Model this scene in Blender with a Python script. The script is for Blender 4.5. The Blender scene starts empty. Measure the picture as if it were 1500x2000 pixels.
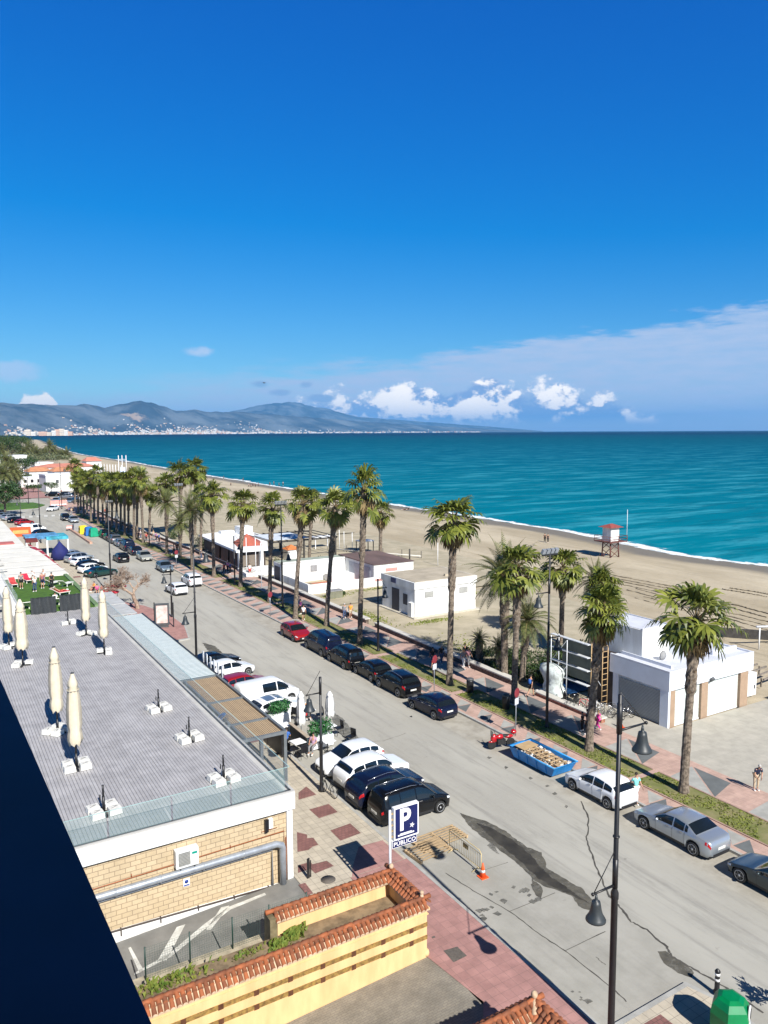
import bpy, bmesh, math, random
from math import radians as R_, sin, cos, pi, atan2, sqrt, hypot
from mathutils import Vector, Matrix
SC = bpy.context.scene
COL = SC.collection
# ---------------------------------------------------------------- camera
EYE = 20.3
cd = bpy.data.cameras.new('camera'); cam = bpy.data.objects.new('camera', cd); COL.objects.link(cam)
cd.sensor_fit = 'VERTICAL'; cd.sensor_height = 32; cd.sensor_width = 24; cd.lens = 24
cd.clip_start = 0.1; cd.clip_end = 200000
_ps, _pt, _rl = R_(30.9), R_(5.95), R_(0.26)
FWD = Vector((sin(_ps)*cos(_pt), cos(_ps)*cos(_pt), -sin(_pt)))
_r0 = Vector((cos(_ps), -sin(_ps), 0)); _u0 = _r0.cross(FWD)
RGT = _r0*cos(_rl) - _u0*sin(_rl); UPV = _u0*cos(_rl) + _r0*sin(_rl)
cam.matrix_world = Matrix(((RGT.x, UPV.x, -FWD.x, 0), (RGT.y, UPV.y, -FWD.y, 0), (RGT.z, UPV.z, -FWD.z, EYE), (0, 0, 0, 1)))
SC.camera = cam
SC.render.resolution_x = 768; SC.render.resolution_y = 1024
SC.view_settings.view_transform = 'Standard'; SC.view_settings.look = 'None'
SC.view_settings.exposure = 0.65; SC.view_settings.gamma = 1.0
SC.cycles.max_bounces = 6; SC.cycles.transparent_max_bounces = 12; SC.cycles.volume_bounces = 0
SC.cycles.use_denoising = True
try: SC.cycles.volume_step_rate = 4; SC.cycles.volume_max_steps = 64
except Exception: pass

# ---------------------------------------------------------------- node helpers
def N(nt, t, **k):
    n = nt.nodes.new(t)
    for a, b in k.items(): setattr(n, a, b)
    return n
def setin(nt, sock, v):
    if isinstance(v, bpy.types.NodeSocket): nt.links.new(v, sock)
    else: sock.default_value = v
def MT(nt, op, a, b=None, c=None, clamp=False):
    n = N(nt, 'ShaderNodeMath', operation=op); n.use_clamp = clamp
    setin(nt, n.inputs[0], a)
    if b is not None: setin(nt, n.inputs[1], b)
    if c is not None: setin(nt, n.inputs[2], c)
    return n.outputs[0]
def MR(nt, v, a, b, c=0.0, d=1.0, smooth=True):
    n = N(nt, 'ShaderNodeMapRange'); n.interpolation_type = 'SMOOTHSTEP' if smooth else 'LINEAR'
    setin(nt, n.inputs[0], v)
    for i, x in enumerate((a, b, c, d)): setin(nt, n.inputs[i+1], x)
    return n.outputs[0]
def MIX(nt, f, a, b, bt='MIX'):
    n = N(nt, 'ShaderNodeMix', data_type='RGBA', blend_type=bt)
    setin(nt, n.inputs[0], f)
    for s, v in ((n.inputs[6], a), (n.inputs[7], b)):
        setin(nt, s, (*v, 1) if isinstance(v, tuple) and len(v) == 3 else v)
    return n.outputs[2]
def NOI(nt, vec, scale, detail=4, rough=.55, dim='3D'):
    n = N(nt, 'ShaderNodeTexNoise'); n.noise_dimensions = dim
    if vec is not None: nt.links.new(vec, n.inputs['Vector'])
    n.inputs['Scale'].default_value = scale; n.inputs['Detail'].default_value = detail; n.inputs['Roughness'].default_value = rough
    return n.outputs[0]
def MAP(nt, vec, sc=(1, 1, 1), rot=(0, 0, 0), loc=(0, 0, 0)):
    n = N(nt, 'ShaderNodeMapping'); nt.links.new(vec, n.inputs[0])
    n.inputs['Scale'].default_value = sc; n.inputs['Rotation'].default_value = rot; n.inputs['Location'].default_value = loc
    return n.outputs[0]

# ---------------------------------------------------------------- sun and sky
SUNV = Vector((-.06, -1.247, 1)).normalized()
SUN_EL = math.asin(SUNV.z)
sd = bpy.data.lights.new('sun', 'SUN'); sun = bpy.data.objects.new('sun', sd); COL.objects.link(sun)
sd.energy = 5.0; sd.angle = R_(.5); sd.color = (1, .965, .905)
sun.rotation_euler = SUNV.to_track_quat('Z', 'Y').to_euler()
world = bpy.data.worlds.new('World'); SC.world = world; world.use_nodes = True
nt = world.node_tree; nt.nodes.clear()
wo = N(nt, 'ShaderNodeOutputWorld'); bg = N(nt, 'ShaderNodeBackground'); nt.links.new(bg.outputs[0], wo.inputs[0])
sk = N(nt, 'ShaderNodeTexSky'); sk.sky_type = 'NISHITA'; sk.sun_disc = False
sk.sun_elevation = SUN_EL; sk.sun_rotation = math.atan2(SUNV.x, SUNV.y)
sk.air_density = 1.0; sk.dust_density = .3; sk.ozone_density = 4.0; sk.altitude = 0
gam = N(nt, 'ShaderNodeGamma'); gam.inputs[1].default_value = 1.0
hs = N(nt, 'ShaderNodeHueSaturation'); hs.inputs['Saturation'].default_value = 1.25; hs.inputs['Value'].default_value = 1.0
hs.inputs['Hue'].default_value = .5
nt.links.new(sk.outputs[0], hs.inputs['Color'])
tc = N(nt, 'ShaderNodeTexCoord'); sp = N(nt, 'ShaderNodeSeparateXYZ'); nt.links.new(tc.outputs['Generated'], sp.inputs[0])
dx, dy, dz = sp.outputs
az = MT(nt, 'MULTIPLY', MT(nt, 'ARCTAN2', dx, dy), 57.2958)          # degrees east of the road's direction
el = MT(nt, 'MULTIPLY', MT(nt, 'ARCSINE', dz), 57.2958)
sr = N(nt, 'ShaderNodeSeparateColor'); nt.links.new(hs.outputs[0], sr.inputs[0])     # a camera-like rendering of the clear blue
cr = N(nt, 'ShaderNodeCombineColor')
nt.links.new(MT(nt, 'MAXIMUM', MT(nt, 'MULTIPLY', MT(nt, 'SUBTRACT', sr.outputs[0], 1.0), .8), .02), cr.inputs[0])
nt.links.new(MT(nt, 'MULTIPLY', sr.outputs[1], 1.03), cr.inputs[1])
nt.links.new(MT(nt, 'MULTIPLY', MT(nt, 'POWER', sr.outputs[2], .6), 3.05), cr.inputs[2])
SKYC = MIX(nt, 1.0, cr.outputs[0], MR(nt, el, 27, 48, 1.0, .10), 'MULTIPLY')   # sky dimmed overhead, added to cut the fill and deepen shadows
# thin high veil, its upper edge climbing towards the sea side
vec = tc.outputs['Generated']
vs = MAP(nt, vec, sc=(1, 1, 6))
n1 = NOI(nt, vs, 5.0, 6, .6); n2 = NOI(nt, vs, 22.0, 6, .6)
edge = MR(nt, az, 0, 60, 2.4, 8.4, smooth=False)
edge = MT(nt, 'ADD', MT(nt, 'ADD', edge, MT(nt, 'MULTIPLY', MT(nt, 'SUBTRACT', n2, .5), 1.6)), MT(nt, 'MULTIPLY', MT(nt, 'SUBTRACT', n1, .5), 4.2))
d = MT(nt, 'SUBTRACT', edge, el)
veil = MR(nt, d, -0.25, MR(nt, az, 10, 45, 2.2, .5, smooth=False), 0, 1)
veil = MT(nt, 'MULTIPLY', veil, MR(nt, n2, .25, .7, .70, 1.0))
veil = MT(nt, 'MULTIPLY', veil, MR(nt, az, 2, 30, .62, .97))
wisp = MT(nt, 'MULTIPLY', MR(nt, NOI(nt, MAP(nt, vec, sc=(1, 1, 9), loc=(3.1, 0, .7)), 9.0, 5, .55), .62, .74), MR(nt, az, 22, 8))
wisp = MT(nt, 'MULTIPLY', wisp, MT(nt, 'MULTIPLY', MR(nt, el, 2.2, 3.2), MR(nt, el, 6.8, 5.4)))
veil = MT(nt, 'MAXIMUM', veil, MT(nt, 'MULTIPLY', wisp, .7))
CLD_V = (5.8, 7.3, 10.0, 1)
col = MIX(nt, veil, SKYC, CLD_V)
# cumulus bank low over the horizon
cn = NOI(nt, MAP(nt, vec, sc=(1, 1, 1.5)), 17.0, 12, .62)
cbig = NOI(nt, MAP(nt, vec, sc=(1, 1, .5), loc=(5.3, 1.2, 0)), 7.5, 3, .5)
env = MT(nt, 'MULTIPLY', MR(nt, az, 22, 26), MR(nt, az, 51.5, 47))
mid = MR(nt, az, 22, 32, .75, 1.0)
top = MT(nt, 'MULTIPLY', env, MT(nt, 'ADD', 1.75, MT(nt, 'MULTIPLY', MT(nt, 'MULTIPLY', cbig, mid), 3.3)))
h = MT(nt, 'ADD', MT(nt, 'MULTIPLY', MT(nt, 'SUBTRACT', top, el), 1.7), .1)
dens = MT(nt, 'ADD', MT(nt, 'MULTIPLY', MT(nt, 'SUBTRACT', cn, .52), 13.0), h)
base = MR(nt, el, .35, 1.25)
cum = MT(nt, 'MULTIPLY', MT(nt, 'MULTIPLY', MR(nt, dens, -.1, 1.5), base), MR(nt, env, 0, .3))
cum = MT(nt, 'MULTIPLY', cum, MR(nt, az, 20, 36, .7, 1.0))
cn2 = NOI(nt, MAP(nt, vec, sc=(1, 1, 1.5), loc=(-.010, 0.004, -.022)), 17.0, 12, .62)
lit = MT(nt, 'ADD', MT(nt, 'MULTIPLY', MT(nt, 'SUBTRACT', cn, cn2), 7.5), MR(nt, el, .6, 2.8, .12, .62))
cc = MIX(nt, MR(nt, lit, .1, .95), (3.4, 5.2, 8.8), (17, 15.8, 14.2))
col = MIX(nt, cum, col, cc)
def puff(col, a0, e0, wa, we, amt, c_):    # one small separate cloud
    q = MT(nt, 'ADD', MT(nt, 'POWER', MT(nt, 'MULTIPLY', MT(nt, 'SUBTRACT', az, a0), 1/wa), 2.0), MT(nt, 'POWER', MT(nt, 'MULTIPLY', MT(nt, 'SUBTRACT', el, e0), 1/we), 2.0))
    q = MT(nt, 'ADD', q, MT(nt, 'MULTIPLY', MT(nt, 'SUBTRACT', cn, .5), 4.5))
    return MIX(nt, MT(nt, 'MULTIPLY', MR(nt, q, 1.3, .1), amt), col, c_)
col = puff(col, 17.4, 5.75, 1.3, .42, .7, (7.5, 8.6, 11, 1))
col = puff(col, 4.9, 4.1, 2.6, .7, .6, (6.8, 8.2, 11, 1))
for a_, e_, w_ in ((21.8, 3.5, .8), (23.3, 2.9, 1.0), (25.2, 3.5, .6), (26.5, 2.5, 1.2)): col = puff(col, a_, e_, w_, .28, .6, (2.6, 4.6, 8.0, 1))
# one small cumulus over the hills at the left
e2 = MT(nt, 'MULTIPLY', MR(nt, az, 4.2, 6.2), MR(nt, az, 9.2, 7.4))
d2 = MT(nt, 'SUBTRACT', MT(nt, 'ADD', MT(nt, 'MULTIPLY', e2, 3.0), MT(nt, 'MULTIPLY', MT(nt, 'SUBTRACT', cn, .5), 3)), el)
col = MIX(nt, MT(nt, 'MULTIPLY', MR(nt, d2, 0, .3), MR(nt, e2, 0.02, .3)), col, (15, 14, 12.5, 1))
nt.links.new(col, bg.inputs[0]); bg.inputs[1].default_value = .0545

# ---------------------------------------------------------------- photo measurements -> metres
def G(px, py, z=0.0):
    d = RGT*(px-750) - UPV*(py-1000) + FWD*1500
    t = (z-EYE)/d.z
    return Vector((d.x*t, d.y*t, z))
def onY(px, py, Y):
    d = RGT*(px-750) - UPV*(py-1000) + FWD*1500
    t = Y/d.y
    return Vector((d.x*t, Y, EYE+d.z*t))
def HT(X, Y, py):
    lo, hi = -5.0, 80.0
    for _ in range(40):
        m = (lo+hi)/2; v = Vector((X, Y, m-EYE)); y = 1000-1500*v.dot(UPV)/v.dot(FWD)
        if y > py: lo = m
        else: hi = m
    return lo
def lerpf(tab):
    def f(y):
        if y <= tab[0][0]: return tab[0][1]
        for (a, b), (c, d) in zip(tab, tab[1:]):
            if y <= c: return b+(d-b)*(y-a)/(c-a)
        return tab[-1][1]
    return f

# ---------------------------------------------------------------- mesh builder
class M:
    def __init__(s): s.v = []; s.f = []; s.m = []; s.s = []
    def add(s, vs, fs, m=0, sm=False):
        o = len(s.v); s.v += [tuple(v) for v in vs]
        for f in fs: s.f.append(tuple(i+o for i in f)); s.m.append(m); s.s.append(sm)
        return s
    def box(s, x0, x1, y0, y1, z0, z1, m=0):
        v = [(x, y, z) for z in (z0, z1) for y in (y0, y1) for x in (x0, x1)]
        return s.add(v, [(0, 2, 3, 1), (4, 5, 7, 6), (0, 1, 5, 4), (2, 6, 7, 3), (0, 4, 6, 2), (1, 3, 7, 5)], m)
    def cbox(s, c, sz, rz=0, m=0, rx=0, ry=0, taper=1.0):
        q = Matrix.Rotation(rz, 3, 'Z') @ Matrix.Rotation(ry, 3, 'Y') @ Matrix.Rotation(rx, 3, 'X'); c = Vector(c)
        v = [c + q @ Vector((x*sz[0]/2*(taper if z > 0 else 1), y*sz[1]/2*(taper if z > 0 else 1), z*sz[2]/2)) for z in (-1, 1) for y in (-1, 1) for x in (-1, 1)]
        return s.add(v, [(0, 2, 3, 1), (4, 5, 7, 6), (0, 1, 5, 4), (2, 6, 7, 3), (0, 4, 6, 2), (1, 3, 7, 5)], m)
    def tube(s, pts, r, n=8, m=0, cap=True, sm=True, closed=False):
        pts = [Vector(p) for p in pts]; k = len(pts)
        rs = r if isinstance(r, (list, tuple)) else [r]*k
        vs = []; up = None
        for i, p in enumerate(pts):
            a = pts[i-1] if (i > 0 or closed) else p; b = pts[(i+1) % k] if (i < k-1 or closed) else p
            t = (b-a).normalized() if (b-a).length > 1e-9 else Vector((0, 0, 1))
            if up is None: up = Vector((1, 0, 0)) if abs(t.x) < .8 else Vector((0, 1, 0))
            x = (up - t*up.dot(t)).normalized(); up = x; y = t.cross(x)
            for j in range(n):
                a_ = 2*pi*j/n; vs.append(p + (x*cos(a_)+y*sin(a_))*rs[i])
        fs = []
        for i in range(k if closed else k-1):
            for j in range(n):
                i2 = (i+1) % k
                fs.append((i*n+j, i*n+(j+1) % n, i2*n+(j+1) % n, i2*n+j))
        if cap and not closed: fs += [tuple(range(n))[::-1], tuple((k-1)*n+j for j in range(n))]
        return s.add(vs, fs, m, sm)
    def lathe(s, prof, n=16, c=(0, 0, 0), m=0, sm=True, axis='Z', sx=1, sy=1):
        vs = []
        for r, z in prof:
            for j in range(n):
                a = 2*pi*j/n; p = (r*cos(a)*sx, r*sin(a)*sy, z)
                if axis == 'X': p = (z, r*cos(a), r*sin(a))
                if axis == 'Y': p = (r*cos(a), z, r*sin(a))
                vs.append((p[0]+c[0], p[1]+c[1], p[2]+c[2]))
        k = len(prof); fs = [(i*n+j, i*n+(j+1) % n, (i+1)*n+(j+1) % n, (i+1)*n+j) for i in range(k-1) for j in range(n)]
        if prof[0][0] > 1e-6: fs.append(tuple(range(n))[::-1])
        if prof[-1][0] > 1e-6: fs.append(tuple((k-1)*n+j for j in range(n)))
        return s.add(vs, fs, m, sm)
    def prism(s, poly, z0, z1, m=0):
        n = len(poly)
        v = [(p[0], p[1], z0) for p in poly]+[(p[0], p[1], z1) for p in poly]
        return s.add(v, [tuple(range(n))[::-1], tuple(range(n, 2*n))]+[(i, (i+1) % n, n+(i+1) % n, n+i) for i in range(n)], m)
    def flat(s, poly, z, m=0):
        return s.add([(p[0], p[1], z) for p in poly], [tuple(range(len(poly)))], m)
    def ribbon(s, fa, fb, y0, y1, z, step=3.0, m=0, za=None):
        k = max(1, int((y1-y0)/step)); vs = []
        for i in range(k+1):
            y = y0+(y1-y0)*i/k
            vs += [(fa(y), y, z), (fb(y), y, z if za is None else za)]
        return s.add(vs, [(2*i, 2*i+1, 2*i+3, 2*i+2) for i in range(k)], m)
    def bar(s, fa, fb, y0, y1, z0, z1, step=3.0, m=0):   # a long low solid following two edge curves
        k = max(1, int((y1-y0)/step)); vs = []
        for i in range(k+1):
            y = y0+(y1-y0)*i/k; a = fa(y); b = fb(y)
            vs += [(a, y, z0), (a, y, z1), (b, y, z1), (b, y, z0)]
        fs = [(4*i+j, 4*i+(j+1) % 4, 4*i+4+(j+1) % 4, 4*i+4+j) for i in range(k) for j in range(4)]
        fs += [(0, 1, 2, 3), (4*k+3, 4*k+2, 4*k+1, 4*k)]
        return s.add(vs, fs, m)
    def ell(s, c, r, n=10, k=6, m=0):
        prof = [(max(1e-7, sin(pi*i/k)), -cos(pi*i/k)) for i in range(k+1)]
        vs = []; 
        for a, b in prof:
            for j in range(n):
                t = 2*pi*j/n; vs.append((c[0]+a*cos(t)*r[0], c[1]+a*sin(t)*r[1], c[2]+b*r[2]))
        return s.add(vs, [(i*n+j, i*n+(j+1) % n, (i+1)*n+(j+1) % n, (i+1)*n+j) for i in range(k) for j in range(n)], m, True)
    def mesh(s, name, mats):
        me = bpy.data.meshes.new(name); me.from_pydata(s.v, [], s.f)
        for x in (mats if isinstance(mats, (list, tuple)) else [mats]): me.materials.append(x)
        me.polygons.foreach_set('material_index', s.m); me.polygons.foreach_set('use_smooth', s.s)
        bm = bmesh.new(); bm.from_mesh(me); bmesh.ops.recalc_face_normals(bm, faces=bm.faces); bm.to_mesh(me); bm.free()
        me.update(); return me
def tag(o, label=None, cat=None, group=None, kind=None):
    if label: o['label'] = label
    if cat: o['category'] = cat
    if group: o['group'] = group
    if kind: o['kind'] = kind
    return o
def link(name, me, parent=None, loc=None, rz=0.0):
    o = bpy.data.objects.new(name, me); COL.objects.link(o)
    if parent is not None: o.parent = parent
    if loc is not None: o.location = loc
    o.rotation_euler.z = rz
    return o
def P(name, mb, mats, parent=None, loc=None, rz=0.0): return link(name, mb.mesh(name, mats), parent, loc, rz)
def T(name, label, cat, loc=(0, 0, 0), rz=0.0, group=None):
    o = bpy.data.objects.new(name, None); COL.objects.link(o); o.empty_display_size = .3
    o.location = loc; o.rotation_euler.z = rz
    return tag(o, label, cat, group)
def ST(name, mb, mats): return tag(P(name, mb, mats), kind='structure')
def dup(root, loc, rz=0.0, label=None, group=None, scale=None, recolor=None):
    def cp(o, par):
        c = o.copy(); COL.objects.link(c); c.parent = par
        if recolor and o.type == 'MESH':
            for i, ms in enumerate(c.material_slots):
                if ms.material and ms.material.name in recolor:
                    ms.link = 'OBJECT'; ms.material = recolor[o.material_slots[i].material.name]
        for ch in o.children: cp(ch, c)
        return c
    r = cp(root, None); r.location = loc; r.rotation_euler.z = rz
    if scale: r.scale = (scale,)*3 if not isinstance(scale, tuple) else scale
    if label: r['label'] = label
    if group: r['group'] = group
    return r

# ---------------------------------------------------------------- materials
MATS = {}
def mat(name, col, rough=.7, var=.12, scale=2.0, bump=0.0, bscale=30.0, metal=0.0, spec=.5, coat=0.0, world_co=False, col2=None, isl=0.0, trans=0.0, alpha=1.0, sx=(1, 1, 1)):
    if name in MATS: return MATS[name]
    m = bpy.data.materials.new(name); m.use_nodes = True; nt = m.node_tree; b = nt.nodes['Principled BSDF']; MATS[name] = m
    b.inputs['Roughness'].default_value = rough; b.inputs['Metallic'].default_value = metal
    b.inputs['Specular IOR Level'].default_value = spec; b.inputs['Coat Weight'].default_value = coat
    if coat: b.inputs['Coat Roughness'].default_value = .08
    b.inputs['Alpha'].default_value = alpha
    if world_co: vec = N(nt, 'ShaderNodeNewGeometry').outputs['Position']
    else: vec = N(nt, 'ShaderNodeTexCoord').outputs['Object']
    if sx != (1, 1, 1): vec = MAP(nt, vec, sc=sx)
    c2 = col2 if col2 else tuple(min(1, x*(1+var)) for x in col)
    c1 = col if col2 else tuple(x*(1-var) for x in col)
    f = MR(nt, NOI(nt, vec, scale, 5, .6), .3, .7)
    if isl:
        ri = N(nt, 'ShaderNodeNewGeometry').outputs['Random Per Island']
        f = MT(nt, 'ADD', MT(nt, 'MULTIPLY', f, 1-isl), MT(nt, 'MULTIPLY', ri, isl))
    c = MIX(nt, f, c1, c2)
    nt.links.new(c, b.inputs['Base Color'])
    if trans:
        tr = N(nt, 'ShaderNodeBsdfTranslucent'); nt.links.new(c, tr.inputs[0]); mx = N(nt, 'ShaderNodeMixShader'); mx.inputs[0].default_value = trans
        nt.links.new(b.outputs[0], mx.inputs[1]); nt.links.new(tr.outputs[0], mx.inputs[2]); nt.links.new(mx.outputs[0], nt.nodes['Material Output'].inputs[0])
    if bump:
        bp = N(nt, 'ShaderNodeBump'); bp.inputs['Strength'].default_value = bump; bp.inputs['Distance'].default_value = .02
        nt.links.new(NOI(nt, vec, bscale, 4, .6), bp.inputs['Height']); nt.links.new(bp.outputs[0], b.inputs['Normal'])
    return m
def brick(name, c1, c2, mortar, bw, bh, msize=.012, off=.5, axes='XY', rough=.85, scale=1.0, var=.2, bump=.3):
    """brick / slab / plank pattern in world metres; axes picks the plane"""
    m = bpy.data.materials.new(name); m.use_nodes = True; nt = m.node_tree; b = nt.nodes['Principled BSDF']
    b.inputs['Roughness'].default_value = rough
    g = N(nt, 'ShaderNodeNewGeometry').outputs['Position']; s = N(nt, 'ShaderNodeSeparateXYZ'); nt.links.new(g, s.inputs[0])
    cb = N(nt, 'ShaderNodeCombineXYZ')
    nt.links.new(s.outputs['XYZ'.index(axes[0])], cb.inputs[0]); nt.links.new(s.outputs['XYZ'.index(axes[1])], cb.inputs[1])
    t = N(nt, 'ShaderNodeTexBrick'); t.offset = off; t.squash = 1; nt.links.new(cb.outputs[0], t.inputs['Vector'])
    t.inputs['Color1'].default_value = (*c1, 1); t.inputs['Color2'].default_value = (*c2, 1); t.inputs['Mortar'].default_value = (*mortar, 1)
    t.inputs['Scale'].default_value = 1; t.inputs['Brick Width'].default_value = bw; t.inputs['Row Height'].default_value = bh
    t.inputs['Mortar Size'].default_value = msize; t.inputs['Mortar Smooth'].default_value = .1; t.inputs['Bias'].default_value = 0
    n = MR(nt, NOI(nt, g, 1.3, 6, .65), .3, .7, 1-var, 1+var*.6)
    mm = N(nt, 'ShaderNodeMix', data_type='RGBA', blend_type='MULTIPLY'); mm.inputs[0].default_value = 1
    nt.links.new(t.outputs[0], mm.inputs[6]); nt.links.new(n, mm.inputs[7]); nt.links.new(mm.outputs[2], b.inputs['Base Color'])
    if bump:
        bp = N(nt, 'ShaderNodeBump'); bp.inputs['Strength'].default_value = bump; bp.inputs['Distance'].default_value = .01; bp.invert = True
        nt.links.new(t.outputs['Fac'], bp.inputs['Height']); nt.links.new(bp.outputs[0], b.inputs['Normal'])
    MATS[name] = m
    return m
def glassmat(name, col, alpha, rough=.05):
    m = bpy.data.materials.new(name); m.use_nodes = True; nt = m.node_tree; b = nt.nodes['Principled BSDF']
    b.inputs['Base Color'].default_value = (*col, 1); b.inputs['Roughness'].default_value = rough; b.inputs['Alpha'].default_value = alpha
    MATS[name] = m; return m
white = mat('white_paint', (.76, .77, .78), .6, .05, .6)
whitew = mat('white_wall', (.60, .595, .57), .88, .07, 1.1, .15, 12, sx=(1, 1, .22), col2=(.78, .78, .765))
steel = mat('galvanised_steel', (.42, .45, .48), .38, .15, 5, metal=.6)
black = mat('black_metal', (.012, .012, .014), .42, .2, 3)
darkgrey = mat('dark_grey', (.07, .075, .08), .5, .15, 3)
grey = mat('mid_grey', (.25, .25, .25), .7, .15, 3)
rubber = mat('rubber', (.013, .013, .013), .75, .2, 5)
chrome = mat('chrome', (.6, .6, .62), .2, .05, 3, metal=.9)
wood = mat('raw_wood', (.42, .30, .17), .8, .25, 4, sx=(1, 6, 1))
carglass = mat('car_glass', (.008, .012, .016), .06, .1, 2, spec=.8)
redlamp = mat('red_lamp', (.38, .01, .012), .2, .1, 5)
headlamp = mat('headlamp', (.62, .66, .7), .12, .1, 9)
blackpl = mat('black_plastic', (.016, .016, .018), .6, .1, 8)
from mathutils import noise as NZ
def nz(x, y, s=1.0, o=0.0): return NZ.noise(Vector((x*s+o, y*s+o*.7, o)))
def fb(x, y, s, oct=4, o=0.0):
    a = 0; amp = 1
    for i in range(oct): a += amp*nz(x, y, s*2**i, o+i*7.3); amp *= .5
    return a
# ================================================================ THE SETTING
PALMX = lerpf([(0, 35.4), (100, 35.1), (130, 34.3), (155, 33.4), (185, 32.8), (215, 33.0), (280, 35)])
KR = lerpf([(0, 32.6), (40, 32.25), (70, 31.8), (100, 31.2), (130, 30.8), (160, 30.5), (200, 30.8), (235, 33)])
KL = lerpf([(0, 18.7), (60, 18.9), (100, 19.2), (140, 18.9), (170, 17.8), (200, 16.5), (225, 12), (250, 0)])
WALLX = lerpf([(0, 39.4), (80, 39.2), (122, 38.9), (145, 38.0), (172, 37.2), (240, 38)])
GL = lambda y: PALMX(y)-1.05
GR = lambda y: PALMX(y)+1.05
_sh = [G(x, y, -1.2) for x, y in [(1500, 1107), (1300, 1080), (1100, 1036), (930, 1011), (760, 985), (600, 960), (400, 928), (260, 903), (160, 888), (135, 882), (100, 868), (78, 859)]]
SHP = [(-400, 118.0)] + [(p.y, p.x) for p in _sh] + [(2600, 250), (5200, 420), (8200, 560)]
SHORE = lerpf(SHP)

# ---- sea
m = bpy.data.materials.new('sea_water'); m.use_nodes = True; nt = m.node_tree; b = nt.nodes['Principled BSDF']
g = N(nt, 'ShaderNodeNewGeometry').outputs['Position']
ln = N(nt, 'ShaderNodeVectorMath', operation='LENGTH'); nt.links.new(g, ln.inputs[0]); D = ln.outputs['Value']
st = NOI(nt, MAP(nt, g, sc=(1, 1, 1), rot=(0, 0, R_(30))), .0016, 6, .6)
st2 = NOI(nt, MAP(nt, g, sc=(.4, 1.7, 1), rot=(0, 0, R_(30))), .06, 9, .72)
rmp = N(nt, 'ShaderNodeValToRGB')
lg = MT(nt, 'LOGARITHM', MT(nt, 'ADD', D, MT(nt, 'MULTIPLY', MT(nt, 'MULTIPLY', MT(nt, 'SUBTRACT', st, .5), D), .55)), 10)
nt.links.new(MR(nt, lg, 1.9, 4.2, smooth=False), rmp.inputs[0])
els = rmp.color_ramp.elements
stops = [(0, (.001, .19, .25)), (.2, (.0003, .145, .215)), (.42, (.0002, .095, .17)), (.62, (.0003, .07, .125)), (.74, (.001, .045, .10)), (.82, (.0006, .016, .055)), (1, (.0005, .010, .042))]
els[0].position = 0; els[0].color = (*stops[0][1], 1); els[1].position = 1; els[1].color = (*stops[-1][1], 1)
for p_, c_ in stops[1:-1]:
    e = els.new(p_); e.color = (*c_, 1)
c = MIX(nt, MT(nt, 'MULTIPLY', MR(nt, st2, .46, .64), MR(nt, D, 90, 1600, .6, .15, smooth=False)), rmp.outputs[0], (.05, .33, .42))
c = MIX(nt, MT(nt, 'MULTIPLY', MR(nt, NOI(nt, MAP(nt, g, sc=(.25, 1.3, 1), rot=(0, 0, R_(24))), .22, 8, .7), .5, .38), .38), c, (.003, .07, .115))
bp = N(nt, 'ShaderNodeBump'); bp.inputs['Strength'].default_value = .8; bp.inputs['Distance'].default_value = .5
w1 = NOI(nt, MAP(nt, g, sc=(1, .35, 1), rot=(0, 0, R_(-20))), .35, 5, .6)
nt.links.new(w1, bp.inputs['Height'])
df = N(nt, 'ShaderNodeBsdfDiffuse'); gl = N(nt, 'ShaderNodeBsdfGlossy'); gl.inputs['Roughness'].default_value = .25; mx = N(nt, 'ShaderNodeMixShader'); mx.inputs[0].default_value = .022
nt.links.new(c, df.inputs[0]); nt.links.new(bp.outputs[0], df.inputs['Normal']); nt.links.new(bp.outputs[0], gl.inputs['Normal'])
nt.links.new(df.outputs[0], mx.inputs[1]); nt.links.new(gl.outputs[0], mx.inputs[2]); nt.nodes.remove(b); nt.links.new(mx.outputs[0], nt.nodes['Material Output'].inputs[0])
sea_m = m
mb = M(); mb.add([(-9000, -3000, -1.2), (42000, -3000, -1.2), (42000, 42000, -1.2), (-20000, 42000, -1.2), (-20000, 9000, -1.2), (-9000, 5000, -1.2)], [(0, 1, 2, 3, 4, 5)])
ST('sea', mb, sea_m)
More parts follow.
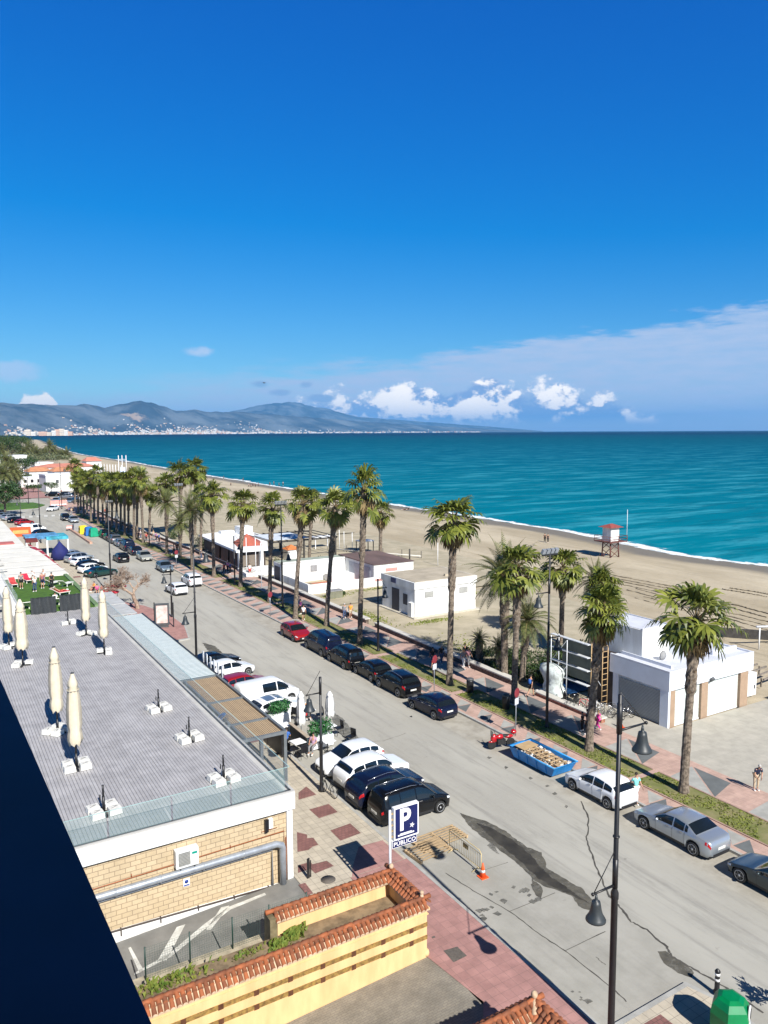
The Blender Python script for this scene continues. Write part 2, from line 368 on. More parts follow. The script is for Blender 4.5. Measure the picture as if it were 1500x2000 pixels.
# ---- surf along the waterline
m = bpy.data.materials.new('surf_foam'); m.use_nodes = True; nt = m.node_tree; b = nt.nodes['Principled BSDF']
g = N(nt, 'ShaderNodeNewGeometry').outputs['Position']; at = N(nt, 'ShaderNodeAttribute'); at.attribute_name = 'across'
n_ = NOI(nt, MAP(nt, g, sc=(1, .45, 1)), .55, 6, .7)
pk = MT(nt, 'SUBTRACT', 1, MT(nt, 'ABSOLUTE', MT(nt, 'MULTIPLY', MT(nt, 'SUBTRACT', at.outputs['Fac'], .45), 2.3)))
al = MR(nt, MT(nt, 'ADD', pk, MT(nt, 'MULTIPLY', MT(nt, 'SUBTRACT', n_, .5), 3.2)), .42, .85)
b.inputs['Base Color'].default_value = (.78, .82, .82, 1); nt.links.new(al, b.inputs['Alpha']); b.inputs['Roughness'].default_value = .8
foam_m = m
def shore_strip(name, mat_, w0, w1, z, y1=1500):
    vs = []; fs = []; ac = []; y = -60.0; i = 0
    while y < y1:
        wob = .8*nz(y, 0, .05)+.35*nz(y, 3, .2)
        for k in range(5):
            vs.append((SHORE(y)+wob+w0+((w1-w0)*(1+.55*nz(y, 1, .035))+.8*nz(y, 8, .3))*k/4, y, z)); ac.append(k/4)
        if i: fs += [(5*(i-1)+k, 5*(i-1)+k+1, 5*i+k+1, 5*i+k) for k in range(4)]
        i += 1; y += 2.0 if y < 400 else 12
    me = bpy.data.meshes.new(name); me.from_pydata(vs, [], fs); me.materials.append(mat_)
    a = me.attributes.new('across', 'FLOAT', 'POINT'); a.data.foreach_set('value', ac); me.update()
    return tag(link(name, me), kind='structure')
shore_strip('surf', foam_m, -2.4, 3.6, -1.13)
# ---- beach
m = bpy.data.materials.new('beach_sand'); m.use_nodes = True; nt = m.node_tree; b = nt.nodes['Principled BSDF']
g = N(nt, 'ShaderNodeNewGeometry').outputs['Position']; at = N(nt, 'ShaderNodeAttribute'); at.attribute_name = 'wet'
n1 = NOI(nt, MAP(nt, g, sc=(1, .3, 1)), .09, 7, .65); n2 = NOI(nt, g, .8, 6, .7)
c = MIX(nt, MR(nt, n1, .35, .68), (.37, .31, .215), (.50, .43, .315))
c = MIX(nt, MT(nt, 'MULTIPLY', MR(nt, n2, .55, .75), .5), c, (.28, .235, .16))
n3 = NOI(nt, MAP(nt, g, sc=(1.6, .12, 1)), .7, 4, .6)
c = MIX(nt, MT(nt, 'MULTIPLY', MR(nt, n3, .55, .68), .4), c, (.28, .235, .16))
w = MR(nt, MT(nt, 'ADD', at.outputs['Fac'], MT(nt, 'MULTIPLY', MT(nt, 'SUBTRACT', n1, .5), .7)), .35, .75)
c = MIX(nt, w, c, (.19, .165, .125)); nt.links.new(c, b.inputs['Base Color'])
nt.links.new(MR(nt, w, 0, 1, .95, .6), b.inputs['Roughness']); b.inputs['Specular IOR Level'].default_value = .2
bp = N(nt, 'ShaderNodeBump'); bp.inputs['Strength'].default_value = .7; bp.inputs['Distance'].default_value = .25
nt.links.new(NOI(nt, MAP(nt, g, sc=(1, .5, 1)), .9, 6, .7), bp.inputs['Height']); nt.links.new(bp.outputs[0], b.inputs['Normal'])
BIN = lerpf([(0, 39.6), (200, 38), (300, 44), (500, 70), (800, 112), (1500, 165), (8200, 500)])
vs = []; fs = []; wt = []; ys = []; y = -60.0
while y < 8200: ys.append(y); y += 1.5 if y < 140 else (4 if y < 420 else 60)
K = 40
for i, y in enumerate(ys):
    a = BIN(y); s = SHORE(y)+.8*nz(y, 0, .05)+.35*nz(y, 3, .2)
    for k in range(K+1):
        x = a+(s+8-a)*k/K; d = s-x
        z = -.05 - .3*max(0, (x-a))/60 if d > 16 else 0
        zz = -.05-.3*min(1, max(0, (s-16-a)/60))
        if d <= 16: z = zz+(-1.2-zz)*(1-max(-.6, d)/16)**1.3 if d > 0 else -1.2+d*.25
        if d > 2 and k > 1: z += .10*fb(x, y, .12, 3)
        if k == 0: z = -.06
        vs.append((x, y, z)); wt.append(max(0, min(1, 1-(d-3)/13)))
    if i: fs += [((K+1)*(i-1)+k, (K+1)*(i-1)+k+1, (K+1)*i+k+1, (K+1)*i+k) for k in range(K)]
me = bpy.data.meshes.new('beach'); me.from_pydata(vs, [], fs); me.materials.append(m)
a_ = me.attributes.new('wet', 'FLOAT', 'POINT'); a_.data.foreach_set('value', wt); me.polygons.foreach_set('use_smooth', [True]*len(fs)); me.update()
tag(link('beach', me), kind='structure')
sand_d = mat('churned_sand', (.23, .19, .13), .95, .35, 1.5, .4, 6)
mb = M()
random.seed(3)
for pl in ([(1200, 1138), (1330, 1166), (1420, 1184), (1500, 1206)], [(1225, 1152), (1360, 1188), (1500, 1222)], [(1240, 1168), (1370, 1202), (1500, 1240)], [(1410, 1150), (1460, 1158), (1500, 1166)], [(1180, 1125), (1290, 1146), (1330, 1150)]):
    for off in (0, 1.6):
        pts = []
        for (a, b_), (c_, d_) in zip(pl, pl[1:]):
            for k in range(24):
                t = k/24; p = G(a+(c_-a)*t, b_+(d_-b_)*t, -.2); pts.append((p.x+off+random.uniform(-.12, .12), p.y, -.25+.06*random.random()))
        mb.tube(pts, [.04+.07*random.random() for _ in pts], 6)
tag(P('sand_tracks', mb, sand_d), kind='structure')

# ---- land
earth = mat('dry_ground', (.33, .285, .205), .95, .25, .15, .3, 2, world_co=True)
mb = M(); pts = [(-9000, -3000)] + [(SHORE(y)-32, y) for y in (-3000, -60, 100, 300, 500, 800, 1500, 2600, 5200, 8200)] + [(-9000, 8200)]
mb.flat(pts, -.42); ST('ground', mb, earth)

# ---- hills behind the bay
hm = bpy.data.materials.new('hill_scrub_hazed'); hm.use_nodes = True; nt = hm.node_tree; b = nt.nodes['Principled BSDF']
g = N(nt, 'ShaderNodeNewGeometry').outputs['Position']
c = MIX(nt, MR(nt, NOI(nt, g, .0012, 8, .65), .38, .64), (.04, .07, .105), (.13, .165, .20))  # scrub colour shifted bluer and paler, part of the distance haze painted in
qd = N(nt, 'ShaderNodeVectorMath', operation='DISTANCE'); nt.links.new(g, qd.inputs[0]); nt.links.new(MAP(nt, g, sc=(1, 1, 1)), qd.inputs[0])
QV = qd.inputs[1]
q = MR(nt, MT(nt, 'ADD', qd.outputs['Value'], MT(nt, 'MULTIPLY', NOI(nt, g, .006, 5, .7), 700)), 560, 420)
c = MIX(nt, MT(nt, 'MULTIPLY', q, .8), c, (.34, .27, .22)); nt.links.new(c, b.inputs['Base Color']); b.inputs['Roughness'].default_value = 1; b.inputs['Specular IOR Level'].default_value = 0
def ray(px, py): return (RGT*(px-750)-UPV*(py-1000)+FWD*1500).normalized()
PROF = lerpf([(-200, 800), (0, 787), (80, 790), (150, 792), (165, 789), (185, 792), (205, 796), (240, 789), (275, 783), (305, 789), (345, 803), (380, 800), (410, 805), (470, 804), (500, 808), (560, 812), (620, 816), (700, 823), (800, 829), (900, 835), (1000, 841), (1100, 848)])
COAST = lerpf([(-200, 6500), (60, 8300), (140, 9400), (450, 13000), (750, 17000), (1000, 21000)])
RIDGE = lerpf([(-200, 9500), (60, 11500), (270, 13500), (450, 15500), (750, 19500), (1000, 23500)])
def hill_pt(px, s, prof, r0f, r1f, seed=0):
    d = ray(px, prof(px)); hh = hypot(d.x, d.y); r1 = r1f(px); r0 = r0f(px)
    zr = EYE+d.z/hh*r1; ux, uy = d.x/hh, d.y/hh
    r = r0+(r1-r0)*s; x, y = ux*r, uy*r
    f = s**1.25 if s < 1 else 1-(s-1)*1.2
    z = zr*f + (zr*.32*fb(x, y, .0011, 5, seed)*sin(pi*min(1, s)) if s < 1 else 0) + zr*.035*fb(x, y, .004, 4, seed)*min(1, 3*s)
    return x, y, max(z, 1.5*s-1.0 if s < .12 else 2+25*s)
def hill(name, x0, x1, step, prof, r0f, r1f, seed):
    S = [0, .05, .1, .16, .23, .3, .37, .44, .51, .58, .65, .72, .79, .86, .93, 1, 1.12, 1.3, 1.6]
    vs = []; fs = []; i = 0; px = x0
    while px <= x1:
        vs += [hill_pt(px, s, prof, r0f, r1f, seed) for s in S]; k = len(S)
        if i: fs += [(k*(i-1)+j, k*(i-1)+j+1, k*i+j+1, k*i+j) for j in range(k-1)]
        i += 1; px += step
    me = bpy.data.meshes.new(name); me.from_pydata(vs, [], fs); me.materials.append(hm); me.polygons.foreach_set('use_smooth', [True]*len(fs)); me.update()
    return tag(link(name, me), kind='structure')
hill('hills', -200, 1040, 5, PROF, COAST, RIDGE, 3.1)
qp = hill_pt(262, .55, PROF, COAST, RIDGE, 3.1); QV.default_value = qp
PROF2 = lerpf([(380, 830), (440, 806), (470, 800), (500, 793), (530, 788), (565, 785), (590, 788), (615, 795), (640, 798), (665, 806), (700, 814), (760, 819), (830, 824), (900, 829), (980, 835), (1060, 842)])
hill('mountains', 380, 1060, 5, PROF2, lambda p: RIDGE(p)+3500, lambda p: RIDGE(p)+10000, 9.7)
# ---- the town along the far shore reads as one mass of specks
random.seed(11); mb = M()
for i in range(1700):
    px = random.choice([random.gauss(330, 110), random.uniform(0, 520), random.uniform(300, 940)])
    if px < 5 or px > 960: continue
    s = min(.5, abs(random.gauss(0, .11 if random.random() < .7 else .2)))
    if px > 560: s *= .5
    x, y, z = hill_pt(px, s, PROF, COAST, RIDGE, 3.1)
    k = 1 if s < .06 else .7
    w, dp, h_ = random.uniform(12, 42)*k, random.uniform(12, 30), random.uniform(6, 17)*k*(1+px/1400)
    mb.cbox((x, y, z+h_/2-3), (w, dp, h_+6), random.uniform(-.5, .2), random.choice([0, 0, 0, 1, 1, 2]))
tag(P('far_town', mb, [mat('town_white', (.55, .54, .52), .9), mat('town_cream', (.45, .38, .31), .9), mat('town_terracotta', (.40, .25, .18), .9)]), 'pale specks of a distant town spread along the foot of the hills across the bay', 'town', kind='stuff')

# ================================================================ street level
m = bpy.data.materials.new('road_concrete'); m.use_nodes = True; nt = m.node_tree; b = nt.nodes['Principled BSDF']
g = N(nt, 'ShaderNodeNewGeometry').outputs['Position']
big = NOI(nt, MAP(nt, g, sc=(1, .35, 1), rot=(0, 0, R_(4))), .22, 7, .62); fine = NOI(nt, g, 5.0, 6, .7); stk = NOI(nt, MAP(nt, g, sc=(1.6, .1, 1), rot=(0, 0, R_(-6))), 1.1, 5, .62)
c = MIX(nt, MR(nt, big, .3, .7), (.33, .315, .275), (.41, .395, .345))
c = MIX(nt, MT(nt, 'MULTIPLY', MR(nt, stk, .48, .72), .6), c, (.21, .2, .18))
c = MIX(nt, MT(nt, 'MULTIPLY', MR(nt, fine, .35, .7), .3), c, (.39, .375, .33))
c = MIX(nt, MT(nt, 'MULTIPLY', MR(nt, NOI(nt, g, 1.1, 5, .7), .64, .76), .65), c, (.13, .125, .11))
c = MIX(nt, MT(nt, 'MULTIPLY', MR(nt, NOI(nt, MAP(nt, g, sc=(1, .25, 1), rot=(0, 0, R_(8))), .55, 8, .75), .52, .7), .4), c, (.19, .185, .165))
s_ = N(nt, 'ShaderNodeSeparateXYZ'); nt.links.new(g, s_.inputs[0])
slab = MT(nt, 'MULTIPLY', MR(nt, s_.outputs[0], 24.6, 24.0, smooth=False), MR(nt, s_.outputs[1], 29.5, 28.8))
c = MIX(nt, MT(nt, 'MULTIPLY', slab, .55), c, MIX(nt, MR(nt, NOI(nt, g, .5, 6, .7), .35, .7), (.26, .25, .215), (.37, .355, .315)))
park = MR(nt, MT(nt, 'ADD', s_.outputs[0], MT(nt, 'MULTIPLY', MT(nt, 'SUBTRACT', big, .5), 1.2)), 29.2, 30.4)
c = MIX(nt, MT(nt, 'MULTIPLY', park, .6), c, MIX(nt, MR(nt, NOI(nt, g, .7, 6, .7), .35, .65), (.25, .22, .17), (.42, .385, .32)))
nt.links.new(c, b.inputs['Base Color']); b.inputs['Roughness'].default_value = .92
bp = N(nt, 'ShaderNodeBump'); bp.inputs['Strength'].default_value = .25; bp.inputs['Distance'].default_value = .02; nt.links.new(fine, bp.inputs['Height']); nt.links.new(bp.outputs[0], b.inputs['Normal'])
road_m = m
mb = M(); mb.ribbon(lambda y: KL(y)-.3, lambda y: KR(y)+.3, -5, 236, 0, 4)
mb.flat([(KR(236)+.3, 236), (44, 262), (52, 330), (46, 330), (36, 285), (28, 262), (8, 262), (-40, 262), (-40, 236)], 0.0)
ST('road', mb, road_m)
# marks lying on the road
tar = mat('bitumen_seam', (.075, .07, .06), .9, .3, 2, world_co=True); wet = mat('damp_stain', (.10, .092, .072), .7, .35, 1.3, world_co=True); wet2 = mat('faint_stain', (.15, .145, .125), .8, .4, 2.5, world_co=True)
mb = M(); random.seed(5)
def crack(pl, w, z=.006, m=0, jit=.035):
    pts = []
    for (a, b_), (c_, d_) in zip(pl, pl[1:]):
        for k in range(7):
            t = k/7; p = G(a+(c_-a)*t, b_+(d_-b_)*t); pts.append((p.x+random.uniform(-jit, jit), p.y+random.uniform(-jit, jit)))
    vs = []; 
    for i, p in enumerate(pts):
        q = pts[min(i+1, len(pts)-1)]; o = pts[max(i-1, 0)]; t = Vector((q[0]-o[0], q[1]-o[1])).normalized(); ww = w*random.uniform(.6, 1.3)/2
        vs += [(p[0]-t.y*ww, p[1]+t.x*ww, z), (p[0]+t.y*ww, p[1]-t.x*ww, z)]
    mb.add(vs, [(2*i, 2*i+1, 2*i+3, 2*i+2) for i in range(len(pts)-1)], m)
crack([(1135, 1565), (1150, 1600), (1146, 1640), (1158, 1675), (1172, 1712), (1192, 1752), (1215, 1775), (1232, 1800), (1262, 1815), (1302, 1850), (1312, 1868), (1350, 1890), (1395, 1915), (1440, 1945), (1500, 1985)], .09)
crack([(870, 1705), (925, 1740), (1000, 1783), (1050, 1822), (1110, 1862), (1190, 1925), (1230, 1962)], .05, jit=.02)
crack([(925, 1706), (1003, 1681)], .03, jit=.01); crack([(996, 1780), (1099, 1738)], .04, jit=.01); crack([(1105, 1857), (1195, 1813)], .04, jit=.01)
crack([(815, 1690), (900, 1762), (960, 1815), (1050, 1893), (1140, 1975)], .05, m=0, jit=.03)
crack([(700, 1450), (748, 1447), (800, 1430)], .03); crack([(1165, 1870), (1185, 1888)], .03)
def blot(pl, m, z=.005):
    pts = [G(*p) for p in pl]; out = []
    for i, p in enumerate(pts):
        q = pts[(i+1) % len(pts)]; k = max(2, int((q-p).length/.12))
        for j in range(k):
            t = j/k; o = p.lerp(q, t); out.append((o.x+.07*nz(o.x, o.y, 3)+.05*nz(o.x, o.y, 9, 4), o.y+.09*nz(o.x, o.y, 3, 5)))
    mb.flat(out, z, m)
blot([(898, 1588), (925, 1597), (957, 1607), (985, 1622), (1030, 1655), (1058, 1665), (1068, 1695), (1095, 1712), (1135, 1735), (1168, 1768), (1160, 1780), (1130, 1770), (1118, 1752), (1098, 1742), (1060, 1730), (1040, 1715), (1005, 1682), (965, 1652), (935, 1630), (915, 1612)], 1)
blot([(930, 1607), (960, 1617), (1000, 1640), (1035, 1668), (1055, 1692), (1075, 1712), (1110, 1735), (1150, 1765), (1120, 1750), (1085, 1735), (1050, 1715), (1015, 1680), (975, 1650)], 3, .0065)
blot([(1040, 1715), (1060, 1735), (1058, 1757), (1048, 1750), (1036, 1728)], 1, .0055)
blot([(952, 1650), (962, 1645), (975, 1668), (962, 1662)], 2, .0055)
blot([(1285, 1858), (1300, 1858), (1330, 1878), (1355, 1900), (1352, 1910), (1325, 1902), (1295, 1880)], 1)
for q in range(26):
    x, y = random.choice([(1010, 1745), (970, 1755), (1035, 1750), (950, 1775), (940, 1790), (1130, 1950)]); x += random.uniform(-22, 22); y += random.uniform(-14, 14); r = random.uniform(3, 9)
    blot([(x-r, y), (x, y-r*.5), (x+r, y), (x+r*.2, y+r*.6)], 2, .0045+.0001*q)
blot([(640, 1385), (668, 1402), (700, 1440), (735, 1472), (755, 1478), (740, 1500), (700, 1470), (660, 1430)], 2, .0072)
blot([(395, 1255), (420, 1262), (440, 1280), (432, 1285), (405, 1270)], 1)
for (x, y) in [(955, 1480), (988, 1499), (1036, 1520), (1068, 1535), (1083, 1550), (1105, 1575)]: blot([(x-4, y), (x, y-3), (x+5, y), (x, y+3)], 2)
for q in range(8):      # tyre-grey patches in the parking lane
    y = 34+q*9; blot([tuple(px) for px in []] or [(800, 1400), (803, 1398), (806, 1401)], 2, .0074)
for mm_, lo_ in ((wet, .45), (wet2, .3)):
    n_t = mm_.node_tree; setin(n_t, n_t.nodes['Principled BSDF'].inputs['Alpha'], MR(n_t, NOI(n_t, N(n_t, 'ShaderNodeNewGeometry').outputs['Position'], 2.2, 7, .7), .35, .6, lo_, .95))
ST('road_marks', mb, [tar, wet, wet2, mat('damp_core', (.045, .04, .03), .6, .4, 1.5, world_co=True)])
mb = M()                # zebra crossing and hatched corner far up the street
for k in range(6): mb.flat([(19.5+k*1.7, 203), (20.3+k*1.7, 203), (20.8+k*1.7, 207.5), (20.0+k*1.7, 207.5)], .006)
mb.flat([(20, 209), (33, 211.5), (33, 212), (20, 209.6)], .006)
ST('road_marking', mb, mat('worn_road_paint', (.55, .54, .5), .8, .25, 3))
# left pavement
cream = brick('cream_slabs', (.50, .44, .34), (.45, .395, .31), (.27, .235, .19), .4, .4, .01, 0, var=.14)
redp = brick('red_slabs', (.25, .115, .10), (.20, .09, .08), (.12, .07, .06), .2, .2, .012, .5, var=.15)
pink = brick('pink_slabs', (.40, .215, .19), (.345, .185, .165), (.25, .15, .13), .4, .4, .008, 0, var=.18)
kerbm = mat('kerb_stone', (.36, .355, .33), .9, .15, 1.5, .2, 10, world_co=True)
mb = M()
mb.ribbon(lambda y: 13.45, lambda y: KL(y)-.14, 29.2, 236, .12, 4, 0)
mb.flat([(15.7, 29.22), (18.5, 29.22), (18.5, 31.2), (17.2, 31.3), (16.1, 29.9)], .124, 1)
mb.flat([(13.8, 25.7), (15.59, 25.7), (15.59, 29.19), (13.45, 29.19)], .119, 0)
mb.flat([(16.0, -4), (KL(0)-.14, -4), (KL(29)-.14, 29.2), (15.6, 29.2), (15.6, 23.1), (16.0, 20)], .12, 1)
mb.flat([(15.2, 19.0), (16.0, 20.0), (16.0, 15.9), (15.2, 15.9)], .1185, 1)
for pq in ([(604, 1581), (642, 1570), (660, 1586), (623, 1598)], [(645, 1622), (684, 1608), (705, 1627), (665, 1642)], [(583, 1548), (598, 1536), (618, 1552), (583, 1562)],
           [(580, 1625), (600, 1630), (600, 1637), (612, 1636), (622, 1650), (610, 1654), (603, 1660), (581, 1664)], [(582, 1690), (606, 1683), (610, 1688), (638, 1681), (652, 1691), (616, 1706), (606, 1697), (582, 1705)], [(583, 1728), (596, 1724), (612, 1745), (600, 1748)]):
    mb.flat([tuple(G(x, y, .125).xy) for x, y in pq], .126, 2)
for k in range(14):
    y = 46+k*5.2; mb.flat([(17.2, y), (18.2, y), (18.2, y+1.1), (17.2, y+1.1)], .126, 2)
ST('pavement', mb, [cream, pink, redp])
mb = M(); mb.bar(lambda y: KL(y)-.16, KL, -4, 225, -.2, .13, 4)
ST('kerb', mb, kerbm)
# the corner of the next pavement reaching into the road, with the bins
isl = [(19.25, 16.9), (23.0, 16.95), (23.3, 15.9), (23.4, 10), (18.7, 10), (18.7, 16.4)]
mb = M(); mb.prism([(x, y) for x, y in isl], -.2, .1, 0)
mb.flat([(19.3, 16.7), (22.85, 16.75), (23.12, 15.9), (23.2, 10.2), (18.9, 10.2), (18.9, 16.3)], .1045, 1)
mb.flat([(19.0, 16.35), (20.9, 16.35), (20.9, 15.2), (19.0, 15.2)], .1075, 2)
ST('pavement_corner', mb, [kerbm, cream, redp])
# promenade
pinkP = brick('promenade_pink', (.50, .34, .275), (.45, .30, .245), (.34, .24, .20), .3, .3, .006, 0, var=.16)
dgP = mat('promenade_dark_grey', (.125, .135, .135), .85, .12, 1.5, world_co=True); lgP = mat('promenade_light_grey', (.345, .34, .31), .85, .12, 1.5, world_co=True)
mb = M(); mb.ribbon(lambda y: KR(y)+.16, lambda y: WALLX(y)+.1, -4, 262, .12, 3, 0)
y = 8.0
while y < 175:
    a = KR(y)+.45; b_ = GL(y)-.25; c_ = GR(y)+.15; d_ = WALLX(y)-.55; L = 2.5
    mb.flat([(a, y+.15), (b_, y+L*.5), (a, y+L*.5+.1)], .1245, 1); mb.flat([(a, y+L*.5+.15), (b_, y+L*.55), (b_, y+L)], .1245, 2)
    if int(y/2.5) % 2 == 0:
        L2 = 5.0
        mb.flat([(c_, y), (d_, y+L2*.12), (d_, y+L2*.62), ], .1245, 1); mb.flat([(c_, y+.15), (d_-.02, y+L2*.64), (c_, y+L2*.6)], .1245, 2)
    y += L
ST('promenade', mb, [pinkP, dgP, lgP])
mb = M(); mb.bar(KR, lambda y: KR(y)+.17, -4, 236, -.2, .135, 3); ST('promenade_kerb', mb, kerbm)
# planted strip under the palms: soil bed with a rim, and grass
mb = M(); rimm = mat('bed_rim', (.36, .24, .19), .9, .15, 2)
GAPS = [(8, 29.2), (29.6, 46.5), (47.1, 58.3), (59.0, 83), (84, 101), (103, 128), (130, 205)]
for a, b_ in GAPS:
    mb.bar(lambda y: GL(y)-.1, GL, a, b_, .05, .17, 3, 1); mb.bar(GR, lambda y: GR(y)+.1, a, b_, .05, .17, 3, 1)
    mb.ribbon(GL, GR, a, b_, .14, 3, 0)
ST('planting_bed', mb, [mat('bed_soil', (.13, .15, .035), .95, .3, .9, .5, 20, world_co=True, col2=(.24, .21, .10)), rimm])
gm = mat('grass_blades', (.10, .15, .02), .8, .3, .5, world_co=True, col2=(.30, .32, .06), isl=.35, trans=.3)
random.seed(21); mb = M()
for a, b_ in GAPS:
    n = int((b_-a)*(170 if b_ < 60 else (80 if b_ < 110 else 25)))
    for i in range(n):
        y = random.uniform(a, b_); x = random.uniform(GL(y)+.02, GR(y)-.02); th = random.uniform(0, pi)
        if nz(x, y, .55) < -.12: continue
        h_ = random.uniform(.02, .08); w = random.uniform(.05, .12); lx, ly = random.uniform(-.05, .05), random.uniform(-.05, .05)
        mb.add([(x-w*cos(th), y-w*sin(th), .14), (x+w*cos(th), y+w*sin(th), .14), (x+lx+w*.4*cos(th), y+ly, .14+h_)], [(0, 1, 2)])
tag(P('grass', mb, gm), 'green grass growing in the strip under the palms', 'grass', kind='stuff')
# paving before the beach kiosk, and sandy plots beyond the low wall
pale = brick('kiosk_paving', (.43, .40, .34), (.39, .365, .31), (.33, .31, .27), 1.2, 1.2, .008, 0, var=.12)
mb = M(); mb.flat([(WALLX(5)+.1, 5), (75, 5), (75, 33.4), (42.6, 33.4), (42.3, 40.9), (WALLX(41)+.1, 40.9)], .10)
ST('kiosk_paving', mb, pale)
sandy = mat('sandy_plot', (.32, .28, .19), .95, .15, .4, .3, 5, world_co=True, col2=(.45, .39, .28))
mb = M(); mb.flat([(39.3, 41), (58, 41), (66, 60), (66, 78), (39.3, 78)], .03); mb.flat([(39.3, 79), (75, 79), (75, 135), (39.3, 135)], .03)
mb.flat([(38.4, 136), (75, 136), (75, 215), (38.4, 215)], .03)
ST('beach_plots', mb, sandy)
mb = M(); random.seed(8)
for q in range(2600):
    c_ = random.choice([(46, 66.8, 3.2, .7), (41.5, 72, 1.0, 4), (50, 84.8, 5, .8), (43, 84, 2.2, 1.2), (43, 57, 3, 4), (41, 96, 1.2, 5), (56, 76, 4, .9)])
    x, y = random.gauss(c_[0], c_[2]*.5), random.gauss(c_[1], c_[3]*.5); th = random.uniform(0, pi); w = random.uniform(.06, .14); h_ = random.uniform(.04, .14)
    if 44.8 < x < 53.9 and 68.5 < y < 75.8 or x < 40: continue
    mb.add([(x-w*cos(th), y-w*sin(th), .03), (x+w*cos(th), y+w*sin(th), .03), (x, y, .03+h_)], [(0, 1, 2)])
tag(P('beach_weeds', mb, gm), 'patchy weeds growing on the sandy plots around the beach huts', 'weeds', kind='stuff')
# ramp beside the brick building, and the driveway between the tiled walls
rampm = mat('ramp_concrete', (.19, .185, .17), .9, .18, .8, .25, 9, world_co=True); drvm = brick('driveway_setts', (.25, .225, .18), (.215, .195, .16), (.16, .145, .12), .2, .1, .008, .5, var=.2)
mb = M(); mb.add([(13.8, 26.6, .10), (13.8, 30.6, .10), (5, 30.6, -.25), (5, 26.6, -.25), (-2, 30.6, -.4), (-2, 26.6, -.4)], [(0, 1, 2, 3), (3, 2, 4, 5)], 0)
def rz_(x): return .10+(x-13.8)*.35/8.8+.006
for pl in ([(517, 1745), (445, 1770), (400, 1800), (330, 1855), (262, 1890), (262, 1894), (334, 1861), (406, 1806), (450, 1775), (520, 1749)], [(432, 1770), (448, 1767), (412, 1812), (402, 1812)], [(345, 1805), (362, 1800), (325, 1868), (306, 1870)], [(250, 1842), (255, 1840), (280, 1885), (272, 1890)]):
    pp = [G(x, y, 0) for x, y in pl]; mb.add([(p.x, p.y, rz_(p.x)) for p in pp], [tuple(range(len(pp)))], 1)
ST('ramp', mb, [rampm, mat('ramp_paint', (.55, .545, .5), .8, .2, 3)])
mb = M(); mb.add([(15.9, 16.0, .108), (15.9, 23.0, .108), (5, 23.0, -.35), (5, 16.0, -.35), (-2, 23, -.4), (-2, 16, -.4)], [(0, 1, 2, 3), (3, 2, 4, 5)])
ST('driveway', mb, drvm)
mb = M(); ir = mat('cast_iron', (.11, .095, .08), .8, .2, 12)
mb.flat([tuple(G(x, y, .12).xy) for x, y in [(866, 1857), (893, 1849), (912, 1867), (886, 1880)]], .1275); mb.lathe([(.34, 0), (.34, .006)], 20, tuple(G(641, 1718, .12).xy)+(.122,))
mb.flat([tuple(G(x, y, .12).xy) for x, y in [(843, 1830), (848, 1828), (851, 1831), (845, 1833)]], .1275)
ST('pavement_covers', mb, ir)

# ---- the air over the bay
hz = bpy.data.materials.new('haze_air'); hz.use_nodes = True; nt = hz.node_tree; nt.nodes.clear()
o_ = N(nt, 'ShaderNodeOutputMaterial'); pv = N(nt, 'ShaderNodeVolumePrincipled'); nt.links.new(pv.outputs[0], o_.inputs['Volume'])
pv.inputs['Color'].default_value = (.16, .52, 1, 1); pv.inputs['Density'].default_value = 2.7e-5; pv.inputs['Anisotropy'].default_value = 0.0
mb = M(); mb.box(-21000, 43000, -4000, 43500, -3.5, 1120)
tag(P('haze', mb, hz), kind='stuff')
# ================================================================ THE HOTEL WE LOOK OUT FROM
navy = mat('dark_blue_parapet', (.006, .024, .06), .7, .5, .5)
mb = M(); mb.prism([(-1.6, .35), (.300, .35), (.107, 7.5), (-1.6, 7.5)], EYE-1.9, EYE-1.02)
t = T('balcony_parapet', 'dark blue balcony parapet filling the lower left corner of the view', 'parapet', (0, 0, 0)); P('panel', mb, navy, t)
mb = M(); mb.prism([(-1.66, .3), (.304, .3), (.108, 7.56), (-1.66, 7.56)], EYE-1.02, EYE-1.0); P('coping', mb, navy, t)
mb = M(); mb.box(-22, .22, -14, -1.0, -.4, 38); mb.box(-22, .22, -1.0, .25, EYE-2.2, EYE-1.92); mb.box(-22, .22, -1.0, .9, EYE+1.3, EYE+1.55)
tag(P('hotel', mb, whitew), 'tall white hotel tower the balcony belongs to', 'hotel')

# ================================================================ BRICK RESTAURANT WITH THE ROOF DECK
DZ = 4.25
tanb = brick('tan_blocks', (.52, .41, .265), (.46, .36, .225), (.25, .185, .12), .42, .21, .013, .5, axes='XZ', var=.08)
deckm = brick('deck_planks', (.41, .40, .405), (.36, .35, .355), (.16, .155, .16), 40, .15, .013, .5, axes='YX', var=.17, rough=.7, bump=.6)
rg = T('brick_building', 'low building of tan blocks with a broad white fascia and grey plank roof deck', 'building', (8, 46, 0))
def rp(name, mb, m_, par=rg): return P(name, mb, m_, par, loc=(-8, -46, 0))
mb = M(); mb.box(-12, 13.15, 30.75, 73.9, -.9, 3.42); rp('wall', mb, tanb)
mb = M(); mb.box(-12, 13.5, 30.48, 73.9, 3.42, 4.20); rp('fascia', mb, white)
mb = M(); mb.box(-12, 13.0, 30.7, 73.9, 4.2, DZ); rp('roof_deck', mb, deckm)
mb = M(); mb.box(13.0, 13.5, 30.48, 73.9, 4.2, DZ+.02); mb.box(-12, 13.0, 30.48, 30.7, 4.2, DZ+.02); rp('roof_edge', mb, mat('edge_stone', (.47, .46, .44), .8, .08, 1))
mb = M(); mb.box(13.15, 13.42, 30.62, 31.0, -.3, 3.42); rp('corner_pilaster', mb, white)
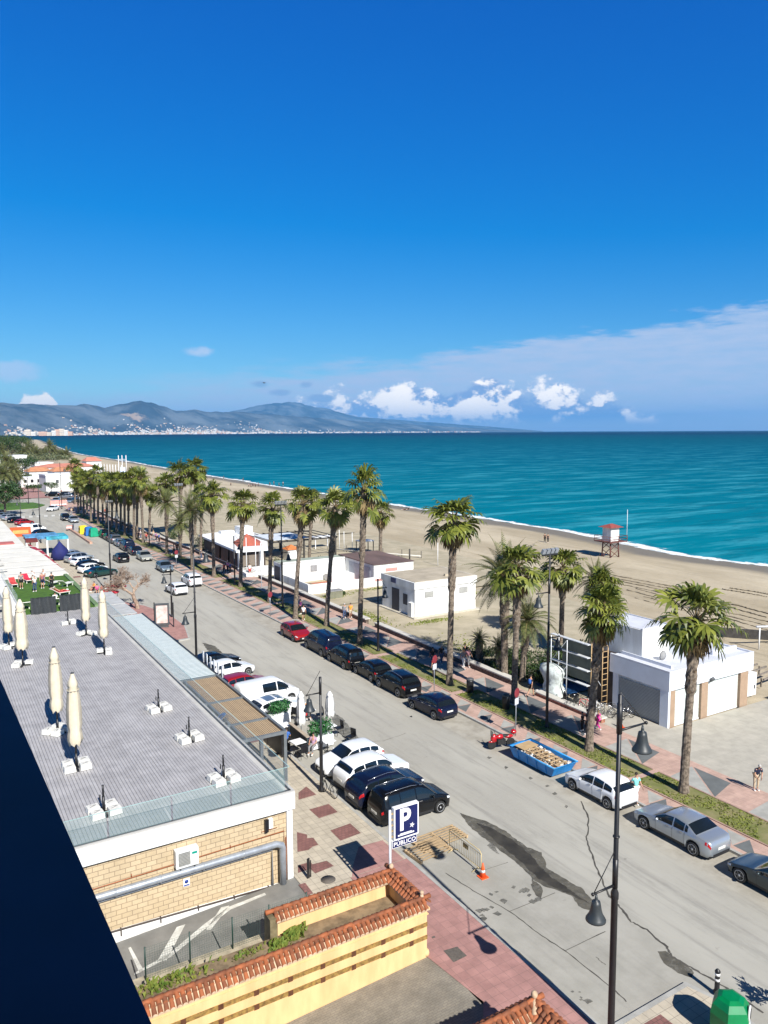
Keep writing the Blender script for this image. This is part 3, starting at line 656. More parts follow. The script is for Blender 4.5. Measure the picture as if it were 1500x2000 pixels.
mb = M(); mb.add([(13.1, 30.68, -.35), (13.1, 30.68, -.02), (5.4, 30.68, .27), (-4, 30.68, .5), (-4, 30.68, -.9)], [(0, 1, 2, 3, 4)]); mb.add([(13.1, 30.73, -.35), (13.1, 30.73, -.02), (5.4, 30.73, .27), (-4, 30.73, .5), (-4, 30.73, -.9)], [(4, 3, 2, 1, 0)]); mb.add([(13.1, 30.68, -.02), (13.1, 30.73, -.02), (-4, 30.73, .5), (-4, 30.68, .5)], [(0, 1, 2, 3)])
rp('plinth', mb, whitew)
mb = M(); mb.tube([(13.55, 30.6, -.05), (9.5, 30.6, .13), (5.4, 30.6, .30), (-4, 30.6, .55)], .035, 8)
for x in (12.2, 10.6, 9, 7.4, 5.8): mb.box(x-.02, x+.02, 30.58, 30.7, .0, .33-(x-5.4)*.04)
rp('cable_duct', mb, mat('dark_bronze', (.05, .035, .03), .6))
# grey duct along the wall
duct = mat('duct_metal', (.36, .39, .43), .42, .14, 3, metal=.45)
mb = M(); mb.tube([(-4, 30.45, 2.0), (4.9, 30.45, 2.02), (12.55, 30.45, 2.02), (12.8, 30.45, 1.9), (12.84, 30.45, 1.75), (12.84, 30.45, .0)], .15, 14)
for x in (5.6, 7.4, 9.2, 11): mb.lathe([(.17, -.03), (.17, .03)], 14, (x, 30.45, 2.02), axis='X')
mb.tube([(-4, 30.62, 1.72), (12.4, 30.62, 1.74), (12.4, 30.62, .0)], .055, 8)
rp('air_duct', mb, duct)
cop = mat('copper_pipe', (.28, .085, .03), .5, .2, 4)
mb = M(); mb.tube([(-4, 30.68, 2.25), (4.9, 30.68, 2.28), (13.02, 30.68, 2.40), (13.02, 30.68, .02)], .022, 6); mb.tube([(13.1, 30.66, 2.1), (13.1, 30.66, .05)], .02, 6)
mb.tube([(12.94, 30.66, 1.9), (12.94, 30.66, .05)], .02, 6)
for z in (.4, .8, 1.2, 1.6): mb.tube([(12.92, 30.64, z), (13.12, 30.64, z)], .012, 5)
for x in (6.3, 8.8, 10.5): mb.tube([(x, 30.66, 2.33), (x, 30.66, 2.47)], .02, 5)
rp('copper_pipe', mb, cop)
# glass balustrade: panels along the street edge and the near edge
rail = glassmat('rail_glass', (.30, .42, .42), .20); railt = mat('glass_edge', (.35, .52, .50), .3)
gb = T('glass_balustrade', 'frameless glass balustrade around the grey plank roof deck', 'balustrade', (13.3, 52, DZ))
y = 30.75; k = 0
while y < 73:
    mb = M(); mb.box(-.012, .012, y-52+.03, y-52+2.57, .02, 1.12); P('glass_panel', mb, rail, gb); y += 2.6
x = 13.1
while x > 0:
    mb = M(); mb.box(x-13.3-2.5, x-13.3-.03, 30.62-52-.012, 30.62-52+.012, .02, 1.12); P('glass_panel', mb, rail, gb); x -= 2.55
mb = M(); mb.box(-.05, .05, 30.6-52, 73.9-52, 0, .05); mb.box(-16, .05, 30.58-52, 30.68-52, 0, .05)
P('base_channel', mb, darkgrey, gb)
mb = M(); mb.box(-.014, .014, 30.6-52, 73.9-52, 1.12, 1.135); mb.box(-16, .014, 30.608-52, 30.632-52, 1.12, 1.135); P('top_edge', mb, railt, gb)
# air conditioner
t = T('air_conditioner', 'white air conditioner unit on brackets on the tan block wall', 'air conditioner', (8.52, 30.72, 2.62))
mb = M(); mb.box(-.48, .48, -.36, -.04, -.38, .38); P('case', mb, mat('ac_white', (.66, .67, .66), .5), t)
mb = M(); mb.box(-.37, .12, -.375, -.36, -.28, .28); 
for k in range(9): mb.box(-.36, .11, -.382, -.375, -.26+.06*k, -.235+.06*k, 1)
P('fan_grille', mb, [mat('ac_dark', (.16, .16, .15), .6), mat('ac_slat', (.32, .32, .30), .6)], t)
mb = M(); mb.box(.2, .42, -.366, -.36, .12, .22); P('badge', mb, mat('badge_green', (.0, .25, .19), .4), t)
for s in (-.3, .3):
    mb = M(); mb.box(s-.02, s+.02, -.4, 0, -.42, -.385); mb.box(s-.02, s+.02, -.03, 0, -.6, -.42); P('bracket', mb, black, t)
t = T('security_siren', 'black and white wall unit high on the tan wall near its corner', 'wall unit', (12.25, 30.74, 2.95))
mb = M(); mb.box(-.16, .0, -.16, 0, -.35, .2); P('speaker', mb, black, t); mb = M(); mb.box(.03, .22, -.14, 0, -.22, .22); P('box', mb, white, t); mb = M(); mb.tube([(-.3, -.02, -.33), (.45, -.05, -.3)], .015, 5); P('conduit', mb, cop, t)
t = T('wall_sign', 'small blue and white sign on the tan wall below the grey duct', 'sign', (8.55, 30.74, 1.35))
mb = M(); mb.box(-.14, .14, -.02, 0, -.17, .17); P('plate', mb, white, t)
mb = M(); mb.lathe([(.085, -.03), (.085, -.02)], 12, (0, 0, .04), axis='Y'); mb.box(-.12, .12, -.026, -.02, -.15, -.09); P('symbol', mb, mat('sign_blue', (.02, .05, .25), .5), t)

# ================================================================ TILED YELLOW WALLS
yel = mat('yellow_render', (.60, .39, .185), .9, .1, 1.6, .2, 14, sx=(1, 1, .25), col2=(.75, .495, .245))
terr = mat('terracotta_tiles', (.38, .115, .04), .8, .35, 2.6, .3, 10, isl=.7, col2=(.13, .05, .025))
mort = mat('tile_mortar', (.50, .36, .24), .9, .3, 4)
deco = mat('ochre_tile_band', (.13, .075, .025), .6, .5, 6, col2=(.36, .22, .06))
decb = mat('brown_tile', (.10, .04, .02), .5, .3, 6)
def tile_roof(mb, a, b, rise, half, z, side=1, pitch=.19, both=True, mi=0, mm=1):
    """barrel tiles over a wall running from a to b; ridge at z"""
    a = Vector((a[0], a[1], 0)); b = Vector((b[0], b[1], 0)); L = (b-a).length; u = (b-a)/L; n = Vector((-u.y, u.x, 0))
    sides = (1, -1) if both else (side,)
    for s in sides:
        k = int(L/pitch)
        vs = [a+n*s*.02+Vector((0, 0, z-.05)), b+n*s*.02+Vector((0, 0, z-.05)), b+n*s*half+Vector((0, 0, z-rise-.04)), a+n*s*half+Vector((0, 0, z-rise-.04))]
        mb.add(vs, [(0, 1, 2, 3)], mm)
        for i in range(k+1):
            c = a+u*(i*L/k); j = random.uniform(-.012, .012)
            for q in range(2):
                t0, t1 = (0, .55) if q == 0 else (.48, 1.04)
                p0 = c+n*s*(half*t0)+Vector((0, 0, z-rise*t0+.0)); p1 = c+u*j+n*s*(half*t1)+Vector((0, 0, z-rise*t1+.035*(1-q)+.0))
                vv = []; m_ = 6
                for e, (p, r) in enumerate(((p0, .068), (p1, .085))):
                    for w in range(m_):
                        an = pi*w/(m_-1); vv.append(p+u*(r*cos(an))+Vector((0, 0, r*sin(an)-.01+.02*(q == 0))))
                mb.add(vv, [(w, w+1, m_+w+1, m_+w) for w in range(m_-1)], mi, True)
                mb.add([vv[m_+w] for w in range(m_)], [tuple(range(m_))], mm if q else mi)
    k = int(L/.34)
    for i in range(k+1):                     # ridge tiles
        c = a+u*(i*L/max(1, k)); c2 = c+u*.36
        mb.tube([c+Vector((0, 0, z+.0)), c2+Vector((0, 0, z+.015))], [.075, .095], 8, mm if i % 3 == 9 else mi, sm=True)
t = T('tiled_wall', 'yellow rendered wall capped with orange roof tiles and two bands of brown tiles', 'wall', (10, 23.2, 0))
def tp(name, mb, m_): return P(name, mb, m_, t, loc=(-10, -23.2, 0))
mb = M(); mb.box(-2, 15.62, 23.02, 23.34, -.5, 2.1); mb.box(-2, 15.72, 22.96, 23.40, 2.02, 2.12); mb.box(-2, 15.68, 22.99, 23.37, 1.84, 1.88)
mb.box(15.30, 15.62, 23.34, 25.30, 1.5, 2.1); mb.box(10.3, 15.62, 25.30, 25.60, -.4, 2.1); mb.box(10.25, 15.7, 25.24, 25.66, 2.02, 2.12)
mb.lathe([(.12, 0), (.14, .1), (.12, .2), (.08, .25)], 12, (15.64, 23.12, .1)); tp('wall', mb, yel)
random.seed(7); mb = M(); tile_roof(mb, (-2, 23.18), (15.5, 23.18), .26, .38, 2.44); tp('tile_cap', mb, [terr, mort])
mb = M(); tile_roof(mb, (15.5, 23.2), (15.5, 25.5), .26, .38, 2.44, both=True); tp('end_tile_cap', mb, [terr, mort])
mb = M(); tile_roof(mb, (15.4, 25.45), (10.35, 25.45), .26, .38, 2.44); tp('rear_tile_cap', mb, [terr, mort])
for zz in (1.36, .84):
    mb = M(); mb.box(-2, 15.635, 23.0, 23.02, zz, zz+.17, 0)
    x = 14.9
    while x > 2: mb.box(x-.09, x+.09, 22.99, 23.0, zz-.02, zz+.17, 1); x -= 1.25
    tp('tile_band', mb, [deco, decb])
mb = M(); mb.box(10.05, 10.35, 25.15, 25.72, -.3, 2.3); tp('end_pier', mb, mat('dark_render', (.16, .13, .07), .9, .4, 2))  # whole end pier darker than the yellow wall
mb = M(); mb.box(-2, 15.3, 23.36, 25.28, 1.15, 1.5); tp('soil_bed', mb, mat('dry_soil', (.20, .145, .085), .95, .35, 2.2, .5, 9))
mb = M(); mb.tube([(15.5, 23.2, 2.44), (15.5, 23.2, 2.66)], [.09, .06], 8); mb.ell((15.5, 23.2, 2.68), (.09, .09, .08)); mb.ell((15.5, 25.45, 2.6), (.1, .1, .12)); tp('finial', mb, mort)
t2 = T('tiled_gatepost_wall', 'orange tiled top of the second yellow wall at the foot of the view', 'wall', (15.6, 17, 0))
mb = M(); mb.box(4, 15.75, 16.75, 17.15, -.5, 2.05); mb.box(15.4, 15.75, 12, 17.15, -.5, 2.05); mb.box(4, 15.8, 16.7, 17.2, 1.98, 2.07); P('wall', mb, yel, t2, loc=(-15.6, -17, 0))
mb = M(); tile_roof(mb, (4, 16.95), (15.6, 16.95), .28, .42, 2.42); P('tile_cap', mb, [terr, mort], t2, loc=(-15.6, -17, 0))
mb = M(); tile_roof(mb, (15.6, 16.95), (15.6, 12), .28, .42, 2.42); P('side_tile_cap', mb, [terr, mort], t2, loc=(-15.6, -17, 0))
mb = M(); mb.ell((15.6, 16.95, 2.6), (.11, .11, .13)); mb.tube([(15.6, 16.95, 2.44), (15.3, 16.6, 2.25)], .09, 8); P('finial', mb, mort, t2, loc=(-15.6, -17, 0))
# low wall with a wire fence above the ramp
t = T('low_wall', 'crumbling low concrete wall between the ramp and the weedy bed', 'wall', (8, 26.2, 0))
mb = M(); mb.box(-9, 4.6, -.25, .2, -.8, 1.0); mb.box(-9, 2.2, -.95, -.25, -.8, .88, 1); P('masonry', mb, [mat('old_concrete', (.36, .31, .22), .95, .3, 2, .4, 8), MATS['dry_soil']], t)
t = T('wire_fence', 'green wire mesh fence on dark posts above the sloping ramp', 'fence', (8, 26.2, 1.0))
for x in (5.72, 7.32, 8.94, 10.41, 12.0):
    mb = M(); mb.tube([(x-8, -.05, -.1), (x-8, -.05, 1.25)], .03, 6); P('post', mb, mat('dark_green_post', (.01, .04, .03), .5), t)
mb = M()
for k in range(70): x = -2.3+k*.09; mb.box(x-.0025, x+.0025, -.053, -.048, .02, 1.2)
for k in range(14): mb.box(-2.3, 4.0, -.055, -.052, .04+k*.09, .045+k*.09)
P('mesh', mb, mat('mesh_wire', (.05, .10, .08), .6), t)
# weeds in the bed
wl = mat('weed_leaf', (.07, .16, .02), .7, .3, 3, col2=(.26, .26, .05), isl=.5, trans=.2)
random.seed(31)
for (nm, lab, cx, cy, z, sx_, sy_, n, hh) in [('weed_patch', 'long tangle of yellow-green weeds behind the tiled wall', 6.2, 24.9, 1.48, 1.3, .32, 170, .30), ('weed_plant', 'small green weed growing near the end of the low wall', 10.15, 24.7, 1.48, .35, .25, 90, .3),
        ('weed_plant', 'leafy green weed sprouting behind the tiled wall beside the end pier', 10.95, 24.9, 1.5, .38, .25, 130, .35), ('weed_patch', 'low weeds in the middle of the bed behind the tiled wall', 9.0, 24.9, 1.48, .6, .25, 45, .18)]:
    mb = M()
    for i in range(n):
        x, y = random.gauss(0, sx_*.55), random.uniform(-sy_, sy_); h_ = random.uniform(.08, hh); th = random.uniform(0, pi); w = random.uniform(.03, .07); lx = random.uniform(-.12, .12)
        mb.add([(x-w*cos(th), y-w*sin(th), random.uniform(0, .1)), (x+w*cos(th), y+w*sin(th), 0), (x+lx+w, y+lx*.5, h_), (x+lx*.6-w, y, h_*.9)], [(0, 1, 2, 3)])
    tag(P(nm, mb, wl, loc=(cx, cy, z)), lab, 'weed', kind='stuff' if nm == 'weed_patch' else None)

# ================================================================ PARKING SIGN
t = T('parking_sign', 'tall blue parking sign with white P on a pale post by the tiled wall', 'sign', (15.75, 25.95, 0))
blu = mat('sign_navy', (.006, .012, .085), .35, .1, 2); 
mb = M(); mb.tube([(0, 0, 0), (0, 0, 4.72)], .055, 10); P('post', mb, mat('post_white', (.62, .63, .66), .45), t)
sg = link('sign_box', (lambda mb: (mb.box(.14, 1.36, -.10, .10, 3.38, 4.78), mb)[1].mesh('sign_box', white))(M()), t)
mb = M(); mb.box(.20, 1.30, -.112, -.10, 3.44, 4.72); P('blue_face', mb, blu, sg)
mb = M(); mb.box(.08, 1.30, -.05, .05, 3.02, 3.35); P('lower_plate', mb, white, t)
mb = M(); mb.box(.10, 1.28, -.056, -.05, 3.04, 3.33); P('lower_blue', mb, blu, t)
for z in (3.5, 3.75, 4.0, 4.25, 4.5): mb = M(); mb.box(.0, .14, -.03, .03, z, z+.06); P('clamp', mb, mat('brass_clamp', (.35, .25, .12), .5), t)
def text(name, s, size, loc, par, m_, rot=(pi/2, 0, 0), ext=.004, sx=1.0, bold=0.0):
    c = bpy.data.curves.new(name, 'FONT'); c.body = s; c.size = size; c.extrude = ext; c.align_x = 'CENTER'; c.align_y = 'CENTER'; c.offset = bold; c.resolution_u = 3
    o = bpy.data.objects.new(name, c); dg = bpy.context.evaluated_depsgraph_get()
    COL.objects.link(o); dg.update(); me = bpy.data.meshes.new_from_object(o.evaluated_get(dg)); bpy.data.objects.remove(o); me.materials.clear(); me.materials.append(m_)
    q = bpy.data.objects.new(name, me); COL.objects.link(q); q.parent = par; q.location = loc; q.rotation_euler = rot; q.scale = (sx, 1, 1); return q
lett = mat('letter_white', (.8, .8, .8), .5, .02, 1)
text('letter', 'P', 1.30, (.66, -.116, 4.16), sg, lett, bold=.035, sx=.86)
text('lettering', 'PÚBLICO', .25, (.69, -.06, 3.175), t, lett, bold=.002, sx=1.1)
mb = M(); mb.prism([(0, .12), (.035, .04), (.12, .04), (.05, -.02), (.08, -.11), (0, -.05), (-.08, -.11), (-.05, -.02), (-.12, .04), (-.035, .04)], 0, .004); q = P('arrow_mark', mb, lett, sg, loc=(1.02, -.113, 3.86)); q.rotation_euler = (pi/2, .3, 0)
mb = M(); mb.box(.32, 1.12, -.116, -.112, 3.52, 3.58); mb.box(.42, 1.0, -.116, -.112, 3.585, 3.62); P('car_mark', mb, lett, sg)

# ================================================================ STREET CANOPIES NEXT TO THE DECK
t = T('slatted_pergola', 'steel framed pergola roofed with pale wooden slats beside the roof deck', 'pergola', (16, 46, 0))
slat = brick('pale_slats', (.50, .37, .22), (.42, .31, .19), (.16, .11, .07), 40, .12, .03, .5, axes='YX', var=.1, bump=0)
for a, b_ in ((39.9, 42.15), (42.4, 46.4), (46.65, 51.7)):
    mb = M(); mb.box(14.8, 16.95, a, b_, 3.02, 3.07); P('slat_roof', mb, slat, t, loc=(-16, -46, 0))
for y in (39.75, 42.25, 46.5, 51.85):
    mb = M(); mb.box(13.55, 17.1, y-.07, y+.07, 2.98, 3.16); P('beam', mb, mat('frame_grey', (.13, .145, .155), .5), t, loc=(-16, -46, 0))
mb = M(); mb.box(16.98, 17.14, 39.7, 51.9, 2.98, 3.18); mb.box(14.62, 14.78, 39.7, 51.9, 2.98, 3.12); P('edge_beam', mb, MATS['frame_grey'], t, loc=(-16, -46, 0))
for x, y in ((17.05, 39.8), (15.6, 39.8), (17.05, 46.5), (17.05, 51.8)):
    mb = M(); mb.box(x-.09, x+.09, y-.09, y+.09, .12, 2.98); P('post', mb, MATS['frame_grey'], t, loc=(-16, -46, 0))
mb = M(); mb.box(13.6, 14.6, 39.75, 51.9, 2.9, 2.93); P('glass_gutter', mb, glassmat('canopy_glass', (.45, .50, .46), .75), t, loc=(-16, -46, 0))
t = T('exhaust_duct', 'curved silver exhaust pipe between the roof deck and the slatted pergola', 'duct', (14.2, 42.4, 3.1)); mb = M(); mb.tube([(.55, .9, -.4), (.5, .8, .25), (.3, .55, .45), (.0, .2, .45), (-.3, -.1, .3), (-.35, -.2, -.3)], .17, 12); P('pipe', mb, chrome, t)
mb = M(); mb.lathe([(.2, -.02), (.2, .02)], 12, (.52, .85, -.1)); P('collar', mb, steel, t)
wsl = brick('white_slats', (.66, .70, .70), (.62, .66, .67), (.16, .27, .29), 40, .30, .055, 0, axes='XY', var=.06, bump=0)
t = T('slatted_canopy', 'long white slatted canopy running beside the roof deck above the pavement', 'canopy', (15.5, 66, 0))
mb = M(); mb.box(13.62, 17.1, 52.1, 74, 3.02, 3.08); P('slat_roof', mb, wsl, t, loc=(-15.5, -66, 0))
mb = M(); mb.box(17.1, 17.22, 52.0, 74, 2.95, 3.15); P('edge_beam', mb, black, t, loc=(-15.5, -66, 0))
for y in (53, 60, 67, 73.7):
    mb = M(); mb.box(17.1, 17.2, y-.06, y+.06, .12, 2.95); P('post', mb, MATS['frame_grey'], t, loc=(-15.5, -66, 0))
for (i, y0, y1, lab) in ((0, 74.4, 79, 'flat grey awning at the end of the white slatted canopy'), (1, 79.4, 86, 'pale flat awning beside the sunbathing terrace')):
    t = T('flat_awning', lab, 'awning', (15.4, y0, 0)); mb = M(); mb.box(-1.7, 1.4, 0, y1-y0, 3.05, 3.13); P('fabric', mb, mat('awning_grey', (.42, .43, .43), .8), t)
    for y in (0.1, y1-y0-.1):
        mb = M(); mb.box(1.3, 1.38, y-.04, y+.04, .12, 3.05); P('post', mb, black, t)
# dark planter box fence of the street cafe
t = T('screen_wall', 'dark grey screen panel at the end of the street cafe', 'screen', (18.2, 45.2, .12)); mb = M(); mb.box(-.06, .06, -2.3, 2.3, 0, 1.35); P('panel', mb, darkgrey, t)
mb = M()
for y in (-2.3, 0, 2.3): mb.box(-.08, .08, y-.06, y+.06, 0, 1.42)
P('post', mb, black, t)

# ================================================================ PARASOLS ON THE DECK
cloth = mat('parasol_cloth', (.62, .55, .42), .85, .08, 2.5, .2, 9); blockm = mat('white_plastic', (.68, .67, .62), .6, .12, 5)
random.seed(4)
def closed_cloth(h0, h1, r, seed, n=18):
    mb = M(); prof = [(0, .18), (.01, .22), (.10, .60), (.16, .82), (.19, .70), (.30, .82), (.5, .95), (.72, 1.0), (.80, .86), (.87, .98), (.94, 1.05), (1.0, .75)]
    vs = []
    for i, (f, rr) in enumerate(prof):
        z = h1-(h1-h0)*f
        for j in range(n):
            a = 2*pi*j/n; fold = 1+.27*(1 if j % 2 else -1)*min(1, f*3)+.12*nz(j*.9, f*3, 1, seed)
            dz = -.14*(j % 3 == 0) if i == len(prof)-1 else 0
            vs.append((r*rr*fold*cos(a), r*rr*fold*sin(a), z+dz))
    fs = [(i*n+j, i*n+(j+1) % n, (i+1)*n+(j+1) % n, (i+1)*n+j) for i in range(len(prof)-1) for j in range(n)]+[tuple(range(n))]
    mb.add(vs, fs, 0, True); return mb
def base_parts(t, quad=True):
    mb = M(); mb.box(-.5, .5, -.05, .05, 0, .08); mb.box(-.05, .05, -.5, .5, 0, .08); mb.tube([(0, 0, 0), (0, 0, .75)], .06, 10); P('stand', mb, black, t)
    for sx_ in (-1, 1):
        for sy_ in (-1, 1):
            if not quad and sy_ > 0 and sx_ < 0: continue
            mb = M(); mb.cbox((sx_*.36, sy_*.30, .16), (.52, .46, .26), 0, taper=.94)
            mb.cbox((sx_*.36, sy_*.30, .295), (.3, .04, .02), .4, m=1); mb.cbox((sx_*.36, sy_*.30+.1, .295), (.2, .03, .02), -.3, m=1)
            P('ballast_block', mb, [blockm, grey], t)
BASES = [(5.73, 32.85, 'bare parasol stand with white blocks closest to the dark parapet edge'), (11.10, 33.12, 'empty parasol stand with white ballast blocks nearest the corner of the deck'),
         (11.16, 38.67, 'middle one of three bare parasol stands along the street side'), (10.93, 43.90, 'empty parasol stand with white blocks, furthest bare stand along the street side of the deck'),
         (9.75, 68.6, 'short black parasol stand with one white block in front of the wicker screens')]
for i, (x, y, lab) in enumerate(BASES):
    t = T('parasol_stand', lab, 'parasol stand', (x, y, DZ), .1, 'bare parasol stands on the deck'); base_parts(t, i < 4)
    mb = M(); mb.tube([(0, 0, .7), (0, 0, 1.25)], .045, 8); mb.tube([(-.14, 0, .62), (-.14, 0, .85)], .03, 6); P('socket', mb, black, t)
for i, (x, y, r, lab) in enumerate([(5.5, 38.15, .29, 'closed cream parasol in the front row of the deck, nearest the dark parapet'), (5.4, 43.43, .29, 'closed cream parasol directly behind the nearest parasol'), (10.59, 57.7, .29, 'closed cream parasol by the glass balustrade with two white blocks at its foot'),
        (10.4, 63.79, .29, 'closed cream parasol just in front of the right wicker screen'), (5.14, 57.57, .36, 'closed cream parasol with flaring skirt at the left edge of the deck'), (4.75, 62.97, .29, 'closed cream parasol furthest left in front of the sun terrace')]):
    t = T('closed_parasol', lab, 'parasol', (x, y, DZ), i*.7, 'closed parasols on the deck'); base_parts(t, i < 2)
    mb = M(); mb.tube([(0, 0, .6), (0, 0, 4.55)], .045, 10); P('pole', mb, black, t)
    P('canopy', closed_cloth(1.25, 4.72, r, i*3.1), cloth, t)
    mb = M(); mb.lathe([(.07, 4.68), (.08, 4.71), (.075, 4.745), (0, 4.75)], 10); P('cap', mb, darkgrey, t)
    mb = M(); mb.tube([(r*.95*cos(a), r*.95*sin(a), 3.9) for a in [2*pi*k/12 for k in range(12)]], .02, 5, closed=True); P('strap', mb, MATS['parasol_cloth'], t)
# ================================================================ LOW WALL BETWEEN PROMENADE AND BEACH
capw = mat('wall_cap', (.52, .50, .45), .85, .1, 1.2, .2, 10, world_co=True); stonew = mat('dark_rubble_wall', (.12, .09, .07), .95, .5, 5, .6, 9, world_co=True)
for (a, b_, lab) in ((46.0, 67.6, 'long low beach wall with pale cap running past the square white hut'), (69.5, 99.5, 'low beach wall with pale cap beside the white walled compound'), (101.5, 128, 'low beach wall with pale cap alongside the brown fronted restaurant'), (130, 205, 'far stretch of low beach wall behind the clump of many palms'), (36.5, 43.2, 'short low brick wall with pale cap in front of the scaffold')):
    t = T('beach_wall', lab, 'wall', (WALLX(a), a, 0)); ox, oy = WALLX(a), a
    mb = M(); mb.bar(lambda y: WALLX(y)+.05, lambda y: WALLX(y)+.42, a, b_, 0, .52 if a > 40 else .36, 2); P('masonry', mb, stonew if a > 40 else mat('red_brick_low', (.30, .13, .08), .9, .3, 5), t, loc=(-ox, -oy, 0))
    mb = M(); mb.bar(lambda y: WALLX(y)-.02, lambda y: WALLX(y)+.62, a, b_, .52 if a > 40 else .36, .62 if a > 40 else .45, 2); P('cap', mb, capw, t, loc=(-ox, -oy, 0))
# ================================================================ SQUARE WHITE HUT
t = T('white_hut', 'square white flat roofed hut with a dark doorway standing on the sand', 'hut', (45.1, 68.9, 0))
flatroof = mat('beige_roof', (.40, .345, .26), .95, .15, .6, .2, 6)
mb = M(); mb.box(0, 8.3, 0, 6.9, -.2, 3.2); P('wall', mb, whitew, t)
mb = M(); mb.box(-.12, 8.42, -.12, 7.02, 3.2, 3.95); P('parapet', mb, whitew, t)
mb = M(); mb.box(.1, 8.2, .1, 6.8, 3.95, 4.0); mb.box(4.9, 5.3, 1.2, 1.5, 4.0, 4.25); P('roof', mb, flatroof, t)
mb = M(); mb.box(-.4, 8.7, -.5, 7.3, -.1, .16); P('plinth', mb, mat('plinth_sand', (.48, .44, .36), .9), t)
mb = M(); mb.box(-.03, .02, 3.2, 4.75, .16, 2.7); d_ = P('door', mb, mat('dark_opening', (.006, .012, .035), .5), t)
mb = M(); mb.box(-.04, .02, 1.5, 2.35, 1.2, 2.4); P('shutter', mb, MATS['dark_opening'], t)
mb = M(); mb.box(-.17, -.12, 3.7, 4.75, 3.3, 3.85); P('wall_plaque', mb, mat('plaque_blue', (.02, .03, .10), .5), t)
mb = M(); mb.box(-.35, 0, .15, .9, .16, 1.7); P('screen', mb, whitew, t)
for x in (1.3, 6.0):
    mb = M(); mb.box(x, x+1.15, -.03, 0, 2.15, 2.8); f = P('window', mb, grey, t)
    mb = M(); mb.box(x+.06, x+1.09, -.04, -.03, 2.2, 2.75); P('louvre', mb, mat('louvre', (.33, .33, .31), .6), f)
# ================================================================ WHITE WALLED COMPOUND
t = T('walled_compound', 'white walled courtyard with an orange tiled floor behind the promenade palms', 'building', (40.5, 85.5, 0))
def cp_(name, mb, m_): return P(name, mb, m_, t, loc=(-40.5, -85.5, 0))
mb = M(); mb.box(40.5, 50.0, 86.2, 86.45, -.1, 1.25); mb.box(40.5, 40.75, 86.45, 94.2, -.1, 1.3); mb.box(40.3, 50, 94.2, 96.8, -.1, 2.75); mb.box(40.25, 50.1, 94.1, 94.25, 2.75, 2.95); cp_('wall', mb, whitew)
mb = M(); mb.box(40.4, 50, 94.3, 96.7, 2.75, 2.85); cp_('roof', mb, mat('green_grey_roof', (.30, .34, .28), .9, .2, .8))
mb = M(); mb.box(40.24, 40.32, 94.6, 96.4, 0, 2.3); cp_('door', mb, MATS['dark_opening'])
mb = M(); mb.box(44.6, 45.6, 94.15, 94.2, 1.3, 2.2); cp_('window', mb, grey)
mb = M(); mb.box(43.6, 50, 87.2, 92.5, .05, .12); cp_('floor', mb, mat('orange_tiles', (.42, .13, .06), .8, .15, 3))
mb = M(); mb.box(46.5, 50, 91.5, 93.8, .1, 1.0); cp_('bench_block', mb, whitew)
mb = M(); mb.box(41.2, 43.4, 87.2, 91.8, .05, .3); cp_('sand_bed', mb, MATS['dry_soil'])
t = T('brown_roofed_building', 'white building with a flat dark brown roof beyond the walled courtyard', 'building', (50, 86.2, 0))
def cp2(name, mb, m_): return P(name, mb, m_, t, loc=(-50, -86.2, 0))
mb = M(); mb.box(50, 56.2, 86.2, 96, -.1, 2.9); cp2('wall', mb, whitew)
mb = M(); mb.add([(49.9, 86.1, 2.95), (56.3, 86.1, 2.95), (56.3, 96.1, 3.05), (49.9, 96.1, 3.05), (49.9, 86.1, 2.88), (56.3, 86.1, 2.88), (56.3, 96.1, 2.88), (49.9, 96.1, 2.88)], [(0, 1, 2, 3), (4, 5, 1, 0), (5, 6, 2, 1), (6, 7, 3, 2), (7, 4, 0, 3)]); cp2('roof', mb, mat('brown_roof', (.13, .085, .075), .9, .25, .5, sx=(1, .3, 1), world_co=True))
mb = M(); mb.box(49.96, 50, 87.2, 93, .4, 2.5); cp2('grey_panel', mb, mat('panel_grey', (.36, .38, .42), .7))
mb = M(); mb.box(51.8, 53.6, 86.14, 86.2, 1.9, 2.3); mb.box(50.2, 51.6, 86.14, 86.2, .75, 1.0); cp2('faded_painted_sign', mb, mat('faded_pink', (.55, .25, .22), .8))
t = T('utility_box', 'grey green boxed cabinet on the sand by the low wall', 'cabinet', (42.5, 83.0, 0)); mb = M(); mb.box(-.9, .9, -.5, .5, 0, .9); P('body', mb, mat('cabinet_green', (.17, .17, .12), .9), t); mb = M(); mb.box(-.95, .95, -.55, .55, .9, 1.0); P('lid', mb, grey, t)
# ================================================================ RESTAURANT WITH THE RED PYRAMID ROOF
t = T('beach_restaurant', 'long beach restaurant with white flat roof and a low red pyramid roof', 'building', (40.3, 104, 0))
def cp3(name, mb, m_): return P(name, mb, m_, t, loc=(-40.3, -104, 0))
brownw = mat('brown_shutters', (.10, .05, .03), .7, .3, 3, sx=(1, 1, .2)); 
mb = M(); mb.prism([(38.4, 106.2), (43.2, 105.8), (48.4, 119), (48.2, 126), (44.2, 128.6), (39.2, 126.6)], 2.85, 3.15); cp3('roof', mb, mat('roof_white', (.74, .75, .76), .8, .06, .7))
mb = M(); mb.prism([(39.0, 107), (43.0, 106.4), (47.5, 119), (47.4, 125), (44, 127.4), (39.8, 125.6)], .3, 2.85); cp3('wall', mb, mat('restaurant_dark', (.06, .045, .04), .7, .4, .8))
for y0 in (107.5, 111.5, 115.5): 
    mb = M(); mb.add([(38.97, y0, .6), (38.97, y0+3.3, .6), (39.05, y0+3.3, 2.6), (39.05, y0, 2.6)], [(0, 1, 2, 3)]); cp3('shutter', mb, brownw)
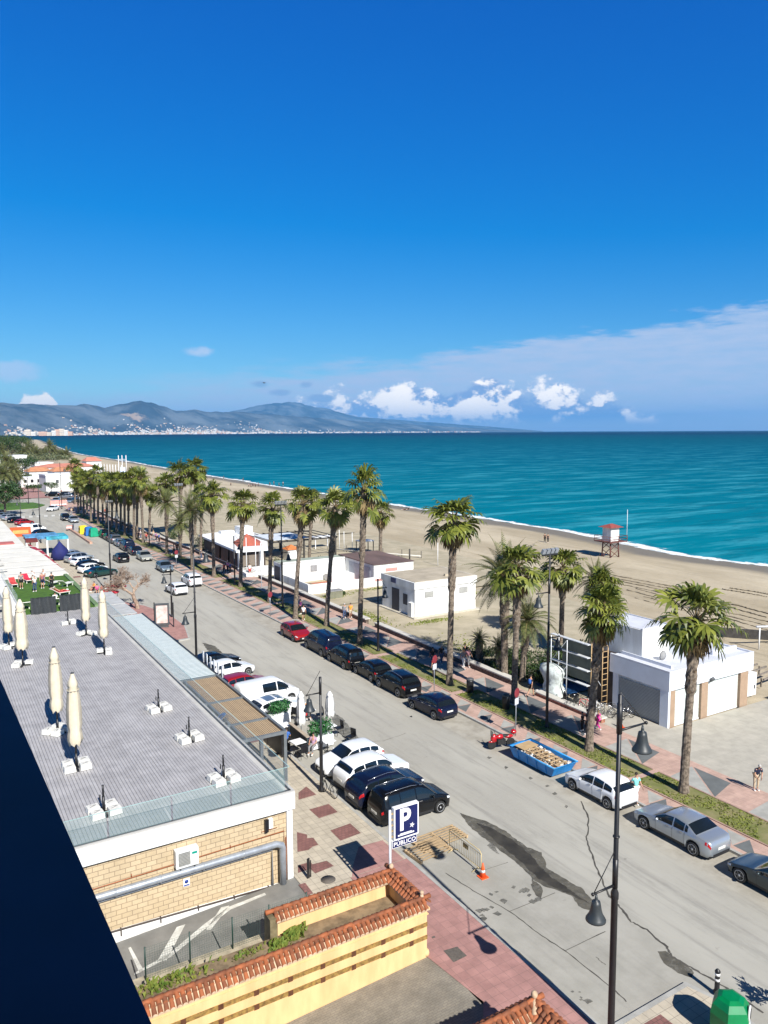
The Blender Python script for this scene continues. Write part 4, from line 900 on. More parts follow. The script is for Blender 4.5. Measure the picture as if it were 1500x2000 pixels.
mb = M(); mb.box(39.3, 41.6, 106.3, 106.6, .7, 2.3); cp3('front_panel', mb, mat('front_brown', (.16, .13, .10), .7))
for x in (38.7, 42.0):
    mb = M(); mb.box(x, x+.5, 105.9, 106.5, 0, 2.85); cp3('pillar', mb, whitew)
mb = M(); mb.add([(39.9, 109.8, 3.16), (43.6, 109.2, 3.16), (45.3, 114.2, 3.16), (41.0, 114.9, 3.16), (42.3, 112.1, 4.75)], [(0, 1, 4), (1, 2, 4), (2, 3, 4), (3, 0, 4)]); cp3('pyramid_roof', mb, mat('red_roof', (.37, .10, .065), .8, .12, 3))
mb = M(); mb.prism([(38.0, 101.2), (43.6, 101.2), (43.6, 106.4), (38.6, 106.4)], 0, .55); cp3('terrace_base', mb, whitew)
mb = M(); mb.box(45.2, 47.5, 123, 125.5, 3.15, 4.4); mb.box(42.7, 45.0, 125.0, 126.6, 3.15, 3.6); cp3('roof_unit', mb, white)
t = T('beach_pergola', 'open dark wooden pergola beyond the restaurant roof', 'pergola', (52, 116, 0))
dw = mat('dark_timber', (.05, .045, .04), .8, .3, 3)
mb = M(); mb.box(-6, 6, -4, -3.8, 2.9, 3.15); mb.box(-6, 6, 5.8, 6, 2.9, 3.15)
for k in range(9): mb.box(-6+k*1.48, -5.85+k*1.48, -4.3, 6.3, 3.15, 3.25)
P('roof_frame', mb, dw, t)
for x in (-5.8, 0, 5.7):
    for y in (-3.9, 5.9):
        mb = M(); mb.box(x-.12, x+.12, y-.12, y+.12, 0, 2.9); P('post', mb, dw, t)
mb = M(); mb.box(-5.5, 1, -3.6, 4, 3.26, 3.3); P('shade_cloth', mb, mat('shade_white', (.55, .6, .66), .8), t)
t = T('kiosk', 'small white kiosk with an orange roof next to the walled courtyard', 'kiosk', (49.9, 112.5, 0)); mb = M(); mb.box(-1, 1, -1, 1, 0, 1.7); P('wall', mb, whitew, t)
mb = M(); mb.add([(-1.2, -1.2, 1.7), (1.2, -1.2, 1.7), (1.2, 1.2, 1.7), (-1.2, 1.2, 1.7), (0, 0, 2.4)], [(0, 1, 4), (1, 2, 4), (2, 3, 4), (3, 0, 4), (0, 3, 2, 1)]); P('roof', mb, mat('orange_roof', (.5, .16, .05), .8), t)
for i, (x, y, w, lab) in enumerate(((59.5, 121, 3.4, 'small white table shelter on the sand beyond the dark pergola'), (63.5, 112.5, 2.5, 'low white cabin on the sand by the flagpoles'))):
    t = T('beach_shelter', lab, 'shelter', (x, y, 0)); mb = M(); mb.box(-w/2, w/2, -1, 1, 1.9, 2.05); P('roof', mb, white, t)
    for sx_ in (-1, 1):
        for sy_ in (-.9, .9): mb = M(); mb.box(sx_*(w/2-.1)-.06, sx_*(w/2-.1)+.06, sy_-.06, sy_+.06, 0, 1.9); P('post', mb, dw if i else white, t)
t = T('rope_fence', 'pale timber boundary fence crossing the sand behind the brown roof', 'fence', (62, 105, 0)); mb = M(); mb.tube([(-3, 12, .35), (6, -3, .35)], .12, 6); P('rail', mb, capw, t)
for k in range(6): mb = M(); mb.tube([(-3+k*1.8, 12-k*3, 0), (-3+k*1.8, 12-k*3, 1.2)], .06, 6); P('post', mb, dw, t)
# ================================================================ WHITE KIOSK BUILDING WITH SHUTTERS
t = T('shuttered_building', 'white flat roofed kiosk building with grey roller shutters and tan pillars', 'building', (42.6, 33.5, 0))
def sb(name, mb, m_): return P(name, mb, m_, t, loc=(-42.6, -33.5, 0))
bl = mat('cool_white', (.70, .74, .80), .6, .05, .8); tanp = mat('tan_pillar', (.33, .23, .155), .7, .08, 2)
mb = M(); mb.box(42.75, 51.4, 33.72, 38.55, .05, 2.75); sb('wall', mb, whitew)
mb = M(); mb.box(42.45, 51.75, 33.42, 38.7, 2.72, 3.95); sb('fascia', mb, bl)
mb = M(); mb.box(42.65, 51.55, 33.62, 38.5, 3.95, 3.98); mb.box(42.45, 51.75, 33.42, 33.6, 3.95, 4.08); mb.box(42.45, 42.63, 33.6, 38.7, 3.95, 4.08); mb.box(51.57, 51.75, 33.6, 38.7, 3.95, 4.08); mb.box(43.3, 43.5, 34.0, 38.4, 3.98, 4.2); mb.box(48.6, 51.4, 34.6, 34.8, 3.98, 4.3)
sb('roof', mb, mat('roof_bluewhite', (.58, .60, .66), .7, .08, 1))
shut = brick('shutter_slats', (.40, .415, .40), (.38, .395, .38), (.14, .15, .145), 30, .10, .016, 0, axes='YZ', var=.05, bump=.6)
shut2 = brick('shutter_slats_front', (.57, .61, .58), (.55, .59, .56), (.34, .37, .35), 30, .10, .012, 0, axes='XZ', var=.05, bump=.5)
mb = M(); mb.box(42.66, 42.74, 34.35, 37.9, .1, 2.45); sb('roller_shutter', mb, shut)
for a, b_ in ((43.25, 45.95), (46.75, 50.3)):
    mb = M(); mb.box(a, b_, 33.66, 33.70, .15, 2.70); sb('roller_shutter', mb, shut2)
    mb = M(); mb.box(a, b_, 33.62, 33.72, .05, .14); sb('shutter_sill', mb, white)
for a, b_ in ((42.72, 43.2), (46.0, 46.7), (50.4, 51.3)):
    mb = M(); mb.box(a, b_, 33.5, 33.72, .05, 2.72); sb('pillar', mb, tanp)
mb = M(); mb.box(42.5, 42.7, 33.5, 34.2, .05, 2.72); sb('corner_wall', mb, bl); mb = M(); mb.box(42.6, 42.72, 38.0, 38.5, .05, 2.72); sb('end_wall', mb, bl)
mb = M(); mb.tube([(46.9, 33.3, 2.75), (46.9, 33.42, 2.85)], .22, 10); sb('lamp', mb, darkgrey)
mb = M(); mb.tube([(50.45, 33.46, 2.9), (50.45, 33.46, 3.7)], .03, 6); sb('conduit', mb, grey)
mb = M(); mb.box(43.4, 46.3, 36.6, 40.9, 3.9, 6.1); sb('roof_room', mb, whitew)
mb = M(); mb.box(43.5, 46.2, 36.7, 40.8, 6.1, 6.14); mb.box(43.4, 46.3, 36.6, 36.7, 6.1, 6.22); mb.box(46.2, 46.3, 36.7, 40.9, 6.1, 6.22); sb('roof_room_top', mb, MATS['roof_bluewhite'])
mb = M(); mb.box(46.35, 49.5, 38.6, 41.6, 3.0, 5.0); sb('green_net', mb, mat('green_netting', (.0, .22, .18), .8, .25, 3))
mb = M(); mb.lathe([(0, 0), (.3, .08), (.36, .16)], 14, (44.6, 35.6, 4.3), axis='Y'); sb('dish', mb, grey)
mb = M(); mb.box(42.9, 46.4, 38.7, 41.2, .05, 3.9); sb('rear_wall', mb, MATS['restaurant_dark'])
t = T('power_cabinet', 'small white cabinet standing beyond the right end of the shuttered building', 'cabinet', (52.6, 34.5, .1)); mb = M(); mb.box(0, 1.3, 0, .7, 0, 1.75); P('body', mb, whitew, t); mb = M(); mb.box(1.0, 1.12, -.02, 0, .5, .8); P('lock', mb, black, t)
t = T('stone_bench', 'grey block bench with two dark slots at the right edge', 'bench', (54.3, 32.3, .1)); mb = M(); mb.box(0, 1.6, 0, .6, 0, .75); P('block', mb, grey, t); mb = M(); mb.box(.3, .65, -.02, 0, .3, .5); mb.box(.8, 1.1, -.02, 0, .3, .5); P('slot', mb, black, t)
# scaffold in front of the dark rear wall
sc_ = T('scaffold', 'tube scaffold with ladders against the dark side of the shuttered building', 'scaffold', (41.6, 39.4, .1))
pw = mat('scaffold_white', (.60, .62, .64), .5); pt = mat('scaffold_tan', (.48, .32, .16), .6)
for x, y, h_, m_ in ((-.9, 3.6, 4.6, pw), (-.9, 1.9, 4.6, pw), (-.1, 3.6, 4.6, pw), (-.1, .2, 4.6, pt), (.2, -.6, 4.7, pt), (.75, -.6, 4.7, pt)):
    mb = M(); mb.tube([(x, y, 0), (x, y, h_)], .035, 6); P('upright', mb, m_, sc_)
for z in (1.5, 2.6, 3.6, 4.6):
    mb = M(); mb.cbox((-.5, 2.0, z), (.34, 3.9, .05)); P('platform', mb, pw, sc_)
for k in range(11): 
    mb = M(); mb.tube([(.2, -.62, .35+k*.42), (.75, -.62, .35+k*.42)], .025, 5); P('rung', mb, pt, sc_)
for (a, b_) in (((-.9, 3.6, 2.6), (-.9, 1.9, 4.6)), ((-.9, 3.6, .3), (-.9, 1.9, 2.6)), ((-.1, .2, 2.6), (.2, -.6, 1.5))):
    mb = M(); mb.tube([a, b_], .02, 5); P('brace', mb, pw, sc_)
mb = M(); mb.box(-.1, .05, .3, 3.2, 1.6, 4.4); P('wall_panel', mb, mat('olive_panel', (.12, .13, .10), .8), sc_)
# wrapped statue
t = T('wrapped_statue', 'tall pale sculpture standing on a pedestal beside the low brick wall', 'sculpture', (40.75, 42.6, .1))
mb = M(); random.seed(2); vs = []; n = 14; L = [(0, .75), (.5, .7), (.9, .55), (1.3, .62), (1.8, .8), (2.1, .75), (2.3, .4), (2.38, .05)]
for i, (z, r) in enumerate(L):
    for j in range(n):
        a = 2*pi*j/n; rr = r*(1+.25*nz(cos(a), sin(a), 2, z)); vs.append((rr*1.0*cos(a), rr*1.5*sin(a)+z*.15, z))
mb.add(vs, [(i*n+j, i*n+(j+1) % n, (i+1)*n+(j+1) % n, (i+1)*n+j) for i in range(len(L)-1) for j in range(n)], 0, True); P('figure', mb, mat('weathered_plaster', (.48, .52, .50), .6, .35, 3, .6, 5), t)
mb = M(); mb.box(-.8, .8, -.4, 1.3, -.1, .12); P('pedestal', mb, whitew, t)
t = T('blue_pool_tarp', 'deep blue tarpaulin spread on the ground behind the sculpture', 'tarpaulin', (43.2, 43.6, .04)); mb = M(); random.seed(6)
vs = [((i-6)*.35, (j-4)*.4, .02+.12*random.random()) for j in range(9) for i in range(13)]; mb.add(vs, [(j*13+i, j*13+i+1, (j+1)*13+i+1, (j+1)*13+i) for j in range(8) for i in range(12)]); P('sheet', mb, mat('tarp_blue', (.01, .05, .14), .5, .3, 2), t)
# timber frames on the sand at the far right
for i, (x, y, lab) in enumerate(((57.5, 36.5, 'weathered timber frame on the sand behind the white cabinet'), (61.5, 35.0, 'low timber table frame at the right edge on the sand'))):
    t = T('timber_frame', lab, 'timber frame', (x, y, 0))
    for k in range(4):
        mb = M(); mb.cbox((0, -1.2+k*.8, .75), (3.4, .12, .12), .1); P('beam', mb, mat('grey_timber', (.20, .17, .14), .9, .3, 3), t)
    for sx_ in (-1.4, 1.4):
        for sy_ in (-1, 1): mb = M(); mb.cbox((sx_, sy_, .36), (.1, .1, .72)); P('leg', mb, MATS['grey_timber'], t)
for i, (a, b_, lab) in enumerate((((66, 42.5), (72, 39.5), 'long white roof beam crossing above the sand beyond the shuttered building'), ((66.5, 38.5), (73, 35.5), 'second white roof beam at the right edge above the sand'))):
    t = T('shade_frame', lab, 'shade frame', (a[0], a[1], -.2)); v = Vector((b_[0]-a[0], b_[1]-a[1], 0))
    mb = M(); mb.tube([(0, 0, 2.2), tuple(v+Vector((0, 0, 2.2)))], .12, 6); P('beam', mb, white, t)
    for f in (.05, .5, .95): mb = M(); mb.tube([tuple(v*f), tuple(v*f+Vector((0, 0, 2.2)))], .06, 6); P('post', mb, white, t)
t = T('retaining_wall', 'dark timber retaining wall on the sand beyond the shuttered building', 'wall', (66, 47, 0)); mb = M(); mb.add([(-2, 4, -.4), (10, -10, -.4), (10, -10, .7), (-2, 4, .7), (-1.8, 4.2, -.4), (10.2, -9.8, -.4), (10.2, -9.8, .7), (-1.8, 4.2, .7)], [(0, 1, 2, 3), (4, 7, 6, 5), (3, 2, 6, 7), (0, 3, 7, 4), (1, 5, 6, 2)]); P('planking', mb, dw, t)
# ================================================================ LIFEGUARD TOWER
t = T('lifeguard_tower', 'white lifeguard cabin with red roof raised on crossed dark legs', 'lifeguard tower', (96.4, 88.4, -.4))
rust = mat('rusty_frame', (.13, .05, .04), .8, .3, 3)
for sx_ in (-1, 1):
    for sy_ in (-1, 1):
        mb = M(); mb.tube([(sx_*1.0, sy_*.9, 0), (sx_*.9, sy_*.8, 2.6)], .11, 6); P('leg', mb, rust, t)
for s_ in (-1, 1):
    for a, b_ in ((0, 1.3), (1.3, 2.5)):
        mb = M(); mb.tube([(-1, s_*.9, a), (1, s_*.9, b_)], .06, 5); P('brace', mb, rust, t)
        mb = M(); mb.tube([(1, s_*.9, a), (-1, s_*.9, b_)], .06, 5); P('brace', mb, rust, t)
mb = M(); mb.box(-2.0, 2.0, -1.7, 1.7, 2.6, 2.75); P('platform', mb, rust, t)
mb = M()
for z in (3.15, 3.6):
    mb.tube([(-2, -1.7, z), (2, -1.7, z), (2, 1.7, z), (-2, 1.7, z)], .05, 5, closed=True)
for x, y in ((-2, -1.7), (0, -1.7), (2, -1.7), (2, 1.7), (0, 1.7), (-2, 1.7), (-2, 0), (2, 0)): mb.tube([(x, y, 2.7), (x, y, 3.65)], .05, 5)
P('railing', mb, rust, t)
mb = M(); mb.box(-.95, .95, -.9, .9, 2.75, 5.0); P('cabin', mb, whitew, t)
mb = M(); mb.add([(-1.5, -1.45, 5.0), (1.5, -1.45, 5.0), (1.5, 1.45, 5.0), (-1.5, 1.45, 5.0), (-.3, 0, 5.55), (.3, 0, 5.55)], [(0, 1, 5, 4), (1, 2, 5), (2, 3, 4, 5), (3, 0, 4), (0, 3, 2, 1)]); P('roof', mb, mat('dull_red_roof', (.26, .06, .05), .8), t)
mb = M(); mb.tube([(2.0, -1.6, 2.7), (2.0, -1.6, 7.9)], .035, 5); P('mast', mb, white, t)
# white poles standing on the sand
poles = [(640, 1075, 1043, 0), (663, 1075, 1035, 0), (672, 1072, 1038, 0), (688, 1072, 1040, 0), (711, 1078, 1038, 0), (656, 1060, 1030, 0), (800, 1095, 1072, 1), (855, 1105, 1060, 0), (471, 1125, 1050, 0), (482, 1120, 1050, 0), (511, 1150, 1060, 0), (500, 1122, 1050, 0)]
PLAB = ['thin white pole at the left of the flagpole line beyond the brown roof', 'thin white pole second from the left beyond the brown roof', 'tallest thin white pole of the line beyond the brown roof', 'white pole by the leaning palm trunk beyond the brown roof', 'rightmost white pole beyond the brown roof', 'white pole furthest back on the sand near the dark pergola', 'short dark stump post on the sand right of the bushy beach palm', 'leaning white pole behind the roof of the square hut', 'white pole left of the pair in front of the red pyramid restaurant', 'white pole right of the pair in front of the red pyramid restaurant', 'tall white flagpole beside the compound door', 'white pole at the corner of the restaurant terrace']
for (x, yb, yt, k), lab in zip(poles, PLAB):
    g = G(x, yb, 0); h_ = HT(g.x, g.y, yt); mb = M(); mb.tube([(0, 0, -.2), (.0, 0, h_)], .05 if not k else .14, 6); tag(P('pole', mb, dw if k else white, loc=(g.x, g.y, 0)), lab, 'pole', 'poles on the beach')
for k in range(14):
    g = G(165+k*5.6, 925+k*.5, 0); h_ = 5.5; mb = M(); mb.tube([(0, 0, -.2), (0, 0, h_)], .14, 5); tag(P('pole', mb, white, loc=(g.x, g.y, 0)), 'one of the row of white poles on the far beach', 'pole', 'row of white poles on the far beach')
g = G(240, 927, 0); t = T('play_frame', 'tall white climbing frame of upright poles on the far beach', 'frame', (g.x, g.y, 0))
for x, y in ((-1.8, 0), (0, .5), (1.8, 0)): mb = M(); mb.tube([(x, y, 0), (x, y, 9.5)], .16, 6); P('upright', mb, white, t)
mb = M(); mb.tube([(-1.8, 0, 7.5), (1.8, 0, 7.5)], .1, 6); P('crossbar', mb, white, t)
mb = M(); mb.box(-1.2, 1.2, -.3, .3, 1, 3.6); P('board', mb, mat('pale_blue_board', (.5, .6, .75), .6), t)

# ================================================================ SUN TERRACE AND ROOFS BEYOND THE DECK
tz = DZ
turf = mat('artificial_grass', (.04, .10, .008), .95, .2, 2, .4, 60, col2=(.065, .15, .012))
t = T('terrace_building', 'raised sunbathing terrace with artificial grass beyond the wicker screens', 'building', (9, 84, 0))
def te(name, mb, m_): return P(name, mb, m_, t, loc=(-9, -84, 0))
mb = M(); mb.box(-8, 13.15, 73.95, 92.5, -.2, 4.15); te('wall', mb, whitew)
mb = M(); mb.box(6.6, 12.9, 73.95, 92.5, 4.15, DZ+.03); te('turf', mb, turf)
mb = M(); mb.box(12.9, 13.3, 73.95, 92.5, 4.15, 4.45); te('border', mb, mat('green_border', (.14, .22, .10), .8)); mb = M(); mb.box(-8, 6.6, 73.95, 92.5, 4.15, 4.3); te('side_deck', mb, mat('pale_deck', (.42, .40, .36), .8))
mb = M(); mb.box(5.6, 6.6, 74.0, 92.4, 4.3, 5.0); mb.box(-2, 5.6, 86, 92.4, 4.3, 5.3); te('white_upstand', mb, whitew)
for a in (74.5, 78.5, 82.5, 86.5):
    mb = M(); mb.box(6.45, 6.5, a, a+3.9, 5.0, 6.0); te('glass_panel', mb, rail)
wick = mat('black_wicker', (.022, .026, .028), .7, .4, 8, .8, 25)
for i, (x0, x1, lab) in enumerate(((7.45, 9.55, 'left dark wicker screen at the far end of the plank deck'), (9.85, 12.0, 'right dark wicker screen at the far end of the plank deck'))):
    t2 = T('wicker_screen', lab, 'screen', ((x0+x1)/2, 73.6, DZ)); w = x1-x0; n = 24; mb = M()
    vs = []
    for j in range(2):
        for i_ in range(n+1): vs.append((-w/2+w*i_/n, .10*sin(i_*.8)-.03+.07*j, 0))
        for i_ in range(n+1): vs.append((-w/2+w*i_/n, .10*sin(i_*.8+1)-.03+.07*j, 1.5))
    N1 = n+1
    mb.add(vs, [(k, k+1, N1+k+1, N1+k) for k in range(n)]+[(2*N1+k, 3*N1+k, 3*N1+k+1, 2*N1+k+1) for k in range(n)]+[(N1+k, N1+k+1, 3*N1+k+1, 3*N1+k) for k in range(n)]); P('weave', mb, wick, t2)
    mb = M()
    for z in [q*.1+.05 for q in range(14)]: mb.tube([(-w/2+w*i_/n, .10*sin(i_*.8+z)-.06, z) for i_ in range(n+1)], .014, 4)
    P('reed', mb, mat('wicker_light', (.10, .11, .12), .6), t2)
def lounger(name, lab, x, y, rz, towel=None, z=DZ+.03, up=.6):
    t2 = T(name, lab, 'sun lounger', (x, y, z), rz, 'white sun loungers on the terraces')
    mb = M(); mb.box(-.33, .33, -.95, .25, .30, .36); P('seat', mb, blockm, t2)
    mb = M(); mb.cbox((0, .25+.4*cos(up), .33+.4*sin(up)), (.66, .8, .05), 0, rx=up); P('backrest', mb, blockm, t2)
    for sx_ in (-.28, .28):
        for sy_ in (-.8, .15): mb = M(); mb.box(sx_-.035, sx_+.035, sy_-.035, sy_+.035, 0, .3); P('leg', mb, blockm, t2)
    if towel: mb = M(); mb.box(-.3, .3, -.9, .22, .362, .38); mb.cbox((0, .25+.4*cos(up)-.03, .33+.4*sin(up)+.04), (.6, .78, .03), 0, rx=up); tag(P('towel', mb, towel, loc=(x, y, z), rz=rz), ('bright red towel' if towel is redt else 'patterned towel') + ' on the lounger ' + ' '.join(lab.replace('white lounger ', '').split()[:9]), 'towel')
redt = mat('red_towel', (.55, .02, .05), .9, .15, 3)
for i, a in enumerate([('white lounger with high back left of the two before the wicker screens', 7.3, 76.4, 3.14, None), ('white lounger with high back right of the pair before the wicker screens', 8.25, 76.3, 3.14, None), ('white lounger with an orange patterned back near the glass balustrade', 11.7, 76.6, 3.2, mat('orange_towel', (.55, .15, .07), .9, .5, 9)),
        ('white lounger holding a sitting sunbather in the middle of the terrace', 9.9, 76.6, 3.0, None), ('white lounger under a red towel in the middle of the artificial grass', 10.9, 81.0, 1.9, redt), ('white lounger at the back of the lawn with a bright red towel hung over it', 8.9, 90.3, .2, redt),
        ('white lounger with a red patterned towel at the back left of the lawn', 7.4, 88.6, .1, mat('red_patterned_towel', (.5, .05, .05), .9, .6, 9)), ('white lounger tipped sideways near the standing man in black', 10.9, 86.8, 2.2, None), ('white lounger between the standing sunbathers and the turf edge', 12.1, 85.5, 2.4, None),
        ('white lounger on the raised pale deck at the left edge', 3.6, 84.0, 1.3, None), ('white lounger behind the left wicker screen beside the white upstand', 5.2, 76.0, 2.9, None)]): lounger('sun_lounger', a[0], a[1], a[2], a[3], a[4])
# big awnings and roofs beyond
cream_cl = mat('cream_canvas', (.66, .64, .58), .9, .06, .4); 
t = T('white_roof', 'broad white fabric roof beyond the sunbathing terrace', 'roof', (8, 103, 0))
mb = M(); mb.add([(-8, -9.5, 4.5), (5.6, -9.5, 4.3), (4.6, 8, 4.6), (3.6, 16, 4.5), (-8, 16, 4.9), (-8, -9.5, 4.3), (5.6, -9.5, 4.1), (4.6, 8, 4.4), (3.6, 16, 4.3), (-8, 16, 4.3)], [(0, 1, 2), (0, 2, 3, 4), (0, 5, 6, 1), (1, 6, 7, 2), (2, 7, 8, 3)]); P('canvas', mb, cream_cl, t)
mb = M(); mb.box(-8, 4.2, -9.2, 15.8, 0, 4.1); P('wall', mb, whitew, t)
mb = M()
for k in range(6): mb.cbox((1.2-.1*k, -8+k*4.2, 4.62), (8.5, .05, .05), .06*(k % 2)); mb.cbox((-1.5, -6+k*4.2, 4.7), (2.2, .5, .05), .2, 1)
P('seam', mb, [mat('seam_grey', (.50, .49, .46), .9), mat('canvas_patch', (.50, .48, .43), .9)], t)
mb = M(); mb.box(-8, -2.2, -1.0, 1.2, 4.75, 4.95); mb.box(-6, -1.9, -8.9, -7.2, 4.4, 4.62); P('dark_panel', mb, mat('dark_green_panel', (.03, .07, .06), .8), t)
t = T('red_awning', 'narrow red awning along the edge of the broad white roof', 'awning', (13, 110, 0)); mb = M(); mb.add([(-.3, -8, 4.0), (1.6, -8.5, 3.0), (1.4, 14, 3.0), (-.5, 14, 4.1), (-.3, -8, 3.95), (1.6, -8.5, 2.8), (1.4, 14, 2.8), (-.5, 14, 4.0)], [(0, 1, 2, 3), (1, 5, 6, 2), (0, 4, 5, 1), (4, 7, 6, 5)]); P('cloth', mb, mat('awning_red', (.42, .03, .05), .8), t)
for y in (-7.5, 3, 13): mb = M(); mb.tube([(1.4, y, .1), (1.4, y, 2.9)], .05, 6); P('post', mb, white, t)
t = T('long_white_building', 'long white building with a red stripe beyond the fabric roof', 'building', (6, 133, 0)); mb = M(); mb.box(-8, 5.5, -12, 22, 0, 4.2); P('wall', mb, whitew, t)
mb = M(); mb.box(-8.2, 5.7, -12.2, 22.2, 4.2, 4.45); P('roof', mb, cream_cl, t); mb = M(); mb.box(-8, 4.6, -11.5, -9, 4.46, 4.6); P('stripe', mb, mat('faded_red', (.42, .12, .11), .9), t); mb = M(); mb.box(-5, 3, 2, 9, 4.45, 5.2); P('roof_box', mb, whitew, t)
t = T('orange_kiosk', 'orange red shop sign board above the street terrace', 'signboard', (13.4, 142, 0)); mb = M(); mb.box(-1.6, 1.6, -.2, .2, 3.0, 4.6); P('board', mb, mat('orange_sign', (.55, .09, .02), .6), t); mb = M(); mb.box(-1.2, 1.2, -.23, -.2, 3.5, 4.1); P('lettering_band', mb, mat('yellow_sign', (.7, .35, .1), .6), t)
for x in (-1.4, 1.4): mb = M(); mb.box(x-.1, x+.1, -.1, .1, 0, 3.0); P('post', mb, mat('brown_post', (.12, .03, .02), .7), t)
for (nm, lab, cx, cy, w, d_, h_, c) in (('blue_awning', 'blue and white terrace awning beside the tall lamp post', 16.2, 140, 2.6, 4.5, 3.2, mat('awning_blue', (.08, .25, .45), .8, .5, .9)), ('turquoise_awning', 'turquoise and white awning furthest out toward the road', 18.4, 139, 1.7, 5.0, 3.1, mat('awning_teal', (.05, .32, .42), .8, .5, .9)), ('brown_awning', 'dark red awning between the orange board and the blue awning', 14.4, 137.5, .9, 3.5, 3.0, mat('awning_brown', (.12, .02, .02), .8))):
    t = T(nm, lab, 'awning', (cx, cy, 0)); mb = M(); mb.box(-w, w, -d_/2, d_/2, h_, h_+.15); mb.box(-w, w, -d_/2-.02, -d_/2, h_-.35, h_); P('cloth', mb, c, t)
    for x in (-w+.1, w-.1): mb = M(); mb.box(x-.12, x+.12, -d_/2, -d_/2+.2, 0, h_-.35); P('post', mb, white, t)
t = T('blue_parasol', 'dark blue closed tent parasol at the kerb in front of the terrace awnings', 'parasol', (18.0, 131.5, .12)); mb = M(); mb.lathe([(1.5, .2), (1.2, 1.6), (.5, 2.4), (.04, 3.0)], 10); P('canopy', mb, mat('navy_cloth', (.01, .015, .11), .8), t); mb = M(); mb.tube([(0, 0, 0), (0, 0, 3.1)], .05, 6); P('pole', mb, black, t)
# ================================================================ FAR END OF THE STREET
def house(nm, lab, x, y, w, d_, h_, roofc=None, rise=1.2, wins=3, z=0, rz=0.1, winc=None):
    t = T(nm, lab, 'house', (x, y, z), rz); mb = M(); mb.box(0, w, 0, d_, -.3, h_); P('wall', mb, whitew, t)
    if roofc: mb = M(); mb.add([(-.5, -.5, h_), (w+.5, -.5, h_), (w+.5, d_+.5, h_), (-.5, d_+.5, h_), (w*.2, d_/2, h_+rise), (w*.8, d_/2, h_+rise)], [(0, 1, 5, 4), (1, 2, 5), (2, 3, 4, 5), (3, 0, 4), (0, 3, 2, 1)]); P('roof', mb, roofc, t)
    else: mb = M(); mb.box(-.2, w+.2, -.2, d_+.2, h_, h_+.35); P('roof', mb, white, t)
    for k in range(wins):
        mb = M(); xx = w*(k+.7)/(wins+.4); mb.box(xx-.5, xx+.5, -.05, 0, h_*.5, h_*.5+1.2); P('window', mb, winc or darkgrey, t)
    return t
pr = mat('pale_red_roof', (.52, .20, .14), .85, .12, .6); orr = mat('orange_tile_roof', (.50, .22, .11), .85, .15, .6)
house('villa', 'large white villa with a pale red roof behind the far roundabout', 43.5, 360, 24, 14, 5.6, pr, 1.4, 4)
house('white_cafe', 'white cafe building with dark windows and orange rear roof by the far parked cars', 36.5, 292, 13, 10, 5.6, None, 0, 2)
house('low_house', 'low house with orange tiled roof left of the large white villa', 37.5, 350, 9, 10, 4.5, orr, 1.6, 1)
house('tiled_annex', 'small annex with an orange roof between the villa and the white cafe', 42, 312, 10, 10, 6.0, orr, 1.5, 1)
house('beach_house', 'small white house with red gable at the right end of the villa', 68, 395, 7, 8, 6.8, pr, 1.8, 1)
house('low_white_block', 'long low white building under the distant palm grove', 36, 430, 22, 12, 5, None, 0, 4)
house('terraced_block', 'white terrace building with dark openings far down the street', 30, 470, 20, 12, 8, None, 0, 3, winc=black)
house('shop_row', 'grey white shopfront row left of the far promenade entrance', 22, 330, 12, 14, 4.2, None, 0, 3)
house('pale_pavilion', 'pale open pavilion beside the far pink square', 31, 318, 8, 8, 3.6, None, 0, 3, winc=black)
for i, (x, y, w, h_) in enumerate(((55, 842, 10, 9.5), (66, 843, 8, 6), (84, 845, 13, 6), (96, 846, 8, 5), (106, 844, 7, 8), (113, 842, 7, 10), (121, 841, 8, 11), (129, 843, 8, 9), (138, 845, 8, 6), (25, 846, 9, 5))):
    d_ = ray(x, 849); r0 = 8250; hh = hypot(d_.x, d_.y); px_, py_ = d_.x/hh*r0, d_.y/hh*r0; H_ = h_/1500*r0; W_ = w/1500*r0
    LB = ['wide cream apartment block standing alone at the left of the far shore', 'lower white block right next to the lone cream apartment block', 'long low beige block on the far shore', 'small low white block between two beige ones on the far shore', 'white block left of the tall peach tower on the far shore', 'tall peach coloured tower block on the far shore', 'tallest salmon coloured block on the far shore', 'cream block just right of the tallest salmon one on the far shore', 'low white block ending the row of far shore apartments', 'low pale block furthest left under the hills'][i]
    mb = M(); mb.cbox((0, 0, H_/2), (W_, 40, H_+10), -.4, 0)
    for k in range(3): mb.cbox((0, 0, H_*(.25+.25*k)), (W_*1.01, 41, H_*.06), -.4, 1)
    tag(P('apartment_block', mb, [mat('block%d' % (i % 3), [(.66, .56, .44), (.70, .66, .60), (.62, .38, .26)][i % 3] if i not in (5, 6) else (.62, .38, .26), .9), grey], loc=(px_, py_, 0)), LB, 'apartment block', 'apartment blocks on the far shore')
mb = M(); mb.prism([(12, 224), (26, 228), (29, 236), (27, 246), (14, 252), (0, 250), (0, 226)], 0, .18); ST('traffic_island', mb, turf)
mb = M(); mb.flat([(18, 263), (34, 263), (36, 330), (22, 330)], .125); ST('far_square', mb, MATS['pink_slabs'])
